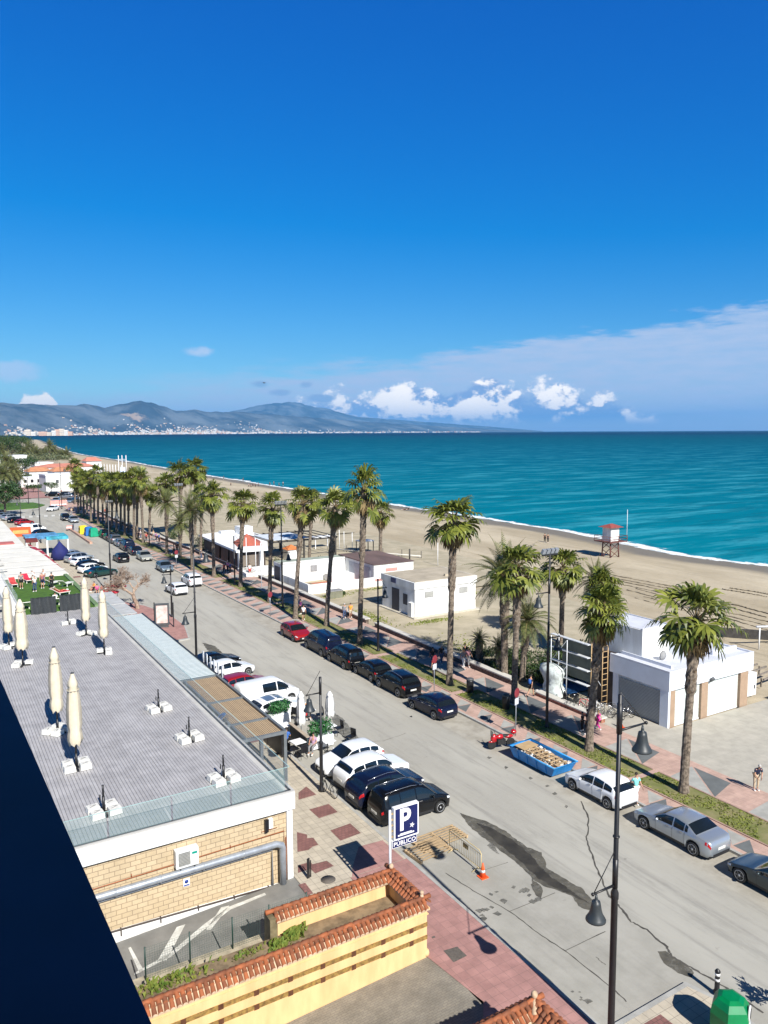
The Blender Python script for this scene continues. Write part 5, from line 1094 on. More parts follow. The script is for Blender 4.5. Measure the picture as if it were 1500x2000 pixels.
# ================================================================ PALMS, TREES AND SHRUBS
fan_m = mat('fan_palm_leaf', (.02, .048, .010), .45, .3, 1.2, col2=(.27, .29, .05), isl=.7, trans=.22, spec=.4)
date_m = mat('date_palm_leaf', (.035, .055, .022), .5, .3, 1.0, col2=(.25, .27, .09), isl=.55, trans=.22, spec=.4)
dead_m = mat('dead_frond', (.11, .07, .03), .9, .4, 2, col2=(.36, .27, .13), isl=.6, trans=.15)
trunk_m = mat('palm_trunk', (.06, .045, .034), .95, .4, 5, .9, 14, col2=(.25, .20, .15))
boot_m = mat('palm_boots', (.045, .03, .02), .95, .5, 7, 1, 16, col2=(.24, .17, .11), isl=.6)
def fan_leaf(mb, az_, el_, lp, rb, droop, rnd):
    d = Vector((cos(az_)*cos(el_), sin(az_)*cos(el_), sin(el_))); p = Vector((0, 0, 0)); pts = [p.copy()]; dd = d.copy()
    for k in range(3):
        dd = (dd+Vector((.03, 0, -.07*droop))).normalized(); p = p+dd*lp/3; pts.append(p.copy())
    mb.tube(pts, [.03, .025, .02, .015], 3, 1, cap=False)
    f = dd; s = f.cross(Vector((0, 0, 1)));  s = s.normalized() if s.length > .05 else Vector((1, 0, 0)); u = s.cross(f)
    f = (f+u*(-.25-.25*droop)).normalized(); u = s.cross(f); n = 14
    tw = rnd.uniform(-.4, .4); s, u = s*cos(tw)+u*sin(tw), u*cos(tw)-s*sin(tw)
    for k in range(n):
        a = R_(-118+236*k/(n-1))+rnd.uniform(-.05, .05); dr = f*cos(a)+s*sin(a); sd_ = (s*cos(a)-f*sin(a)); r = rb*(1-.12*abs(a)/2)*rnd.uniform(.85, 1.08)
        lift = u*(.06 if k % 2 else -.04)+u*.22*abs(sin(a))*.6
        if rnd.random() < .04: continue
        m1 = p+(dr+lift)*r*.5; m2 = m1+(dr+lift*.3+Vector((.05, 0, -.30*droop-.12))).normalized()*r*.3; m3 = m2+(dr*.5+Vector((.1, 0, -.75*droop-.35))).normalized()*r*.30
        w = r*.10
        mb.add([p, m1-sd_*w, m1+sd_*w, m2-sd_*w*.6, m2+sd_*w*.6, m3], [(0, 1, 2), (1, 3, 4, 2), (3, 5, 4)], 0)
def fan_crown(seed, n=40, scale=1.0, young=False):
    rnd = random.Random(seed); mb = M()
    for i in range(n):
        t = i/(n-1); el_ = R_(86-132*t+rnd.uniform(-16, 16)); fan_leaf(mb, i*2.39996+rnd.uniform(-.35, .35), el_, rnd.uniform(.75, 1.35)*scale*(.8+.3*t), rnd.uniform(.75, 1.08)*scale, rnd.uniform(.0, .35)+.62*t, rnd)
    return mb
def skirt(seed, n=16, scale=1.0, lo=-82, hi=-40):
    rnd = random.Random(seed); mb = M()
    for i in range(n): fan_leaf(mb, i*2.4+rnd.uniform(-.4, .4), R_(rnd.uniform(lo, hi)), rnd.uniform(.5, .8)*scale, rnd.uniform(.6, .85)*scale, 1.5, rnd)
    return mb
def date_crown(seed, n=48, L=3.0, lo=-35):
    rnd = random.Random(seed); mb = M()
    for i in range(n):
        t = i/(n-1); el_ = R_(84-(84-lo)*t+rnd.uniform(-8, 8)); a = i*2.39996; LL = L*rnd.uniform(.82, 1.1); K = 12
        d = Vector((cos(a)*cos(el_), sin(a)*cos(el_), sin(el_))); p = Vector((0, 0, 0)); pts = [p.copy()]
        for k in range(K):
            d = (d+Vector((.012, 0, -.085-.05*t*(k/K)))).normalized(); p = p+d*LL/K; pts.append(p.copy())
        mb.tube(pts[::2], [.04, .03, .025, .02, .015, .01, .006][:len(pts[::2])], 3, 1, cap=False)
        for k in range(2, K+1):
            f = (pts[k]-pts[k-1]).normalized(); s = f.cross(Vector((0, 0, 1))); s = s.normalized() if s.length > .02 else Vector((1, 0, 0)); u = s.cross(f)
            for h_ in (0, .5):
                q = pts[k-1].lerp(pts[k], h_); fr = (k+h_)/K; ll = .58*sin(pi*min(1, .18+fr*.80))**.7*rnd.uniform(.85, 1.1)*L/3
                for sg_ in (-1, 1):
                    dl = (s*sg_*.85+f*.65+u*.22).normalized(); e = q+dl*ll+Vector((0, 0, -.18*ll)); mdl = q+dl*ll*.5; w = f*.035
                    mb.add([q-w*.6, q+w*.6, mdl+w, e, mdl-w], [(0, 1, 2, 3, 4)], 0)
    return mb
FANC = [fan_crown(s, 26+2*(s % 4)).mesh('crown', [fan_m, dead_m]) for s in (1, 2, 3, 4, 5, 6, 7)]
FANS = [skirt(s, 22).mesh('dead_fronds', [dead_m, dead_m]) for s in (11, 12, 13)]
DATC = [date_crown(s).mesh('crown', [date_m, dead_m]) for s in (21, 22, 23)]
def trunk_mesh(H, r0, r1, top, seed, boots=.35, date=False):
    rnd = random.Random(seed); mb = M(); n = 12; K = max(10, int(H/.35)); vs = []
    for i in range(K+1):
        t = i/K; z = H*t; cx = top[0]*t**1.3; cy = top[1]*t**1.3; r = r0+(r1-r0)*min(1, t*1.3)
        if t < .06: r *= 1.35-.35*t/.06
        if t > 1-boots: r *= 1.28+.12*rnd.random()
        for j in range(n):
            rr = r*(1+(.10 if (i+j) % 2 else -.05)*(1.6 if t > 1-boots else .5)); a = 2*pi*j/n; vs.append((cx+rr*cos(a), cy+rr*sin(a), z))
    mb.add(vs, [(i*n+j, i*n+(j+1) % n, (i+1)*n+(j+1) % n, (i+1)*n+j) for i in range(K) for j in range(n)]+[tuple(K*n+j for j in range(n))], 0, False)
    for i in range(int(H*boots/.10)):       # old leaf bases
        t = 1-boots*rnd.random(); z = H*t; a = rnd.random()*2*pi; r = (r0+(r1-r0)*min(1, t*1.3))*1.22; c = Vector((top[0]*t**1.3+r*cos(a), top[1]*t**1.3+r*sin(a), z)); o = Vector((cos(a), sin(a), 0)); s = Vector((-sin(a), cos(a), 0))
        mb.add([c-s*.07, c+s*.07, c+o*.10+s*.04+Vector((0, 0, .22)), c+o*.10-s*.04+Vector((0, 0, .22))], [(0, 1, 2, 3)], 1)
    return mb
PK = [0]
def fan_palm(lab, x, y, H, lean=(0, 0), sc=1.0, z=.12, r=.25, dead=True, grp='fan palms in the planted strip', boots=.42, name='fan_palm'):
    PK[0] += 1; k = PK[0]; sc = sc*1.24; t = T(name, lab, 'palm', (x, y, z), 0, grp); ht = H-1.2*sc
    P('trunk', trunk_mesh(ht, r, r*.8, lean, k, boots), [trunk_m, boot_m], t)
    c = link('crown', FANC[k % 7], t, (lean[0], lean[1], ht), k*1.3); q_ = 1+.12*sin(k*2.7); c.scale = (sc*q_, sc*q_*(1+.08*sin(k)), sc*(1+.12*sin(k*1.9))); c.rotation_euler.x = .16*sin(k*3.1); c.rotation_euler.y = .16*cos(k*4.3)
    if dead: c = link('dead_fronds', FANS[k % 3], t, (lean[0], lean[1], ht-.25), k*.7); c.scale = (sc*1.05, sc*1.05, sc*1.2)
    return t
def date_palm(lab, x, y, H, lean=(0, 0), sc=1.0, z=.12, r=.24, grp='date palms along the beach', boots=.5):
    PK[0] += 1; k = PK[0]; t = T('date_palm', lab, 'palm', (x, y, z), 0, grp); ht = max(.5, H-1.9*sc)
    P('trunk', trunk_mesh(ht, r, r*.95, lean, k, boots), [trunk_m, boot_m], t)
    c = link('crown', DATC[k % 3], t, (lean[0], lean[1], ht), k*1.7); c.scale = (sc,)*3
    return t
def palm_px(fn, lab, bx, by, tx, ty, sc=1.0, z=.12, **k):
    g = G(bx, by, z); H = HT(g.x, g.y, ty)-z; px = P_px(g.x, g.y, H*.85); dxm = (tx-px)/1500*hypot(g.x, g.y)
    return fn(lab, g.x, g.y, H, (dxm*RGT.x, dxm*RGT.y), sc, z, **k)
def P_px(x, y, z):
    v = Vector((x, y, z-EYE)); return 750+1500*v.dot(RGT)/v.dot(FWD)
for a in [('fan palm with a shaggy trunk standing before the corner of the shuttered building', 1335, 1547, 1358, 1160, .98), ('fan palm in front of the scaffold with its crown over the kiosk roof room', 1150, 1465, 1176, 1150, .95), ('tall slender fan palm in front of the square white hut', 878, 1337, 886, 974, 1.12),
        ('tallest and thinnest fan palm with a wind-blown crown against the sea', 703, 1257, 712, 924, 1.12), ('fan palm with a dark drooping crown left of the tallest palm', 638, 1222, 656, 962, 1.0), ('thick-crowned fan palm behind the dark red car', 577, 1208, 592, 954, 1.12),
        ('fan palm beside the round sign on the promenade left of the floodlight mast', 527, 1176, 531, 970, 1.0), ('fan palm in front of the red pyramid roof', 470, 1146, 475, 963, 1.0), ('fan palm standing beyond the parked white cars, left of the red pyramid roof', 418, 1126, 414, 942, 1.2)]:
    palm_px(fan_palm, a[0], *a[1:5], sc=a[5])
palm_px(fan_palm, 'fan palm close behind the lamp mast, its crown above a lower date palm', 1004, 1372, 1012, 1068, 1.05, r=.24)
for i, a in enumerate([('fan palm in the far row just past the low date palm', 280, 1060, 274, 920, 1.25), ('fan palm with a yellowish crown, second in the dense far row', 262, 1056, 262, 917, 1.25), ('fan palm in the dense far row above the navy parked cars', 244, 1046, 243, 925, 1.25), ('fan palm in the dense far row by the floodlight pole', 228, 1041, 228, 928, 1.2),
        ('fan palm in the dense far row with a low hanging crown', 208, 1031, 209, 926, 1.25), ('fan palm in the dense far row with a tall green head', 192, 1024, 191, 908, 1.25), ('fan palm in the dense far row beyond the coloured recycling bins', 178, 1018, 176, 925, 1.2), ('fan palm in the dense far row with a thick dark trunk', 164, 1009, 162, 922, 1.25), ('fan palm near the far end of the dense row', 153, 1002, 152, 928, 1.2), ('furthest fan palm of the dense row with a separate high crown', 147, 985, 146, 899, 1.25)]):
    palm_px(fan_palm, a[0], *a[1:5], sc=a[5])
for i, (bx, by, tx, ty, lab) in enumerate(((268, 1050, 268, 940, 'shorter yellowing fan palm tucked behind the start of the dense far row'), (251, 1040, 251, 948, 'low yellow-green fan palm in the dense far row behind the navy cars'), (236, 1034, 236, 943, 'fan palm with hanging brown fronds in the dense far row'), (219, 1028, 219, 945, 'short fan palm between two taller ones in the dense far row'), (201, 1020, 200, 940, 'yellow fan palm beyond the recycling bins, in the second line'), (184, 1012, 184, 938, 'squat fan palm with pale fronds in the dense far row'), (170, 1003, 170, 935, 'fan palm leaning left in the dense far row'), (158, 996, 157, 938, 'stubby fan palm near the last ones of the dense row'), (292, 1045, 294, 948, 'fan palm behind the hedge beyond the low wall at the dense row'))):
    palm_px(fan_palm, lab, bx, by, tx, ty, 1.15, grp='second line of fan palms in the far row')
palm_px(fan_palm, 'fan palm with dark fronds behind the estate cars, just left of the restaurant', 392, 1085, 395, 950, 1.15, z=0, grp='fan palms beyond the low wall')
palm_px(fan_palm, 'fan palm half behind the thick crowned one, over the dark pergola', 604, 1100, 610, 962, 1.0, z=0, grp='fan palms beyond the low wall')
palm_px(date_palm, 'low date palm in front of the far restaurant hedge', 352, 1090, 352, 1000, 1.0, z=0)
palm_px(fan_palm, 'left palm of the pair rising above the restaurant roof against the beach', 352, 1050, 354, 903, 1.35, z=0, grp='fan palms beyond the low wall')
palm_px(fan_palm, 'right palm of the pair whose crown touches the sea', 381, 1045, 382, 900, 1.3, z=0, grp='fan palms beyond the low wall')
palm_px(fan_palm, 'short bushy fan palm alone on the beach behind the brown roof', 743, 1090, 744, 981, 1.15, z=0, grp='fan palms beyond the low wall', r=.3)
palm_px(fan_palm, 'scruffy leaning fan palm with a pale trunk behind the floodlight mast', 1096, 1255, 1100, 1075, 1.1, z=0, grp='fan palms beyond the low wall', r=.26)
palm_px(fan_palm, 'fan palm half hidden behind the crown by the scaffold', 1160, 1300, 1178, 1120, .95, z=0, grp='fan palms beyond the low wall')
palm_px(date_palm, 'date palm with long arching fronds reaching toward the white hut', 985, 1325, 985, 1072, 1.2, z=.05, r=.28)
palm_px(date_palm, 'low date palm with a short trunk below the crown of the tall fan palm', 1020, 1330, 1030, 1170, .95, z=.05)
palm_px(date_palm, 'date palm with curved fronds on the sand behind the scaffold', 1152, 1285, 1165, 1100, .85, z=.0)
palm_px(date_palm, 'date palm with a thick trunk near the silver-blue parked car', 376, 1113, 372, 968, 1.15)
palm_px(date_palm, 'slim date palm on the promenade opposite the beige car', 326, 1081, 325, 958, 1.1)
palm_px(fan_palm, 'fan palm showing its head above the slim date palm', 326, 1050, 325, 928, 1.2, z=0, grp='fan palms beyond the low wall')
palm_px(date_palm, 'dwarf date palm by the sandy plot left of the shaded garden', 936, 1297, 936, 1232, .42, z=.05, boots=.9)
palm_px(date_palm, 'dwarf date palm with yellow fronds at the edge of the shaded garden', 975, 1310, 975, 1245, .45, z=.05, boots=.9)
GRV = ['date palm at the left end of the distant grove', 'date palm behind the low white building in the distant grove', 'date palm with a pale trunk in the distant grove', 'date palm crowded in the middle of the distant grove', 'low date palm filling a gap in the distant grove', 'date palm leaning over the middle of the distant grove', 'tallest date palm of the distant grove', 'date palm next to the tallest of the distant grove', 'short date palm right of the tallest in the distant grove', 'date palm near the sand in the distant grove', 'last date palm of the distant grove standing beside the beach']
for i, lab in enumerate(GRV):
    x = 46+i*8.4; top = [872, 866, 868, 874, 880, 877, 861, 872, 882, 880, 878][i]
    palm_px(date_palm, lab, x, 897-(i % 3)*2, x, top-1, 2.5, z=0, grp='distant grove of date palms', r=.6)
for i, (x, b_, tp_, lab) in enumerate(((5, 985, 905, 'date palm at the left edge beyond the dark tree'), (22, 972, 898, 'date palm with a broad crown left of the far street'), (30, 968, 905, 'date palm leaning over the far street entrance'), (12, 940, 885, 'date palm on the rise at the far left edge'), (4, 915, 868, 'small date palm at the left edge below the distant grove'))):
    palm_px(date_palm, lab, x, b_, x, tp_, 1.7, z=0, grp='date palms at the far left', r=.35)
leaf_d = mat('dark_tree_leaf', (.012, .035, .010), .6, .3, 1.5, col2=(.05, .10, .025), isl=.5, trans=.15)
leaf_g = mat('garden_leaf', (.008, .022, .006), .6, .3, 1.5, col2=(.06, .11, .02), isl=.55, trans=.15)
def leafcloud(rnd, blobs, n, s):
    mb = M()
    for i in range(n):
        c, r = rnd.choice(blobs); v = Vector((rnd.gauss(0, 1), rnd.gauss(0, 1), rnd.gauss(0, 1))).normalized(); rr = rnd.uniform(.45, 1.08)
        p = Vector(c)+Vector((v.x*r[0], v.y*r[1], v.z*r[2]))*rr; a = Vector((rnd.gauss(0, 1), rnd.gauss(0, 1), rnd.gauss(0, 1))).normalized(); b_ = a.cross(v+Vector((.01, .02, 0))).normalized(); q = s*rnd.uniform(.6, 1.3)
        mb.add([p-a*q, p+b_*q*.5, p+a*q, p-b_*q*.5], [(0, 1, 2, 3)], 0)
    return mb
def broad_tree(lab, x, y, H, w, seed, m_=None, z=0, n=1800, cat='tree', grp=None):
    rnd = random.Random(seed); t = T('broadleaf_tree', lab, cat, (x, y, z), 0, grp); mb = M(); ends = []
    mb.tube([(0, 0, 0), (.05*H*.2, 0, H*.3), (0, 0, H*.5)], [H*.035, H*.028, H*.02], 8)
    for k in range(7):
        a = k*2.4; e = Vector((cos(a)*w*.33, sin(a)*w*.33, H*rnd.uniform(.5, .82))); mb.tube([(0, 0, H*.33), tuple(e*.6+Vector((0, 0, H*.1))), tuple(e)], [H*.015, H*.01, H*.005], 5); ends.append(e)
    P('trunk', mb, trunk_m, t)
    bl_ = [(e, (w*.24*rnd.uniform(.7, 1.2), w*.24*rnd.uniform(.7, 1.2), H*.15*rnd.uniform(.8, 1.3))) for e in ends]+[((0, 0, H*.8), (w*.25, w*.25, H*.18))]
    P('crown', leafcloud(rnd, bl_, n, w*.035), m_ or leaf_d, t); return t
g = G(10, 1008); broad_tree('dense dark green tree at the left edge by the traffic island', g.x, g.y, HT(g.x, g.y, 936), 9, 41, n=2600)
for i, (x, yb, yt, w, lab) in enumerate(((8, 905, 852, 16, 'rounded tree at the far left below the hills'), (24, 900, 858, 15, 'olive green tree beside the far path'), (50, 893, 852, 14, 'tree on the near side of the distant grove'), (2, 930, 880, 12, 'tree behind the palms at the left edge'), (65, 962, 945, 6, 'small round tree beside the far white cafe'), (100, 962, 940, 5, 'yellow-green garden tree behind the far white cafe'))):
    g = G(x, yb); broad_tree(lab, g.x, g.y, HT(g.x, g.y, yt), w, 50+i, leaf_g, n=1100, grp='trees at the far left')
rnd_ = random.Random(99); ub = []
for k in range(60):
    px_ = rnd_.uniform(-5, 128); py_ = rnd_.uniform(884, 899) if px_ > 40 else rnd_.uniform(868, 925); g = G(px_, py_); ub.append(((g.x, g.y, 2.0), (9, 14, 3.2)))
tag(P('undergrowth', leafcloud(rnd_, ub, 6000, .95), mat('scrub_leaf', (.03, .05, .022), .8, .3, 1, col2=(.15, .16, .075), isl=.6)), 'dark scrub and undergrowth spreading below the distant palm grove', 'undergrowth', kind='stuff')
for i, (x, yb, yt, w, lab) in enumerate(((16, 878, 848, 26, 'dark tree mass beside the pale far building'), (34, 884, 850, 24, 'grey green tree at the near edge of the far hillside'), (-2, 886, 852, 24, 'big tree cut by the left edge under the hills'), (44, 925, 893, 14, 'tree in front of the low white building'), (16, 958, 915, 9, 'shaggy tree behind the dense dark green tree'), (34, 948, 918, 8, 'leafy tree over the grey shopfronts'), (58, 950, 925, 7, 'tree beside the orange tiled low house'), (88, 942, 925, 7, 'bushy tree before the large white villa'))):
    g = G(x, yb); broad_tree(lab, g.x, g.y, HT(g.x, g.y, yt), w, 150+i, leaf_d if i % 2 else leaf_g, n=1300, grp='trees at the far left')
def shrub(lab, x, y, w, h_, seed, m_=None, n=500, z=.0, name='shrub'):
    rnd = random.Random(seed); bl_ = [((rnd.uniform(-.4, .4)*w, rnd.uniform(-.4, .4)*w, h_*rnd.uniform(.3, .6)), (w*.35, w*.35, h_*.42)) for _ in range(5)]
    t = T(name, lab, 'shrub', (x, y, z)); P('foliage', leafcloud(rnd, bl_, n*2, .10), m_ or leaf_g, t)
    mb = M(); 
    for k in range(4): mb.tube([(0, 0, 0), (bl_[k][0][0]*.8, bl_[k][0][1]*.8, h_*.5)], [.05, .02], 4)
    P('stems', mb, trunk_m, t)
for i, (x, y, w, h_, lab) in enumerate(((42.6, 46.8, 2.6, 1.3, 'dark bush filling the garden corner behind the beach wall end'), (44.8, 45.2, 3.0, 1.5, 'broad black-green bush behind the sculpture'), (47.0, 44.0, 3.0, 1.8, 'big dark bush behind the scaffold frame'), (40.9, 50.2, 2.0, 1.1, 'dark bush close behind the beach wall under the fronds'), (42.2, 53.6, 2.4, 1.1, 'spreading bush at the far end of the shaded garden'), (43.5, 51.5, 2.6, 1.2, 'dark shrub left of the twin palms in the shaded garden'), (45.5, 50.5, 2.8, 1.5, 'rounded dark shrub in the middle of the shaded garden'), (44.3, 48.0, 2.2, 1.3, 'light green shrub close behind the low wall of the garden'), (47.5, 49.5, 2.6, 1.6, 'bright green bush at the back of the shaded garden'), (41.6, 48.0, 1.8, 1.0, 'low shrub beside the end of the beach wall'), (49.5, 48.0, 2.6, 1.6, 'dark bush left of the scaffold top'), (42.0, 45.4, 1.2, 1.4, 'yellow-green shrub next to the sculpture'), (46.8, 46.2, 2.6, 1.3, 'deep green shrub in the shadow of the palms'), (42.4, 50.0, 1.6, 1.0, 'spiky low shrub at the foot of the leaning fronds'))):
    shrub(lab, x, y, w, h_, 70+i)
for i, (x, y, w, h_, lab) in enumerate(((46.5, 101, 3.2, 1.6, 'green hedge plants between the restaurant and the courtyard'), (44.2, 103.5, 1.8, 2.2, 'tall yucca-like plant by the restaurant terrace'), (51.5, 104, 3.0, 1.5, 'green planting behind the white courtyard roof'), (55.0, 103, 2.8, 1.4, 'green planting below the dark pergola'), (40.5, 128.5, 3, 2.6, 'big dark green bush past the far end of the restaurant'), (42, 134, 3, 3.0, 'tall green bush in front of the far terrace'), (40.5, 146, 2.6, 2.2, 'green bush by the far terrace fence'), (61.5, 106, 2.0, .9, 'low plants behind the brown roof'), (44, 84.2, 1.0, .5, 'weedy clump by the grey cabinet'), (53, 84.6, 1.2, .6, 'weedy clump at the foot of the brown roofed building'))):
    shrub(lab, x, y, w, h_, 90+i)
for i, (x, y, w, h_, lab) in enumerate(((18, 238, 8, 3, 'dark clipped shrubs on the traffic island'), (36, 242, 5, 1.4, 'green hedge beside the far parked cars'), (41, 236, 4, 1.2, 'low hedge behind the furthest palm'))): shrub(lab, x, y, w, h_, 110+i, leaf_d, 700)
# leafless trees
def bare_tree(lab, x, y, H, W, seed, z=.12, depth=5, name='bare_tree', m_=None):
    rnd = random.Random(seed); mb = M(); tw = M()
    def br(p, d, L, r, k):
        q = p; pts = [p]
        for i in range(3): d = (d+Vector((rnd.gauss(0, .13), rnd.gauss(0, .13), rnd.gauss(.03, .07)))).normalized(); q = q+d*L/3; pts.append(q)
        (mb if k > 1 else tw).tube(pts, [max(r_, .016) for r_ in (r, r*.9, r*.8, r*.68)], 6 if k > 2 else 3, 0, cap=False)
        if k == 0: return
        for i in range(3 if k > 2 else 4):
            a = Vector((rnd.gauss(0, 1), rnd.gauss(0, 1), rnd.gauss(0, .5))); a = (a-d*a.dot(d)).normalized(); br(q if i < 2 else pts[2], (d*.75+a*rnd.uniform(.55, .95)).normalized(), L*rnd.uniform(.62, .80), r*.60, k-1)
    t = T(name, lab, 'tree', (x, y, z)); br(Vector((0, 0, 0)), Vector((0, 0, 1)), H*.32, H*.045, depth)
    P('trunk', mb, m_, t); P('twigs', tw, m_, t); return t
barkp = mat('pale_bark', (.24, .17, .12), .95, .35, 4, .6, 10, col2=(.42, .32, .25))
bare_tree('leafless pale tree with a gnarled trunk by the bus shelter panel', 20.3, 89.5, 5.9, 5, 5, m_=barkp, depth=6)
bare_tree('bare twiggy branches sticking up behind the green glass bin', 24.9, 13.9, 1.7, 3, 9, z=0, m_=barkp, name='bare_shrub')
mb = M(); mb.prism([(18.5, 73), (21.6, 73.5), (22.8, 79), (22.8, 85), (21.4, 91), (18.5, 97)], -.1, .125); mb.flat([(18.6, 73.3), (21.5, 73.8), (22.6, 79), (22.6, 85), (21.3, 90.6), (18.6, 96)], .129, 1); ST('bus_stop_pavement', mb, [kerbm, MATS['pink_slabs']])

# ================================================================ LAMPS, MASTS AND SIGNS
glassl = mat('lamp_glass', (.5, .5, .48), .3)
BELL = M(); BELL.lathe([(.03, .62), (.05, .5), (.06, .42), (.13, .40), (.15, .30), (.18, .12), (.22, -.02), (.29, -.14), (.325, -.20), (.325, -.24), (.28, -.24)], 18); BELLM = BELL.mesh('bell_shade', mat('lamp_black', (.03, .036, .04), .45, .2, 3))
LENS = M(); LENS.lathe([(0, -.30), (.18, -.28), (.27, -.24), (.27, -.22)], 14); LENSM = LENS.mesh('lens', glassl)
def lamp_post(lab, x, y, H, arms, z=.12, flood=0, name='street_lamp', r=.075):
    t = T(name, lab, 'street lamp', (x, y, z), 0, 'black lamp posts along the street'); mb = M()
    mb.lathe([(.16, 0), (.16, .12), (.11, .2), (r*1.35, .5), (r*1.3, H*.42), (r*1.55, H*.425), (r*1.55, H*.44), (r, H*.45), (r*.8, H-.02), (0, H)], 12)
    if H > 8: mb.tube([(0, 0, H*.60), (0, 0, H*.603)], r*1.35, 10)
    P('pole', mb, black, t)
    for (za, s_, L) in arms:
        mb = M(); mb.tube([(0, 0, za), (s_*L, 0, za+.12*s_*0)], [.045, .032], 8); mb.ell((s_*L, 0, za), (.06, .06, .06), 8, 5); mb.tube([(0, 0, za+1.25), (s_*L*.95, 0, za+.03)], .016, 5); mb.tube([(0, 0, za+.9), (0, 0, za-.1)], r*1.08, 8)
        a_ = P('arm', mb, black, t)
        b_ = link('bell_shade', BELLM, t, (s_*(L-.16), 0, za-.68)); link('lens', LENSM, b_, (0, 0, 0))
    if flood:
        mb = M(); mb.box(-.7, .7, -.04, .04, H-.1, H); P('crossbar', mb, black, t)
        for k in range(4):
            mb = M(); mb.cbox((-.55+k*.37, 0, H+.2), (.28, .2, .34), 0, rx=.5); P('floodlight', mb, steel, t)
    return t
lamp_post('tall black lamp post with two bell lamps standing in the right foreground', 18.5, 16.4, 11.9, [(10.7, 1, 1.25), (5.5, -1, 1.0)], r=.085)
lamp_post('black lamp post with one bell lamp over the street cafe terrace', 18.25, 37.5, HT(18.25, 37.5, 1325)-.12, [(HT(18.25, 37.5, 1357), -1, .85)])
lamp_post('tall black lamp post rising beyond the plank deck between the glass canopy and road', 18.5, 61.3, 11.9, [(10.5, 1, 1.2), (5.5, -1, 1.0)])
g = G(336, 1207); lamp_post('short black lamp post beside the bus stop poster panel', g.x, g.y, HT(g.x, g.y, 1113), [(HT(g.x, g.y, 1120)-.2, -1, .9)])
lamp_post('tall black lamp post next to the leafless tree', 19.3, 99, 11.9, [(10.5, 1, 1.2)])
g = G(80, 1062); lamp_post('tall black lamp post above the blue and white awnings', g.x, g.y, 11.9, [(6.2, -1, 1.2)])
g = G(41, 1018); lamp_post('short lamp post among the cars at the far left kerb', g.x, g.y, 5.0, [(4.6, -1, .8)])
g = G(121, 994); lamp_post('tall lamp post in front of the far white cafe', g.x, g.y, 12.5, [(11, 1, 1.2)])
g = G(56, 985); lamp_post('thin lamp post before the grey shopfronts at the far end', g.x, g.y, 12, [(11, -1, 1.0)])
lamp_post('tall floodlight mast with bell lamps standing in the planted strip by the statue', 35.6, 37.9, HT(35.6, 37.9, 1082)-.12, [(HT(35.6, 37.9, 1160), -1, 1.1), (HT(35.6, 37.9, 1250), 1, 1.0)], flood=1)
lamp_post('tall mast with floodlights beside the white courtyard', 34.7, 80.9, HT(34.7, 80.9, 985)-.12, [(HT(34.7, 80.9, 1082), 1, 1.0)], flood=1)
lamp_post('black lamp post with a single bell lamp left of the square white hut', 35.1, 59.8, HT(35.1, 59.8, 1138)-.12, [(HT(35.1, 59.8, 1152), 1, .9)])
lamp_post('black lamp post with a single bell lamp before the restaurant pillar', 34.6, 96.5, HT(34.6, 96.5, 1050)-.12, [(HT(34.6, 96.5, 1062), 1, .9)])
g = G(353, 1082); lamp_post('floodlight mast between the pair of palms and the slim date palm', g.x, g.y, HT(g.x, g.y, 950), [], flood=1)
g = G(292, 1068); lamp_post('short lamp post behind the slim date palm', g.x, g.y, HT(g.x, g.y, 1020), [(HT(g.x, g.y, 1026), 1, .8)])
g = G(216, 1046); lamp_post('floodlight mast inside the dense far row of palms', g.x, g.y, HT(g.x, g.y, 982), [], flood=1)
def round_sign(lab, x, y, H=2.9, plate=True, c=None, pc=None):
    t = T('road_sign', lab, 'road sign', (x, y, .12), .35, 'road signs at the kerb'); mb = M(); mb.tube([(0, 0, 0), (0, 0, H)], .035, 8); P('post', mb, steel, t)
    mb = M(); mb.lathe([(.32, -.01), (.32, .01)], 20, (0, -.05, H-.15), axis='Y'); d_ = P('disc', mb, c or mat('sign_back', (.09, .075, .14), .5), t); mb = M(); mb.lathe([(.33, -.012), (.30, -.016)], 20, (0, -.05, H-.15), axis='Y'); P('rim', mb, mat('sign_red', (.22, .03, .04), .5), d_)
    if plate: mb = M(); mb.box(-.24, .24, -.06, -.04, H-.95, H-.52); P('plate', mb, pc or mat('plate_white', (.55, .58, .62), .5), t)
g = G(848, 1358); round_sign('round road sign with a white plate between the navy and black parked cars', g.x, g.y, 2.9)
g = G(1007, 1440); round_sign('round road sign with a white plate behind the red motorbike', g.x, g.y, 3.1)
g = G(528, 1206); round_sign('round road sign without a plate in the shade of the palm row', g.x, g.y, 2.6, False)
g = G(345, 1112); round_sign('round road sign near the silver-blue parked car', g.x, g.y, 2.6, True)
t = T('poster_panel', 'bus stop poster panel with a pale pink poster', 'poster panel', (20.4, 79.2, .12), -.35); mb = M(); mb.box(-.72, .72, -.11, .11, .25, 2.55); mb.box(-.62, .62, -.08, .08, 0, .25); P('case', mb, darkgrey, t)
mb = M(); mb.box(-.56, .56, -.125, -.11, .5, 2.35); P('poster', mb, mat('poster_pink', (.60, .36, .32), .4, .4, 2.2, col2=(.62, .60, .56)), t)
mb = M(); mb.box(1.1, 1.2, -.05, .05, 0, 2.6); mb.box(-.85, -.75, .4, .5, 0, 2.6); P('post', mb, black, t)
t = T('orange_marker', 'thin orange and white marker post near the bus stop', 'marker post', tuple(G(306, 1250).xy)+(.12,)); mb = M(); mb.tube([(0, 0, 0), (0, 0, 1.5)], .05, 6); P('post', mb, mat('marker_orange', (.5, .12, .06), .6), t)
mb = M(); mb.tube([(0, 0, 1.0), (0, 0, 1.25)], .055, 6); P('band', mb, white, t)
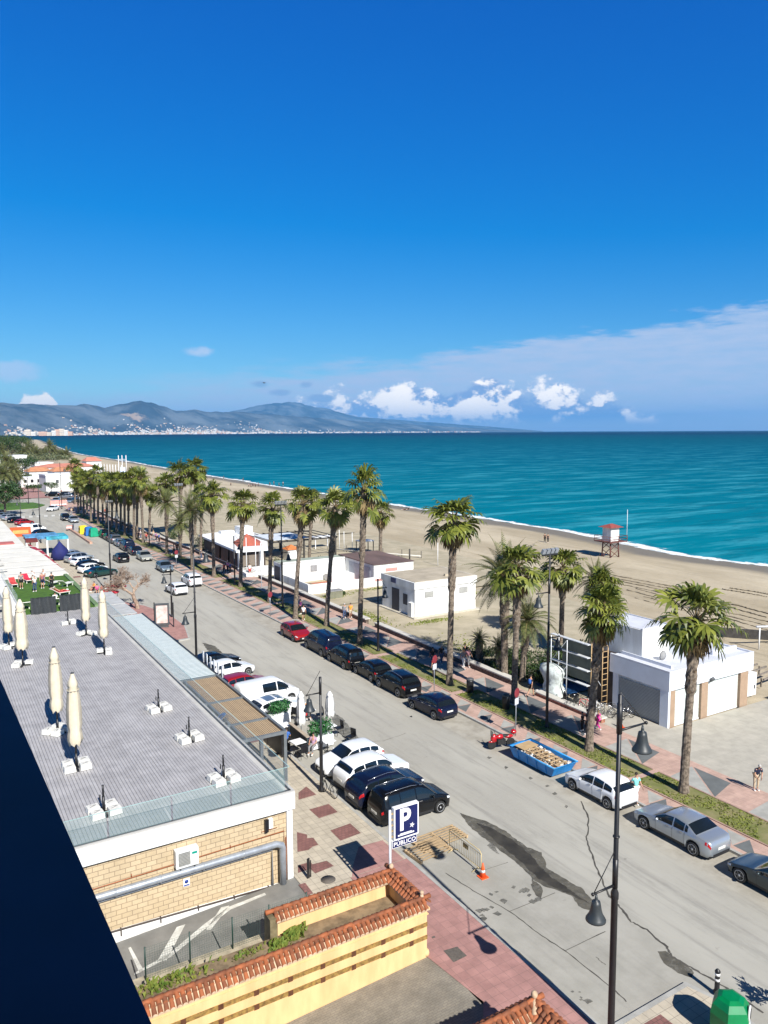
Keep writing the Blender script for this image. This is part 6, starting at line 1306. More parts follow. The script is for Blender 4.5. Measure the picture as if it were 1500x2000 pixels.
# ================================================================ VEHICLES
def sm(tab):
    def f(t):
        if t <= tab[0][0]: return tab[0][1]
        for (a, b), (c, d) in zip(tab, tab[1:]):
            if t <= c:
                u = (t-a)/(c-a); return b+(d-b)*(u*u*(3-2*u)*.5+u*.5)
        return tab[-1][1]
    return f
PR = {  # L, W, H, top line, belt line, (windscreen base, roof start, roof end, rear glass end), wheel positions, wheel radius, side glass split points
 'hatch': (4.15, 1.80, 1.47, [(0, .60), (.04, .74), (.24, .92), (.27, .95), (.45, 1.40), (.58, 1.47), (.80, 1.42), (.86, 1.34), (.955, 1.02), (.98, .95), (1, .78)], [(0, .58), (.05, .70), (.25, .88), (.6, .95), (.9, 1.0), (.97, .92), (1, .76)], (.27, .45, .86, .955), (.19, .81), .32, (.56, .74)),
 'sedan': (4.70, 1.82, 1.44, [(0, .58), (.04, .72), (.25, .90), (.28, .93), (.44, 1.36), (.56, 1.44), (.70, 1.38), (.84, 1.06), (.95, 1.02), (.98, .96), (1, .75)], [(0, .56), (.05, .68), (.26, .87), (.6, .93), (.86, 1.0), (.96, .96), (1, .73)], (.28, .44, .70, .84), (.18, .80), .335, (.55, .69)),
 'suv': (4.45, 1.86, 1.65, [(0, .72), (.04, .88), (.23, 1.05), (.26, 1.08), (.40, 1.56), (.52, 1.65), (.80, 1.60), (.87, 1.50), (.95, 1.14), (.98, 1.06), (1, .85)], [(0, .70), (.05, .84), (.25, 1.0), (.6, 1.07), (.9, 1.12), (.97, 1.02), (1, .83)], (.26, .40, .87, .95), (.19, .81), .36, (.53, .72)),
 'mpv': (4.40, 1.82, 1.78, [(0, .70), (.04, .86), (.18, 1.05), (.21, 1.08), (.37, 1.62), (.46, 1.78), (.88, 1.76), (.94, 1.66), (.985, 1.12), (1, .9)], [(0, .68), (.05, .82), (.2, 1.0), (.6, 1.08), (.93, 1.1), (1, .88)], (.21, .37, .94, .985), (.18, .80), .33, (.52, .74)),
 'van': (4.95, 1.95, 1.95, [(0, .80), (.03, .96), (.13, 1.15), (.16, 1.2), (.29, 1.78), (.36, 1.95), (.93, 1.93), (.965, 1.86), (.99, 1.25), (1, 1.0)], [(0, .78), (.04, .92), (.15, 1.1), (.6, 1.18), (.95, 1.2), (1, .98)], (.16, .29, .965, .99), (.17, .80), .34, (.40, .64)),
 'coupe': (4.40, 1.84, 1.36, [(0, .52), (.04, .66), (.28, .88), (.31, .91), (.48, 1.30), (.58, 1.36), (.74, 1.28), (.93, .98), (.97, .94), (1, .72)], [(0, .5), (.05, .62), (.28, .84), (.6, .90), (.88, .96), (.96, .92), (1, .70)], (.31, .48, .74, .93), (.18, .80), .34, (.62, .76)),
}
tyre_mesh = {}
rim_m = mat('alloy_rim', (.46, .47, .48), .35, .1, 5, metal=.4)
def wheel_parts(par, x, y, r, s):
    if r not in tyre_mesh:
        mb = M(); mb.lathe([(r*.62, -.10), (r*.93, -.105), (r, -.07), (r, .07), (r*.93, .105), (r*.62, .10)], 20, axis='X'); a = mb.mesh('wheel', rubber)
        mb = M(); mb.lathe([(r*.64, -.02), (r*.72, .09), (r*.66, .112), (r*.60, .09), (r*.58, .04)], 20, axis='X')
        for k in range(6):
            a_ = 2*pi*k/6; mb.cbox((.085, r*.36*cos(a_), r*.36*sin(a_)), (.03, r*.17, r*.50), 0, 0, rx=a_-pi/2)
        mb.lathe([(r*.17, .06), (r*.17, .105), (0, .108)], 10, axis='X'); b_ = mb.mesh('rim', rim_m)
        mb = M(); mb.lathe([(r*.58, .035), (0, .035)], 16, axis='X'); tyre_mesh[r] = (a, b_, mb.mesh('brake_shadow', blackpl))  # flat black disc stands in for the shade behind the spokes
    a, b_, c_ = tyre_mesh[r]; w = link('wheel', a, par, (x, y, r), 0 if s > 0 else pi); link('rim', b_, w, (0, 0, 0)); link('wheel_shade_disc', c_, w, (0, 0, 0))
paints = {}
def paint(nm, col, metal=0.0, rough=.28):
    if nm not in paints: paints[nm] = mat('paint_'+nm, col, rough, .03, .4, metal=metal, coat=.6)
    return paints[nm]
def car(lab, kind, x, y, heading, pcol, name=None, cat='car', grp='cars parked on the promenade side', z=0.0, roof=None, rails=False, far=False, darkglass=True, plate_rear=True):
    """heading: radians, 0 = facing away up the street (+Y)"""
    L, W, H, top, belt, (ga, gb, gc, gd), wh, wr, spl = PR[kind]
    fz = sm(top); fb_ = sm(belt); t = T(name or 'parked_car', lab, cat, (x, y, z), heading, grp)
    plan = sm([(0, .66), (.015, .80), (.05, .92), (.12, .985), (.3, 1), (.75, 1), (.9, .975), (.96, .92), (.99, .84), (1, .74)])
    def zlow(u):
        z0 = .20 if .03 < u < .97 else .30
        for wp in wh:
            d = (u-wp)*L; R = wr+.06
            if abs(d) < R: z0 = max(z0, wr+sqrt(max(0, R*R-d*d))*.98)
        return z0
    def sect(u):
        w = W/2*plan(u); hb = fb_(u); ht = max(fz(u), hb+.02); c = ht-hb; z0 = min(zlow(u), hb-.08)
        wt = w*.95-.34*c
        return [(w*.80, z0), (w*.96, z0+.03), (w, z0+(hb-z0)*.35), (w*1.0, z0+(hb-z0)*.72), (w*.985, hb-.05), (w*.95, hb), (w*.95*.5+wt*.5+.012, hb+c*.5), (wt, hb+c*.90), (wt*.90, hb+c*.975), (wt*.5, ht+.012*min(1, c*4)), (0, ht+.02*min(1, c*4))]
    def S(u, v, s=1, off=0.0):
        p = sect(u); k = min(int(v), len(p)-2); f = v-k; a = p[k][0]+(p[k+1][0]-p[k][0])*f; b_ = p[k][1]+(p[k+1][1]-p[k][1])*f
        q = Vector((s*a, L/2-u*L, b_))
        if off:
            dx_, dz_ = p[k+1][0]-p[k][0], p[k+1][1]-p[k][1]; n2 = Vector((s*dz_, 0, -dx_))
            e = .01; p2 = sect(min(1, u+e)); p1 = sect(max(0, u-e)); i = k+ (1 if f > .5 else 0)
            tv = Vector((s*(p2[i][0]-p1[i][0]), -2*e*L, p2[i][1]-p1[i][1])); cv = Vector((s*dx_, 0, dz_)); n = tv.cross(cv)
            if n.length > 1e-9:
                n.normalize(); 
                if n.dot(n2) < 0 and n2.length > 1e-6: n = -n
                q += n*off
        return q
    us = sorted(set([0, .008, .02, .04, .07, .1]+[wh[i]+d/L for i in (0, 1) for d in (-(wr+.07), -(wr+.02), -wr*.8, -wr*.5, 0, wr*.5, wr*.8, wr+.02, wr+.07)]+[.3, .35, .4, .45, .5, .55, .6, .65, .7, .9, .93, .96, .98, .992, 1]+[ga, gb, gc, gd, (ga+gb)/2, (gc+gd)/2]))
    us = [u for u in us if 0 <= u <= 1]
    mb = M(); vs = []; nn = 21
    for u in us:
        p = sect(u); yy = L/2-u*L; vs += [(a, yy, b_) for a, b_ in p]+[(-a, yy, b_) for a, b_ in p[-2::-1]]
    fs = [(i*nn+j, i*nn+j+1, (i+1)*nn+j+1, (i+1)*nn+j) for i in range(len(us)-1) for j in range(nn-1)]+[tuple(range(nn)), tuple((len(us)-1)*nn+j for j in range(nn))]
    mb.add(vs, fs, 0, True); P('body', mb, pcol, t)
    mb = M(); mb.box(-W*.40, W*.40, -L*.47, L*.47, .17, .62); P('underbody', mb, blackpl, t)
    def patch(name, u0, u1, v0, v1, m_, both=True, off=.008, nu=5, nv=2, par=None, sides=(1, -1), full=False):
        ob = None
        for s in ((1,) if full else sides):
            mb = M(); vs = []
            V = [v0+(v1-v0)*j/nv for j in range(nv+1)]
            cols = [(v, s) for v in V]
            if full: cols = [(v, 1) for v in V]+[(v, -1) for v in V[-2::-1]]
            for i in range(nu+1):
                u = u0+(u1-u0)*i/nu
                for v, sd__ in cols: vs.append(S(u, v, sd__, off))
            k = len(cols); mb.add(vs, [(i*k+j, i*k+j+1, (i+1)*k+j+1, (i+1)*k+j) for i in range(nu) for j in range(k-1)], 0, True); ob = P(name, mb, m_, par or t)
        return ob
    patch('windscreen', ga+.015, gb-.01, 7.15, 10, carglass, full=True, nv=5, nu=5)
    if plate_rear or kind != 'van': patch('rear_window', gc+.015, gd-.012, 7.25, 10, carglass, full=True, nv=5, nu=4)
    cuts = [ga+.045, gb+(spl[0]-gb)*.0, spl[0], spl[1], gc+(gd-gc)*.35]
    cuts = [ga+.05, spl[0]-.008, spl[0]+.008, spl[1]-.006, spl[1]+.006, gc+(gd-gc)*.28]
    patch('side_window', cuts[0], cuts[1], 5.12, 6.85, carglass, nu=6, nv=2)
    patch('side_window', cuts[2], cuts[3], 5.12, 6.85, carglass, nu=4, nv=2)
    if cuts[5]-cuts[4] > .03 and kind != 'van': patch('quarter_window', cuts[4], cuts[5]-.01, 5.2, 6.75, carglass, nu=3, nv=2)
    patch('headlight', .012, .075, 3.5, 4.8, headlamp, nu=4, nv=2)
    patch('tail_light', .935 if kind != 'mpv' and kind != 'van' else .97, .992, 3.4, 5.0, redlamp, nu=3, nv=2)
    yF, yB = L/2, -L/2
    mb = M(); mb.box(-.52, .52, yF-.035, yF+.012, .30, .52); P('grille', mb, blackpl, t)
    mb = M(); mb.box(-.25, .25, yF+.012, yF+.022, .36, .47); P('number_plate', mb, MATS['white_plastic'], t)
    mb = M(); mb.box(-.26, .26, yB-.02, yB+.03, .55 if kind == 'sedan' or kind == 'coupe' else .62, .66 if kind == 'sedan' or kind == 'coupe' else .73); P('number_plate', mb, MATS['white_plastic'], t)
    mb = M(); mb.box(-W*.33, W*.33, yB-.012, yB+.05, .24, .40); P('rear_bumper', mb, blackpl, t)
    for s in (1, -1):
        for wp in wh: wheel_parts(t, s*(W/2-.105), L/2-wp*L, wr, s)
        mb = M(); mb.ell((s*(W/2+.08), L/2-(ga+.09)*L, fb_(ga+.09)+.09), (.11, .06, .075), 8, 5); P('mirror', mb, pcol, t)
        if not far:
            for u in (spl[0]-.05, spl[1]-.03):
                mb = M(); q = S(u, 4.1, s, .015); mb.cbox(tuple(q), (.03, .2, .03)); P('door_handle', mb, chrome, t)
            mb = M()
            for u in (ga+.06, spl[0], min(spl[1]+.01, wh[1]-wr/L-.02)):
                qs = [S(u, v, s, .003) for v in (1.2, 2, 3, 4, 5)]; mb.tube(qs, .006, 4)
            P('door_seam', mb, blackpl, t)
            patch('sill', wh[0]+(wr+.1)/L, wh[1]-(wr+.1)/L, 1.0, 1.6, blackpl, nu=2, nv=1, sides=(s,), off=.004)
        if rails: mb = M(); mb.tube([S(u, 8.2, s, .04) for u in (gb+.03, .55, .7, gc-.03)], .018, 5); P('roof_rail', mb, chrome, t)
    if roof: patch('roof_panel', gb+.02, gc-.02, 8.2, 10, roof, full=True, nv=4, nu=5, off=.004)
    return t
WH = paint('white', (.80, .81, .82)); BK = mat('paint_black', (.004, .0045, .006), .22, .03, .4, spec=.35, coat=.15); NV = mat('paint_navy', (.005, .008, .025), .22, .03, .4, spec=.35, coat=.15); SL = paint('silver', (.38, .42, .46), .55, .32); RD = paint('red', (.26, .008, .012)); DG = paint('dark_green_grey', (.035, .05, .055), .4)
GR_ = paint('grey', (.16, .17, .19), .5); LB = paint('light_blue', (.20, .27, .33), .5); BG = paint('beige', (.42, .43, .38), .4); GN = paint('dark_green', (.01, .05, .045), .3)
KX = lambda y: KR(y)-.98
car('white hatchback parked between the blue skip and the silver saloon', 'hatch', KX(29)+.05, 29.1, 0, WH)
car('silver saloon with a sloping rear window parked near the lower right', 'sedan', KX(24)+.05, 23.85, 0, SL)
car('dark grey-green coupe cut off by the right edge of the picture', 'coupe', KX(19)-.05, 18.5, 0, DG)
car('navy blue hatchback parked slightly askew just before the motorbike gap', 'hatch', 30.75, 44.7, .06, NV)
car('black off-roader with a wide red rear light bar behind the navy hatchback', 'suv', 31.1, 50.0, .02, BK, rails=True)
car('black hatchback with tall red tail lamps ahead of the black off-roader', 'hatch', 31.15, 54.1, 0, BK)
car('small black people carrier with a silver rear bumper', 'mpv', 30.85, 58.3, 0, BK)
car('tall dark navy van with black windows next to the red car', 'van', 30.95, 62.9, 0, NV)
car('dark red hatchback facing the viewer at the end of the parked row', 'hatch', 30.75, 68.6, pi, RD)
car('white estate off-roader with a black rear window parked opposite the leafless tree', 'suv', 30.0, 100.6, 0, WH)
car('white hatchback with a black rear stopped in the road beside the white estate', 'hatch', 26.7, 96.2, .08, WH, grp='cars out in the road')
car('light silver-blue hatchback facing the viewer alone at the far kerb', 'hatch', 29.75, 113.0, pi, LB)
car('pale beige hatchback facing the viewer in the far row', 'hatch', 29.6, 124.5, pi, BG, far=True)
car('dark car driving away alongside the beige hatchback', 'hatch', 26.1, 125.2, .05, BK, grp='cars out in the road', far=True)
for i, (k, y, c, lab) in enumerate((('hatch', 131.5, NV, 'navy hatchback right behind the beige hatchback'), ('van', 137, NV, 'tall navy van in the far parked row'), ('hatch', 142.5, LB, 'blue-grey car in the far parked row by the second pavement gap'), ('suv', 147.5, GR_, 'grey off-roader in the far parked row'), ('hatch', 152, BK, 'black hatchback second from the green recycling bin'), ('suv', 156.5, BK, 'black off-roader parked next to the green recycling bin'))): car(lab, k, 29.7, y, 0, c, far=True)
car('silver car facing the viewer beyond the recycling bins', 'hatch', 28.8, 187, pi, SL, far=True); car('black car parked behind the far silver car', 'suv', 27.9, 192.5, pi, BK, far=True)
car('white car driving near the zebra crossing', 'sedan', 28.6, 218, 2.6, WH, grp='cars out in the road', far=True)
for i, (k, x, y, h_, c, lab) in enumerate((('suv', 35.3, 268, 1.2, BK, 'black car furthest left outside the white cafe'), ('hatch', 38.6, 268, 1.2, BK, 'black car in the middle outside the white cafe'), ('suv', 42.0, 266, 1.2, BK, 'black car on the right outside the white cafe'), ('hatch', 33.0, 244, 2.8, SL, 'silver car with an open white back in the far car park'), ('hatch', 36.2, 240, 2.7, LB, 'pale blue car at the near side of the far car park'), ('hatch', 39.4, 248, 2.8, WH, 'white car at the right of the far car park'), ('suv', 37.5, 256, 1.3, GR_, 'grey car in the middle of the far car park'))): car(lab, k, x, y, h_, c, grp='cars by the far white cafe', far=True)
# left side, parked nose or tail to the pavement
LG = 'cars parked across the pavement side'; E_ = -pi/2
car('black boxy van with roof rails nearest the parking sign', 'mpv', 21.25, 33.0, E_, BK, name='parked_van', cat='van', grp=LG, rails=True)
car('dark navy saloon squeezed between the black van and the white crossover', 'suv', 21.1, 35.25, E_+.05, NV, grp=LG, rails=True)
car('white crossover with a black rear window parked beside the navy car', 'suv', 21.45, 37.35, E_+.05, WH, grp=LG)
car('white hatchback facing the pavement next to the cafe planter', 'hatch', 21.2, 39.6, pi/2+.05, WH, grp=LG)
car('blue-grey and white small car half hidden by the cafe parasols', 'hatch', 20.9, 50.0, E_+.1, WH, grp=LG, roof=LB)
car('white panel van with dark side windows between the cafe and the red car', 'van', 21.1, 52.6, E_+.08, WH, name='parked_van', cat='van', grp=LG)
car('red hatchback just behind the white panel van', 'hatch', 20.7, 56.2, E_+.05, RD, grp=LG)
car('white hatchback between the red car and the black car', 'hatch', 21.0, 60.4, E_+.18, WH, grp=LG)
car('black low car at the far end of the pavement row beside the white hatchback', 'sedan', 20.6, 63.2, E_+.2, BK, grp=LG)
for i, (k, x, y, h_, c, lab) in enumerate((('sedan', 20.9, 113.8, -1.2, GN, 'dark green car nearest the leafless tree'), ('hatch', 20.4, 117.2, -1.2, WH, 'white car behind the dark green car'), ('hatch', 20.7, 120.6, -1.2, BK, 'black car between two white cars across the pavement'), ('hatch', 20.5, 124.2, -1.2, WH, 'second white car of the far pavement row'), ('suv', 20.3, 128.0, -1.2, SL, 'silver car beside the red awning'), ('hatch', 20.2, 132.4, -1.2, SL, 'silver hatchback half hidden by the navy tent parasol'), ('hatch', 19.7, 165, -1.2, BK, 'black car beyond the turquoise awning'), ('van', 18.6, 171, -1.1, WH, 'white van with green stripe beyond the orange sign board'), ('hatch', 18.2, 177, -1.1, WH, 'white car beyond the far white van'), ('hatch', 18.6, 187.5, -1.0, RD, 'bright red car far down the pavement side'), ('hatch', 17.6, 193, -1.0, BK, 'black car behind the bright red car'), ('suv', 17.0, 199, -1.0, SL, 'silver car two along from the bright red car'), ('sedan', 16.3, 205, -1.0, LB, 'pale car near the end of the pavement row'), ('suv', 15.6, 211, -1.0, GR_, 'grey car last in the pavement row'))): car(lab, k, x, y, h_, c, grp=LG, far=True)
# ---- blue skip
t = T('skip', 'blue metal skip filled with rubble and wooden planks', 'skip', (31.35, 33.75, 0), .02); sk_b = mat('skip_blue', (.012, .20, .52), .5, .25, 1.6); 
def hull(mb, z0, z1, w0, w1, l0, l1, th=.05):
    o = [(-w0, -l0, z0), (w0, -l0, z0), (w0, l0, z0), (-w0, l0, z0), (-w1, -l1, z1), (w1, -l1, z1), (w1, l1, z1), (-w1, l1, z1)]
    i = [(x-(th if x > 0 else -th), y-(th if y > 0 else -th), z+(th if z == z0 else 0)) for x, y, z in o]
    mb.add(o+i, [(3, 2, 1, 0), (0, 1, 5, 4), (1, 2, 6, 5), (2, 3, 7, 6), (3, 0, 4, 7), (8, 9, 10, 11), (9, 8, 12, 13), (10, 9, 13, 14), (11, 10, 14, 15), (8, 11, 15, 12), (4, 5, 13, 12), (5, 6, 14, 13), (6, 7, 15, 14), (7, 4, 12, 15)])
mb = M(); hull(mb, .12, .78, .78, .92, 1.65, 2.0); P('tub', mb, sk_b, t)
mb = M(); 
mb.tube([(-.95, -2.03, .78), (.95, -2.03, .78), (.95, 2.03, .78), (-.95, 2.03, .78)], .04, 6, closed=True); P('rim', mb, mat('skip_rim', (.05, .30, .62), .5, .2, 2), t)
mb = M(); 
for y in (-1.2, -.4, .4, 1.2): mb.cbox((-.87, y, .45), (.05, .07, .62), 0, ry=-.2); mb.cbox((.87, y, .45), (.05, .07, .62), 0, ry=.2)
P('rib', mb, sk_b, t)
random.seed(12); mb = M(); vs = []
for j in range(13):
    for i in range(7): vs.append((-.82+i*.273, -1.85+j*.308, .52+.12*random.random()))
mb.add(vs, [(j*7+i, j*7+i+1, (j+1)*7+i+1, (j+1)*7+i) for j in range(12) for i in range(6)])
for k in range(90): mb.cbox((random.uniform(-.75, .75), random.uniform(-1.8, 1.8), .62+random.random()*.1), (random.uniform(.05, .22), random.uniform(.05, .25), random.uniform(.03, .12)), random.random()*3, random.choice([0, 1, 1]), rx=random.random()*.6)
tag(P('rubble', mb, [mat('rubble_tan', (.34, .24, .15), .95, .4, 5), mat('rubble_white', (.62, .60, .56), .95, .3, 5)], loc=(31.35, 33.75, 0)), 'heap of broken plaster and rubble filling the blue skip', 'rubble', kind='stuff')
t = T('wooden_rack', 'wooden rack of crossed slats lying on the rubble in the skip', 'wooden rack', (31.3, 33.3, .72), .02)
for x in (-.38, 0, .38): mb = M(); mb.box(x-.05, x+.05, -1.25, 1.25, .0, .05); P('rail', mb, wood, t)
for k in range(7): mb = M(); mb.box(-.5, .5, -1.2+k*.4-.04, -1.2+k*.4+.04, .05, .09); P('slat', mb, wood, t)
t = T('cardboard_sheet', 'brown cardboard sheet covering the far end of the skip', 'cardboard', (31.3, 35.1, .80)); mb = M(); mb.cbox((0, 0, 0), (1.3, .8, .03), .1, rx=.05); P('sheet', mb, mat('cardboard', (.42, .29, .15), .9, .12, 2), t)
# ---- motorbike
t = T('motorbike', 'red motorbike with a top box parked in front of the blue skip', 'motorbike', (30.9, 37.05, 0), 1.35); mr = paint('bike_red', (.42, .01, .015))
for y in (-.66, .66):
    mb = M(); mb.lathe([(.20, -.05), (.28, -.055), (.31, 0), (.28, .055), (.20, .05)], 16, (0, y, .31), axis='X'); w_ = P('wheel', mb, rubber, t)
    mb = M(); mb.lathe([(.21, -.02), (.05, -.03), (.05, .03), (.21, .02)], 12, (0, y, .31), axis='X'); P('rim', mb, chrome, w_)
mb = M(); mb.ell((0, .12, .78), (.16, .32, .16)); mb.ell((0, .55, .72), (.19, .22, .30)); mb.ell((0, -.52, .74), (.15, .34, .12)); mb.ell((0, .62, .52), (.10, .30, .07)); P('fairing', mb, mr, t)
mb = M(); mb.ell((0, -.22, .82), (.15, .38, .07)); P('seat', mb, blackpl, t)
mb = M(); mb.box(-.14, .14, -.25, .3, .28, .62); mb.tube([(.12, .1, .3), (.16, -.7, .34)], .05, 8); P('engine', mb, mat('engine', (.06, .06, .06), .4, .3, 8, metal=.5), t)
mb = M(); mb.tube([(0, .66, .31), (0, .42, .98)], .035, 6); mb.tube([(-.34, .36, 1.04), (0, .44, 1.0), (.34, .36, 1.04)], .018, 6); P('handlebar', mb, black, t)
mb = M(); mb.ell((0, -.86, 1.0), (.22, .20, .16)); P('top_box', mb, mr, t)
mb = M(); mb.box(-.17, .17, .66, .70, .88, 1.22); P('windshield', mb, glassmat('smoked', (.1, .1, .1), .6), t)
t = T('folded_tarp', 'small blue and white bundle between the motorbike and the skip', 'bundle', (31.9, 36.3, 0)); mb = M(); mb.ell((0, 0, .25), (.35, .3, .25)); P('bag', mb, sk_b, t); mb = M(); mb.ell((.2, -.1, .5), (.2, .16, .1)); P('wrap', mb, white, t)
# ---- bicycles
def bicycle(lab, x, y, rz, c, z=.12, lean=.12):
    t = T('bicycle', lab, 'bicycle', (x, y, z), rz, 'bicycles'); t.rotation_euler.y = lean
    for yy in (-.52, .52):
        mb = M(); mb.tube([(0, yy+.33*cos(a), .34+.33*sin(a)) for a in [2*pi*k/20 for k in range(20)]], .02, 5, closed=True); w_ = P('wheel', mb, rubber, t)
        mb = M()
        for k in range(8): a = pi*k/8; mb.tube([(0, yy-.32*cos(a), .34-.32*sin(a)), (0, yy+.32*cos(a), .34+.32*sin(a))], .004, 3)
        P('spokes', mb, chrome, w_)
    mb = M()
    for p_, q_ in (((0, -.52, .34), (0, -.05, .30)), ((0, -.05, .30), (0, -.18, .82)), ((0, -.52, .34), (0, -.16, .75)), ((0, -.05, .30), (0, .38, .72)), ((0, -.16, .78), (0, .36, .82)), ((0, .52, .34), (0, .35, .95))): mb.tube([p_, q_], .02, 5)
    P('frame', mb, c, t)
    mb = M(); mb.tube([(-.28, .28, 1.02), (0, .36, 1.0), (.28, .28, 1.02)], .015, 5); P('handlebar', mb, black, t)
    mb = M(); mb.ell((0, -.2, .88), (.07, .14, .03)); P('saddle', mb, black, t)
bicycle('black bicycle leaning on the lamp post by the cafe cars', 18.35, 36.9, .15, black)
for i, (x, y, r, c, lab) in enumerate(((40.05, 39.6, 1.4, MATS['engine'], 'dark bicycle furthest from the lamp end of the rack by the scaffold'), (40.3, 38.9, 1.2, mr, 'bicycle with a red frame in the rack by the scaffold'), (40.6, 38.2, 1.5, white, 'bicycle with a white frame in the middle of the rack'), (40.9, 37.4, 1.1, chrome, 'silver bicycle leaning behind the palm trunk by the scaffold'), (41.2, 36.7, 1.3, MATS['engine'], 'tangled dark bicycle next to the shuttered wall'), (41.5, 36.1, 1.6, chrome, 'pale bicycle closest to the roller shutter'))): bicycle(lab, x, y, r, c, z=.1)
t = T('scooter', 'black scooter standing by the low brick wall near the scaffold', 'scooter', (40.4, 40.6, .1), 1.2)
for yy in (-.5, .5): mb = M(); mb.lathe([(.12, -.05), (.22, -.05), (.24, 0), (.22, .05), (.12, .05)], 14, (0, yy, .24), axis='X'); P('wheel', mb, rubber, t)
mb = M(); mb.ell((0, -.35, .55), (.17, .4, .2)); mb.ell((0, .42, .6), (.16, .14, .35)); mb.box(-.14, .14, -.2, .4, .22, .3); P('body', mb, BK, t); mb = M(); mb.tube([(-.3, .35, .98), (.3, .35, .98)], .02, 5); P('handlebar', mb, black, t)
# ---- recycling bins and barriers far up the kerb
for i, (x, y, c, lab) in enumerate(((26.9, 163.5, mat('bin_yellow', (.75, .58, .02), .5), 'yellow recycling container'), (27.5, 160.6, mat('bin_blue', (.01, .13, .42), .5), 'blue recycling container'), (28.0, 158.4, mat('bin_green', (.0, .28, .15), .5), 'green recycling container'), (26.5, 168.5, grey, 'grey refuse container'))):
    t = T('recycling_container', lab + ' in the row at the kerb', 'recycling bin', (x, y, 0), .05, 'kerbside recycling containers'); mb = M(); mb.cbox((0, 0, .85), (1.5, 1.7, 1.5), 0, taper=.88); P('body', mb, c, t)
    mb = M(); mb.cbox((0, 0, 1.68), (1.25, 1.4, .18), 0, taper=.7); P('lid', mb, c, t); mb = M(); mb.box(-.77, -.70, -.4, .4, 1.0, 1.25); P('slot', mb, blackpl, t)
t = T('kerb_barrier', 'low pinkish concrete barrier around the recycling containers', 'barrier', (25.2, 160, 0)); mb = M(); mb.bar(lambda y: .1*(y+12)/20+.2, lambda y: .1*(y+12)/20+.7, -12, 14, 0, .4, 4); P('blocks', mb, mat('barrier_pink', (.48, .30, .22), .9), t)
for i, (x, y, lab) in enumerate(((25.4, 171, 'left red and white road works board'), (26.6, 171.5, 'right red and white road works board'), (31.5, 228, 'pink hoarding panel near the far car park'))):
    t = T('works_board', lab, 'barrier board', (x, y, 0), .1); w = .55 if i < 2 else 2.2; mb = M(); mb.box(-w, w, -.04, .04, .4, 1.1 if i < 2 else 1.9); P('board', mb, mat('board_pink', (.68, .30, .26), .7), t)
    mb = M(); mb.box(-w*.9, w*.9, -.05, -.04, .6, .85); P('band', mb, white, t)
    for s in (-1, 1): mb = M(); mb.box(s*w*.8-.03, s*w*.8+.03, -.2, .2, 0, .4); P('foot', mb, black, t)
# ---- green glass bin, bollards, cones, barrier, pallets
t = T('glass_bin', 'green bottle bank with a white emblem cut off by the bottom edge', 'bottle bank', tuple(G(1424, 2027, .1).xy)+(.1,), .5); gg = mat('bottle_bank_green', (.0, .19, .06), .35, .12, 2)
mb = M(); mb.lathe([(.56, 0), (.66, .15), (.67, .95), (.60, 1.25), (.46, 1.45), (.30, 1.52), (0, 1.53)], 6, sm=False); P('body', mb, gg, t)
mb = M(); mb.lathe([(.24, -.60), (.24, -.55)], 14, (0, 0, 1.12), axis='Y'); mb.tube([(-.16, -.585, .5), (-.16, -.585, .75), (.16, -.585, .75), (.16, -.585, .5)], .03, 5, closed=True); P('emblem', mb, lett, t)
mb = M(); mb.lathe([(.15, -.62), (.15, -.60)], 14, (0, 0, 1.12), axis='Y'); P('bottle_hole', mb, blackpl, t)
mb = M(); mb.box(-.25, .25, -.42, -.40, 1.33, 1.40); P('label', mb, lett, t)
t = T('bollard', 'black bollard with two white bands on the pavement corner', 'bollard', tuple(G(1400, 1938, .1).xy)+(.1,)); mb = M(); mb.lathe([(.13, 0), (.13, .05), (.09, .1), (.08, .75), (.10, .78), (.10, .82), (.06, .88), (0, .93)], 12); P('post', mb, black, t)
for z in (.45, .66): mb = M(); mb.lathe([(.088, z), (.088, z+.09)], 12); P('band', mb, lett, t)
t = T('short_post', 'flat black post beside the manhole cover behind the tiled wall', 'post', (13.95, 30.15, .12), .3); mb = M(); mb.box(-.07, .07, -.02, .02, 0, .95); mb.box(.12, .16, -.02, .02, 0, .8); P('blade', mb, black, t)
cone_o = mat('cone_orange', (.75, .10, .02), .5, .08, 4)
for x, y, lab in ((943, 1713, 'orange traffic cone at the end of the yellow barrier'), (1213, 1421, 'red traffic cone by the shuttered building corner')):
    g = G(x, y, .0 if x < 1000 else .12); t = T('traffic_cone', lab, 'traffic cone', tuple(g)); mb = M(); mb.box(-.2, .2, -.2, .2, 0, .04); P('base', mb, cone_o, t); mb = M(); mb.lathe([(.15, .04), (.03, .68), (0, .69)], 12); P('cone', mb, cone_o, t); mb = M(); mb.lathe([(.112, .25), (.078, .42)], 12); P('band', mb, lett, t)
t = T('crowd_barrier', 'yellowish crowd barrier standing in the road next to the cone', 'barrier', (21.0, 27.75, 0), pi/2); yb_ = mat('barrier_yellow', (.52, .42, .22), .6, .2, 4)
mb = M(); mb.tube([(-1.25, 0, .12), (-1.25, 0, .95), (-1.1, 0, 1.08), (1.1, 0, 1.08), (1.25, 0, .95), (1.25, 0, .12)], .022, 6); mb.tube([(-1.25, 0, .22), (1.25, 0, .22)], .018, 5); mb.tube([(-1.25, 0, .92), (1.25, 0, .92)], .016, 5); P('frame', mb, yb_, t)
mb = M()
for k in range(17): x = -1.1+k*.1375; mb.tube([(x, 0, .22), (x, 0, .92)], .010, 4)
P('bars', mb, yb_, t)
for s in (-1, 1): mb = M(); mb.tube([(s*.95, -.3, .02), (s*.95, 0, .14), (s*.95, .3, .02)], .02, 5); P('foot', mb, yb_, t)
mb = M(); mb.box(-.2, .2, -.03, -.02, .62, .85); P('plate', mb, mat('plate_ochre', (.25, .18, .07), .6), t)
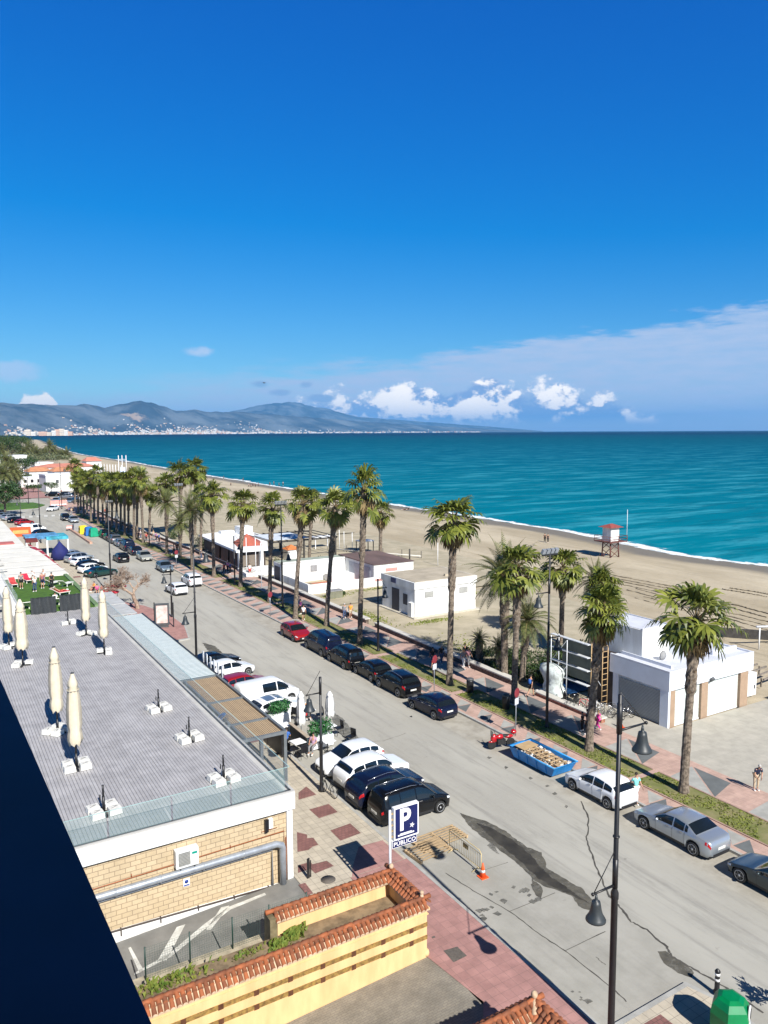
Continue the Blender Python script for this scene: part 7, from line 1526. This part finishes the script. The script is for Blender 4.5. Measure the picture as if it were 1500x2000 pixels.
for (x, y, rz, w, lab) in ((19.95, 29.3, .1, 1.0, 'wooden pallet lying at the kerb by the parking sign'), (21.0, 29.9, .05, 1.35, 'wooden slatted pallet lying in the road beside the crowd barrier')):
    t = T('pallet', lab, 'pallet', (x, y, .01), rz)
    for k in range(7): mb = M(); mb.box(-w, w, -.62+k*.2-.05, -.62+k*.2+.05, .14, .165); P('slat', mb, wood, t)
    for s in (-.95, 0, .95): mb = M(); mb.box(s*w-.05, s*w+.05, -.67, .67, .02, .14); P('bearer', mb, wood, t)
for x, y, lab in ((918, 1352, 'black litter bin by the trunk of the tall slender palm'), (988, 1385, 'black litter bin near the floodlight mast')):
    g = G(x, y, .12); t = T('litter_bin', lab, 'litter bin', tuple(g)); mb = M(); mb.lathe([(.24, 0), (.27, .1), (.29, .9), (.27, 1.0)], 14); P('body', mb, black, t); mb = M(); mb.lathe([(.30, 1.0), (.28, 1.1), (.12, 1.16), (0, 1.17)], 14); P('lid', mb, darkgrey, t)

# ---- street cafe
def cafe_set(lab, x, y, rz, tc_, n=2):
    t = T('cafe_table', 'white topped cafe table ' + lab, 'table', (x, y, .12), rz, 'tables of the street cafe'); mb = M(); mb.box(-.4, .4, -.4, .4, .71, .75); P('top', mb, white, t); mb = M(); mb.tube([(0, 0, 0), (0, 0, .71)], .03, 6); mb.box(-.25, .25, -.03, .03, 0, .03); mb.box(-.03, .03, -.25, .25, 0, .03); P('pedestal', mb, black, t)
def chair(lab, x, y, rz, c):
    t = T('cafe_chair', lab, 'chair', (x, y, .12), rz, 'chairs of the street cafe'); mb = M(); mb.box(-.24, .24, -.24, .24, .42, .47); P('seat', mb, c, t); mb = M(); mb.cbox((0, -.24, .70), (.46, .04, .46), 0, rx=-.1); P('backrest', mb, c, t)
    for a in (-.21, .21):
        for b_ in (-.21, .21): mb = M(); mb.tube([(a*1.15, b_*1.15, 0), (a, b_, .43)], .017, 4); P('leg', mb, c, t)
for (x, y, lab) in ((19.3, 43.0, 'closest to the pergola post'), (19.7, 46.0, 'under the closed cream cafe parasol'), (22.2, 44.4, 'next to the near green planter'), (22.3, 47.8, 'by the far seated couple'), (21.0, 42.2, 'between the planter and the white hatchback')): cafe_set(lab, x, y, .1, white)
CL = ['black cafe chair %s' % s for s in ('left of the table closest to the pergola post', 'pulled up before the table closest to the pergola post', 'behind the dark screen panel', 'beside the closed cream cafe parasol', 'with its back to the road by the near planter', 'at the road corner of the cafe', 'facing the road next to the seated couple', 'pushed under the table by the seated couple')]
for (x, y, r), lab in zip(((18.75, 42.7, -1.5), (19.2, 42.1, .1), (19.0, 46.2, -1.4), (20.4, 46.3, 1.5), (22.9, 44.3, 1.6), (22.9, 42.6, 1.9), (21.6, 48.3, -1.2), (22.9, 47.2, 1.3)), CL): chair(lab, x, y, r, black)
for i, (x, y, h_, lab) in enumerate(((20.6, 45.3, 3.1, 'closed white parasol of the street cafe beside the big planter'), (22.9, 45.6, 2.6, 'closed white parasol of the street cafe behind the lamp post'))):
    t = T('closed_parasol', lab, 'parasol', (x, y, .12), 0, 'closed parasols of the street cafe'); mb = M(); mb.tube([(0, 0, 0), (0, 0, h_)], .03, 6); P('pole', mb, steel, t); P('canopy', closed_cloth(.9, h_, .26, i*5.0+2), mat('parasol_white', (.72, .72, .70), .85, .05, 3), t); mb = M(); mb.lathe([(.3, 0), (.3, .06), (.05, .1)], 12); P('base', mb, grey, t)
for i, (x, y, s, lab) in enumerate(((20.3, 48.3, 1.0, 'white planter with a leafy bush at the far side of the cafe'), (21.0, 43.2, 1.1, 'white planter with a big leafy bush at the near side of the cafe'))):
    t = T('planter', lab, 'planter', (x, y, .12), .1); mb = M(); mb.box(-.75*s, .75*s, -.28, .28, 0, .7); P('box', mb, white, t)
    P('bush', leafcloud(random.Random(60+i), [((dx_*s, 0, 1.15*s), (.4*s, .4*s, .5*s)) for dx_ in (-.45, 0, .45)], 900, .09), mat('planter_leaf', (.012, .07, .02), .5, .3, 2, col2=(.05, .19, .05), isl=.5, trans=.2), t)
t = T('cafe_screen', 'dark panel fence along the kerb side of the street cafe', 'screen', (19.9, 44.2, .12), .0); mb = M(); mb.box(-.04, .04, -1.4, 1.3, 0, .95); P('panel', mb, mat('screen_slate', (.035, .055, .065), .6), t); mb = M(); mb.box(-.12, .12, -1.45, 1.35, .95, 1.0); P('cap', mb, mat('screen_cap', (.4, .33, .25), .7), t)
for i in range(6):
    t = T('wall_board', ['white menu board %s on the canopy edge' % s for s in ('nearest the pergola', 'second from the pergola', 'third from the pergola', 'fourth from the pergola', 'fifth from the pergola', 'furthest from the pergola')][i], 'board', (17.35, 51.5+i*.85, 2.9), 0, 'white boards on the canopy edge'); mb = M(); mb.box(-.02, .02, -.14, .14, .1, .95); P('board', mb, white, t)
t = T('pink_flowers', 'pink flowering plants beside the black low car', 'plant', (18.2, 61.2, .12)); P('blossom', leafcloud(random.Random(5), [((0, k*.7-.7, .9), (.3, .4, .5)) for k in range(4)], 350, .07), mat('blossom_pink', (.5, .13, .2), .7, .3, 3, isl=.6, col2=(.12, .16, .06)), t); mb = M(); mb.box(-.2, .2, -1.2, 2, 0, .45); P('trough', mb, darkgrey, t)
# ================================================================ PEOPLE
def skinned(name, V, E, R, sub=1):
    me = bpy.data.meshes.new(name); me.from_pydata([tuple(v) for v in V], E, []); o = bpy.data.objects.new(name, me); COL.objects.link(o)
    md = o.modifiers.new('skin', 'SKIN'); md.use_smooth_shade = True; md.branch_smoothing = .3
    for i, r in enumerate(R): me.skin_vertices[0].data[i].radius = (r, r) if not isinstance(r, tuple) else r
    me.skin_vertices[0].data[0].use_root = True
    if sub: s_ = o.modifiers.new('sub', 'SUBSURF'); s_.levels = sub; s_.render_levels = sub
    dg = bpy.context.evaluated_depsgraph_get(); dg.update(); out = bpy.data.meshes.new_from_object(o.evaluated_get(dg)); out.name = name
    bpy.data.objects.remove(o); bpy.data.meshes.remove(me); out.materials.clear(); return out
class Sk:
    def __init__(s): s.V = []; s.E = []; s.R = []
    def a(s, p, r, par=None):
        s.V.append(Vector(p)); s.R.append(r)
        if par is not None: s.E.append((par, len(s.V)-1))
        return len(s.V)-1
def pose(kind, seed=0):
    """joint positions, facing +Y"""
    J = dict(pel=(0, 0, .95), wai=(0, 0, 1.10), che=(0, .01, 1.30), nec=(0, .0, 1.47), hb=(0, .02, 1.54), he=(0, .03, 1.63), ht=(0, .02, 1.70), no=(0, .115, 1.61))
    L = lambda s: dict(sh=(s*.17, 0, 1.41), el=(s*.23, -.03, 1.14), wr=(s*.24, .06, .90), hi=(s*.09, 0, .90), kn=(s*.10, .03, .50), an=(s*.10, -.02, .09), to=(s*.11, .14, .035))
    A, B = L(1), L(-1)
    if kind == 'walk':
        A.update(kn=(.10, .20, .52), an=(.10, .27, .11), to=(.11, .42, .09), el=(.22, -.13, 1.16), wr=(.22, -.18, .92)); B.update(kn=(-.10, -.02, .50), an=(-.10, -.32, .16), to=(-.11, -.20, .04), el=(-.22, .10, 1.16), wr=(-.22, .27, .98))
    if kind == 'stand2':
        A.update(el=(.26, .04, 1.16), wr=(.15, .24, 1.20)); B.update(kn=(-.11, .08, .50), an=(-.14, .02, .09), to=(-.16, .17, .035))
    if kind == 'sit':
        d = -.46
        for k in J: J[k] = (J[k][0], J[k][1]-.05*(J[k][2]-.9), J[k][2]+d)
        for s, Q in ((1, A), (-1, B)):
            Q['sh'] = (s*.17, -.02, 1.41+d); Q['el'] = (s*.24, .06, 1.15+d); Q['wr'] = (s*.16, .30, 1.10+d); Q['hi'] = (s*.09, .02, .47); Q['kn'] = (s*.12, .44, .47); Q['an'] = (s*.12, .46, .08); Q['to'] = (s*.13, .62, .03)
    if kind == 'recline':
        for k, p in dict(pel=(0, 0, .47), wai=(0, -.14, .55), che=(0, -.30, .68), nec=(0, -.42, .80), hb=(0, -.46, .86), he=(0, -.50, .94), ht=(0, -.53, 1.0), no=(0, -.41, .97)).items(): J[k] = p
        for s, Q in ((1, A), (-1, B)):
            Q['sh'] = (s*.17, -.38, .76); Q['el'] = (s*.27, -.16, .55); Q['wr'] = (s*.24, .08, .50); Q['hi'] = (s*.09, .04, .46); Q['kn'] = (s*.11, .44, .62 if s > 0 else .47); Q['an'] = (s*.10, .78, .44); Q['to'] = (s*.10, .84, .58)
    if kind == 'bend':
        for k, p in dict(pel=(0, 0, .93), wai=(0, .04, 1.08), che=(0, .15, 1.26), nec=(0, .25, 1.40), hb=(0, .30, 1.46), he=(0, .34, 1.53), ht=(0, .35, 1.60), no=(0, .42, 1.48)).items(): J[k] = p
        for s, Q in ((1, A), (-1, B)): Q['sh'] = (s*.17, .21, 1.34); Q['el'] = (s*.20, .24, 1.06); Q['wr'] = (s*.12, .36, .90)
    return J, A, B
BODY = {}
def body_meshes(kind):
    if kind in BODY: return BODY[kind]
    J, A, B = pose(kind); s = Sk()
    p = s.a(J['pel'], .125); w = s.a(J['wai'], .115, p); c = s.a(J['che'], (.15, .12), w); n = s.a(J['nec'], .055, c); hb = s.a(J['hb'], .062, n); he = s.a(J['he'], (.082, .095), hb); s.a(J['ht'], .06, he); s.a(J['no'], .018, he)
    for Q in (A, B):
        sh = s.a(Q['sh'], .058, c); el = s.a(Q['el'], .042, sh); wr = s.a(Q['wr'], .028, el); dv = (Vector(Q['wr'])-Vector(Q['el'])).normalized(); sd_ = Vector((0, 1, 0)); sd_ = (sd_-dv*sd_.dot(dv)).normalized(); pm = s.a(Vector(Q['wr'])+dv*.07, (.032, .02), wr)
        for k in range(4):
            r0 = s.a(Vector(Q['wr'])+dv*.10+sd_*(.030-.020*k), .009, pm); s.a(Vector(Q['wr'])+dv*(.165+(.012, .022, .016, -.004)[k])+sd_*(.036-.022*k)+Vector((-.015*(1 if Q is A else -1), 0, 0)), .0075, r0)
        th = s.a(Vector(Q['wr'])+dv*.045+sd_*.045, .010, wr); s.a(Vector(Q['wr'])+dv*.09+sd_*.062, .0085, th)
        hi = s.a(Q['hi'], .095, p); kn = s.a(Q['kn'], .060, hi); an = s.a(Q['an'], .038, kn); s.a(Q['to'], (.042, .03), an)
    bd = skinned('body', s.V, s.E, s.R)
    s = Sk(); w = s.a(J['wai'], .135); s.a(Vector(J['pel'])+Vector((0, 0, .0)), .14, w); c = s.a(J['che'], (.168, .138), w); s.a(Vector(J['nec'])-Vector((0, 0, .02)), .07, c)
    for Q in (A, B): sh = s.a(Q['sh'], .075, c); s.a(Vector(Q['sh']).lerp(Vector(Q['el']), .75), .058, sh)
    top = skinned('shirt', s.V, s.E, s.R)
    def legs(f, nm):
        s = Sk(); p = s.a(Vector(J['pel'])+Vector((0, 0, .02)), .142)
        for Q in (A, B):
            hi = s.a(Q['hi'], .108, p); kn = Vector(Q['kn'])
            if f > 1: k = s.a(kn, .074, hi); s.a(kn.lerp(Vector(Q['an']), f-1), .058, k)
            else: s.a(Vector(Q['hi']).lerp(kn, f), .088, hi)
        return skinned(nm, s.V, s.E, s.R)
    h = Vector(J['he']); 
    mb = M(); mb.ell((h.x, h.y-.018, h.z+.035), (.088, .100, .085), 10, 7); hair = mb
    sho = M()
    for Q in (A, B): a_, t_ = Vector(Q['an']), Vector(Q['to']); sho.tube([a_-(t_-a_)*.25-Vector((0, 0, .02)), a_.lerp(t_, .5)-Vector((0, 0, .02)), t_+(t_-a_)*.15], [.045, .05, .035], 8)
    BODY[kind] = (bd, top, legs(1.85, 'trousers'), legs(.82, 'shorts'), hair, sho); return BODY[kind]
SKN = mat('skin', (.46, .25, .16), .6, .06, 6); SKT = mat('skin_tanned', (.30, .15, .09), .6, .06, 6)
HRD = mat('hair_dark', (.02, .014, .01), .7); HRG = mat('hair_grey', (.40, .38, .36), .8); HRB = mat('hair_blond', (.38, .25, .10), .8)
def cl(nm, c): return mat('cloth_'+nm, c, .9, .12, 8)
WHc, BKc, NVc, GYc, PKc, RDc, BLc, ORc, TQc, BEc, JNc = cl('white', (.72, .72, .70)), cl('black', (.012, .012, .014)), cl('navy', (.012, .018, .05)), cl('grey', (.22, .22, .23)), cl('magenta', (.75, .03, .30)), cl('red', (.45, .03, .03)), cl('blue', (.03, .12, .4)), cl('orange', (.80, .30, .04)), cl('turquoise', (.22, .62, .58)), cl('beige', (.48, .38, .26)), cl('jeans', (.05, .08, .16))
def person(lab, x, y, rz, kind, top, bottom, long=True, hair=HRD, skin=SKN, z=.12, s=1.0, grp=None):
    bd, tp_, tr, shr, hr, sho = body_meshes(kind); t = T('person', lab, 'person', (x, y, z), rz, grp); t.scale = (s, s, s)
    def ln(nm, me, m_):
        o = link(nm, me, t, (0, 0, 0)); 
        if not me.materials: me.materials.append(m_)
        o.material_slots[0].link = 'OBJECT'; o.material_slots[0].material = m_; return o
    ln('body', bd, skin)
    if top: ln('shirt', tp_, top)
    ln('trousers' if long else 'shorts', tr if long else shr, bottom)
    key = (kind, 'h')
    if key not in BODY: BODY[key] = (hr.mesh('hair', hair), sho.mesh('shoes', BKc))
    ln('hair', BODY[key][0], hair); ln('shoes', BODY[key][1], WHc if rz > 0 else BKc); return t
def pp(px, py, z=.12): g = G(px, py, z); return g.x, g.y
PE = [
 ('man in a dark blue top and beige trousers at the right edge of the promenade', 1476, 1543, 2.6, 'bend', NVc, BEc, True, HRG, SKN),
 ('person in a loose turquoise shirt standing behind the white hatchback', 1241, 1568, 2.9, 'walk', TQc, WHc, False, HRD, SKN),
 ('child in a bright magenta outfit by the palm at the scaffold', 1168, 1425, .2, 'walk', PKc, PKc, True, HRB, SKN),
 ('person dressed in black beside the child in magenta', 1137, 1428, .3, 'stand', BKc, BKc, True, HRD, SKN),
 ('person in a black jacket half hidden by the palm trunk at the scaffold', 1147, 1434, .4, 'stand2', BKc, BKc, True, HRD, SKN),
 ('walker in dark shorts carrying a blue backpack by the sculpture', 1036, 1361, -1.3, 'walk', BKc, BKc, False, HRD, SKN),
 ('man in a black vest walking left in the palm shade', 845, 1302, 3.0, 'walk', BKc, NVc, False, HRD, SKT), ('man in a black shirt walking right of the man in the vest', 862, 1297, 3.0, 'walk', BKc, JNc, True, HRG, SKN),
 ('person in a pink top and white shorts behind the two men in black', 848, 1322, 0, 'stand', RDc, WHc, False, HRB, SKN), ('woman in a pale dress in the shade beside the garden', 905, 1306, 3.1, 'walk', GYc, WHc, True, HRB, SKN), ('woman in a pink blouse walking next to the woman in the pale dress', 914, 1302, 3.1, 'walk', cl('pink', (.65, .32, .34)), GYc, True, HRD, SKN), ('tall man behind the two women in the garden shade', 908, 1294, 3.1, 'stand', BKc, BKc, True, HRD, SKN),
 ('person in a white shirt and dark trousers walking beside someone in orange', 673, 1209, 2.7, 'walk', GYc, JNc, True, HRG, SKN), ('person in a bright orange top walking by the low wall', 685, 1208, 2.7, 'walk', ORc, BEc, False, HRD, SKN),
 ('person in black seated near the palm behind the red car', 580, 1207, 1.0, 'stand', BKc, BKc, True, HRD, SKN), ('woman in a white top with black stripe behind the red car', 593, 1212, 2.8, 'walk', WHc, BKc, False, HRD, SKN),
 ('person with a purple top beside the palm trunk behind the red car', 587, 1200, .5, 'stand', cl('purple', (.16, .03, .16)), BKc, True, HRD, SKN), ('person in red shorts on the promenade below the red pyramid roof', 488, 1124, 2.9, 'walk', WHc, RDc, False, HRD, SKN)]
for (lab, px, py, rz, kind, tp_, bt, lg_, hr, sk_) in PE:
    x, y = pp(px, py); person(lab, x, y, rz, kind, tp_, bt, lg_, hr, sk_, s=.78 if 'child' in lab else 1.0)
t = T('backpack', 'small blue backpack worn by the walker near the sculpture', 'backpack', (pp(1036, 1361)[0]-.12, pp(1036, 1361)[1]-.02, 1.25), -1.3); mb = M(); mb.ell((0, 0, .1), (.15, .1, .22)); P('bag', mb, BLc, t)
SH = [('person in a dark coat', BKc, BKc), ('person in a white top', WHc, JNc), ('person in a red top', RDc, BKc), ('person in a pink and purple top', cl('violet', (.35, .15, .32)), NVc), ('person in a blue top', BLc, BKc), ('person in a beige jacket', BEc, GYc), ('person in a grey top', GYc, BKc)]
spots = [(270, 1055, 'under the first palm of the dense row'), (275, 1052, 'right of the first palm of the dense row'), (286, 1058, 'in front of the white poster near the date palm'), (305, 1057, 'in the little group by the date palm'), (311, 1060, 'at the right of the little group by the date palm'), (300, 1053, 'behind the little group by the date palm'), (340, 1083, 'walking by the second gap in the low wall'), (346, 1080, 'behind the road sign near the silver-blue car'), (393, 1092, 'beside the restaurant terrace chairs'), (438, 1122, 'in the palm shade left of the restaurant corner'), (445, 1118, 'next to the wall at the restaurant corner'), (450, 1121, 'in the shade just before the restaurant corner'),
         (255, 1035, 'between the dense row palms and the far terrace'), (240, 1028, 'near the far terrace steps'), (200, 1012, 'in the crowd deep in the dense palm row'), (186, 1005, 'on the far promenade in the palm shade'), (205, 1006, 'by the far red chairs'), (176, 1000, 'at the far end of the palm shade'), (135, 1003, 'beside the pink hoarding'), (140, 1005, 'at the kerb by the pink hoarding'), (143, 1000, 'just behind the pink hoarding'), (44, 950, 'on the far pink square'), (40, 948, 'left on the far pink square'), (47, 952, 'walking on the near edge of the far pink square'), (120, 966, 'in red by the white cafe')]
for i, (px, py, w) in enumerate(spots):
    x, y = pp(px, py); d_, tp_, bt = SH[i % 7] if 'in red' not in w else SH[2]; w = w.replace('in red by', 'by').replace('in the little group', 'in a little group'); person(d_+' '+w, x, y, i*1.3, ('walk', 'stand', 'stand2')[i % 3], tp_, bt, True, (HRD, HRG, HRB)[i % 3], SKN)
# on the beach and at the water's edge
bp_ = [(451, 951, 'left of the beach group'), (437, 937, 'alone at the water left of the group'), (475, 941, 'standing in the surf'), (486, 953, 'at the left of the dark beach group'), (490, 954, 'in the middle of the dark beach group'), (494, 952, 'tallest of the dark beach group'), (499, 953, 'at the right of the dark beach group'), (505, 951, 'just off the dark beach group'), (527, 950, 'wading right of the beach group'), (535, 948, 'wading next to the pair at the water'), (545, 951, 'on the wet sand right of the group'), (553, 949, 'furthest right of the beach group'), (504, 966, 'sitting low on the dry sand below the group'), (297, 916, 'far off on the beach above the pair of palms'), (402, 928, 'at the waterline beside the pair of palms'), (390, 925, 'at the waterline further off')]
for i, (px, py, w) in enumerate(bp_):
    g = G(px, py, -.9); person('small distant person in %s %s' % (('black', 'navy', 'black', 'grey')[i % 4], w), g.x, g.y, i*1.1, 'sit' if 'sitting' in w else ('walk', 'stand')[i % 2], (BKc, NVc, BKc, GYc)[i % 4], BKc, True, HRD, SKN, z=-.85, grp='people on the beach')
for px, py, w in ((791, 997, 'left of the two people lying on the sand near the waterline'), (797, 996, 'right of the two people lying on the sand near the waterline')):
    g = G(px, py, -.5); person('person '+w.replace('of the two people ', ''), g.x, g.y, 1.0 if 'left' in w else 2.0, 'recline', BKc, BKc, False, HRD, SKT, z=-.75, grp='people on the beach')
for px, py, w in ((1064, 1059, 'left of the pair standing close together on the open beach'), (1070, 1060, 'right of the pair standing close together on the open beach')):
    g = G(px, py, -.4); person('person in black '+w, g.x, g.y, 2.5, 'stand', BKc, BKc, True, HRD, SKN, z=-.42, grp='people on the beach')
# sun terrace
tzz = DZ+.03
for (lab, x, y, rz, kind, tp_, bt, lg_, zz) in [('man in a grey shirt and black shorts standing at the back of the terrace lawn', 8.0, 86.8, 3.0, 'stand', GYc, BKc, False, 0), ('person in white and jeans standing on the lawn beside the bright red towel', 9.0, 84.2, .4, 'stand2', WHc, JNc, True, 0), ('person in a faded red shirt in the middle of the standing sunbathers', 9.9, 85.8, 3.1, 'stand', cl('faded_red', (.38, .13, .12)), NVc, False, 0), ('person in a white shirt behind the one in faded red', 10.3, 88.0, 2.2, 'stand2', WHc, BLc, True, 0), ('person all in black at the right of the standing sunbathers', 10.7, 85.0, .3, 'stand', BKc, BKc, True, 0), ('sunbather in white leaning over a lounger at the back', 9.5, 88.0, 1.2, 'bend', WHc, WHc, False, 0),
        ('sunbather stretched out on the red towel lounger', 10.9, 81.2, 1.9+pi, 'recline', None, RDc, False, -.08), ('sunbather in a dark cap sitting on the middle lounger', 9.9, 76.9, 0, 'sit', WHc, BKc, False, -.06), ('tanned sunbather lying on the orange patterned lounger', 11.7, 76.8, .1, 'recline', None, RDc, False, -.08)]:
    person(lab, x, y, rz, kind, tp_, bt, lg_, HRD if 'dark' in lab or 'black' in lab else HRG, SKT if 'tanned' in lab else SKN, z=tzz+zz)
# street terrace beside the leafless tree, and the cafe near the lamp post
for i, (px, py, c, lab) in enumerate(((157, 1160, RDc, 'drinker in red seated nearest the terrace glass'), (184, 1152, ORc, 'drinker in ochre seated at the street terrace'), (190, 1157, PKc, 'drinker in pink seated at the street terrace'), (199, 1158, RDc, 'drinker in red below the red parasol'), (205, 1160, BKc, 'drinker in black at the street terrace'), (211, 1161, WHc, 'drinker in white nearest the leafless tree'))):
    g = G(px, py, .3); person(lab, min(17.9+.15*i, g.x), g.y, 1+i, 'sit', c, BKc, False, HRD, SKN, z=.12)
for (x, y, lab, c) in ((18.9, 93.5, 'open red patterned parasol over the street terrace drinkers', RDc), (17.4, 90.5, 'small red patterned parasol next to the terrace glass', RDc)):
    t = T('open_parasol', lab, 'parasol', (x, y, .12)); mb = M(); mb.lathe([(1.15, 2.0), (.6, 2.35), (0, 2.5)], 8, sm=False); P('canopy', mb, mat('parasol_red', (.55, .04, .06), .8, .5, 5), t); mb = M(); mb.tube([(0, 0, 0), (0, 0, 2.5)], .03, 6); P('pole', mb, black, t)
for (x, y, rz, c, b_, lab) in ((19.1, 44.3, -.6, BLc, BKc, 'customer in a blue top seated by the dark screen panel'), (20.2, 42.6, 2.3, cl('lilac', (.42, .27, .38)), GYc, 'customer in a lilac top leaning over the nearest cafe table'), (21.9, 47.4, .2, RDc, BKc, 'customer in a red patterned shirt at the far cafe table'), (22.5, 48.3, 2.8, ORc, BKc, 'customer with bare shoulders at the far cafe table')): person(lab, x, y, rz, 'sit', c, b_, True, HRD, SKN)
for i, (x, y, z, lab) in enumerate(((86.0, 120, 15.6, 'first'),)):
    d_ = ray(516, 748)*160; t = T('gull', 'dark gull gliding in front of the clouds above the hills', 'bird', (d_.x, d_.y, EYE+d_.z), .6); mb = M(); mb.tube([(0, -.28, 0), (0, 0, .02), (0, .25, .02), (0, .33, .03)], [.02, .08, .05, .02], 8); s0 = len(mb.v)
    for s in (-1, 1): mb.add([(s*.04, .12, .03), (s*.35, .10, .16), (s*.72, -.10, .06), (s*.35, -.06, .15), (s*.04, -.10, .03), (s*.35, .02, .13)], [(0, 1, 3, 4), (1, 2, 3), (0, 4, 5), (1, 5, 3), (0, 5, 1), (3, 5, 4)])
    P('body', mb, black, t)
for px, py, lab in ((1065, 1058, 'left gull perched'), ): pass
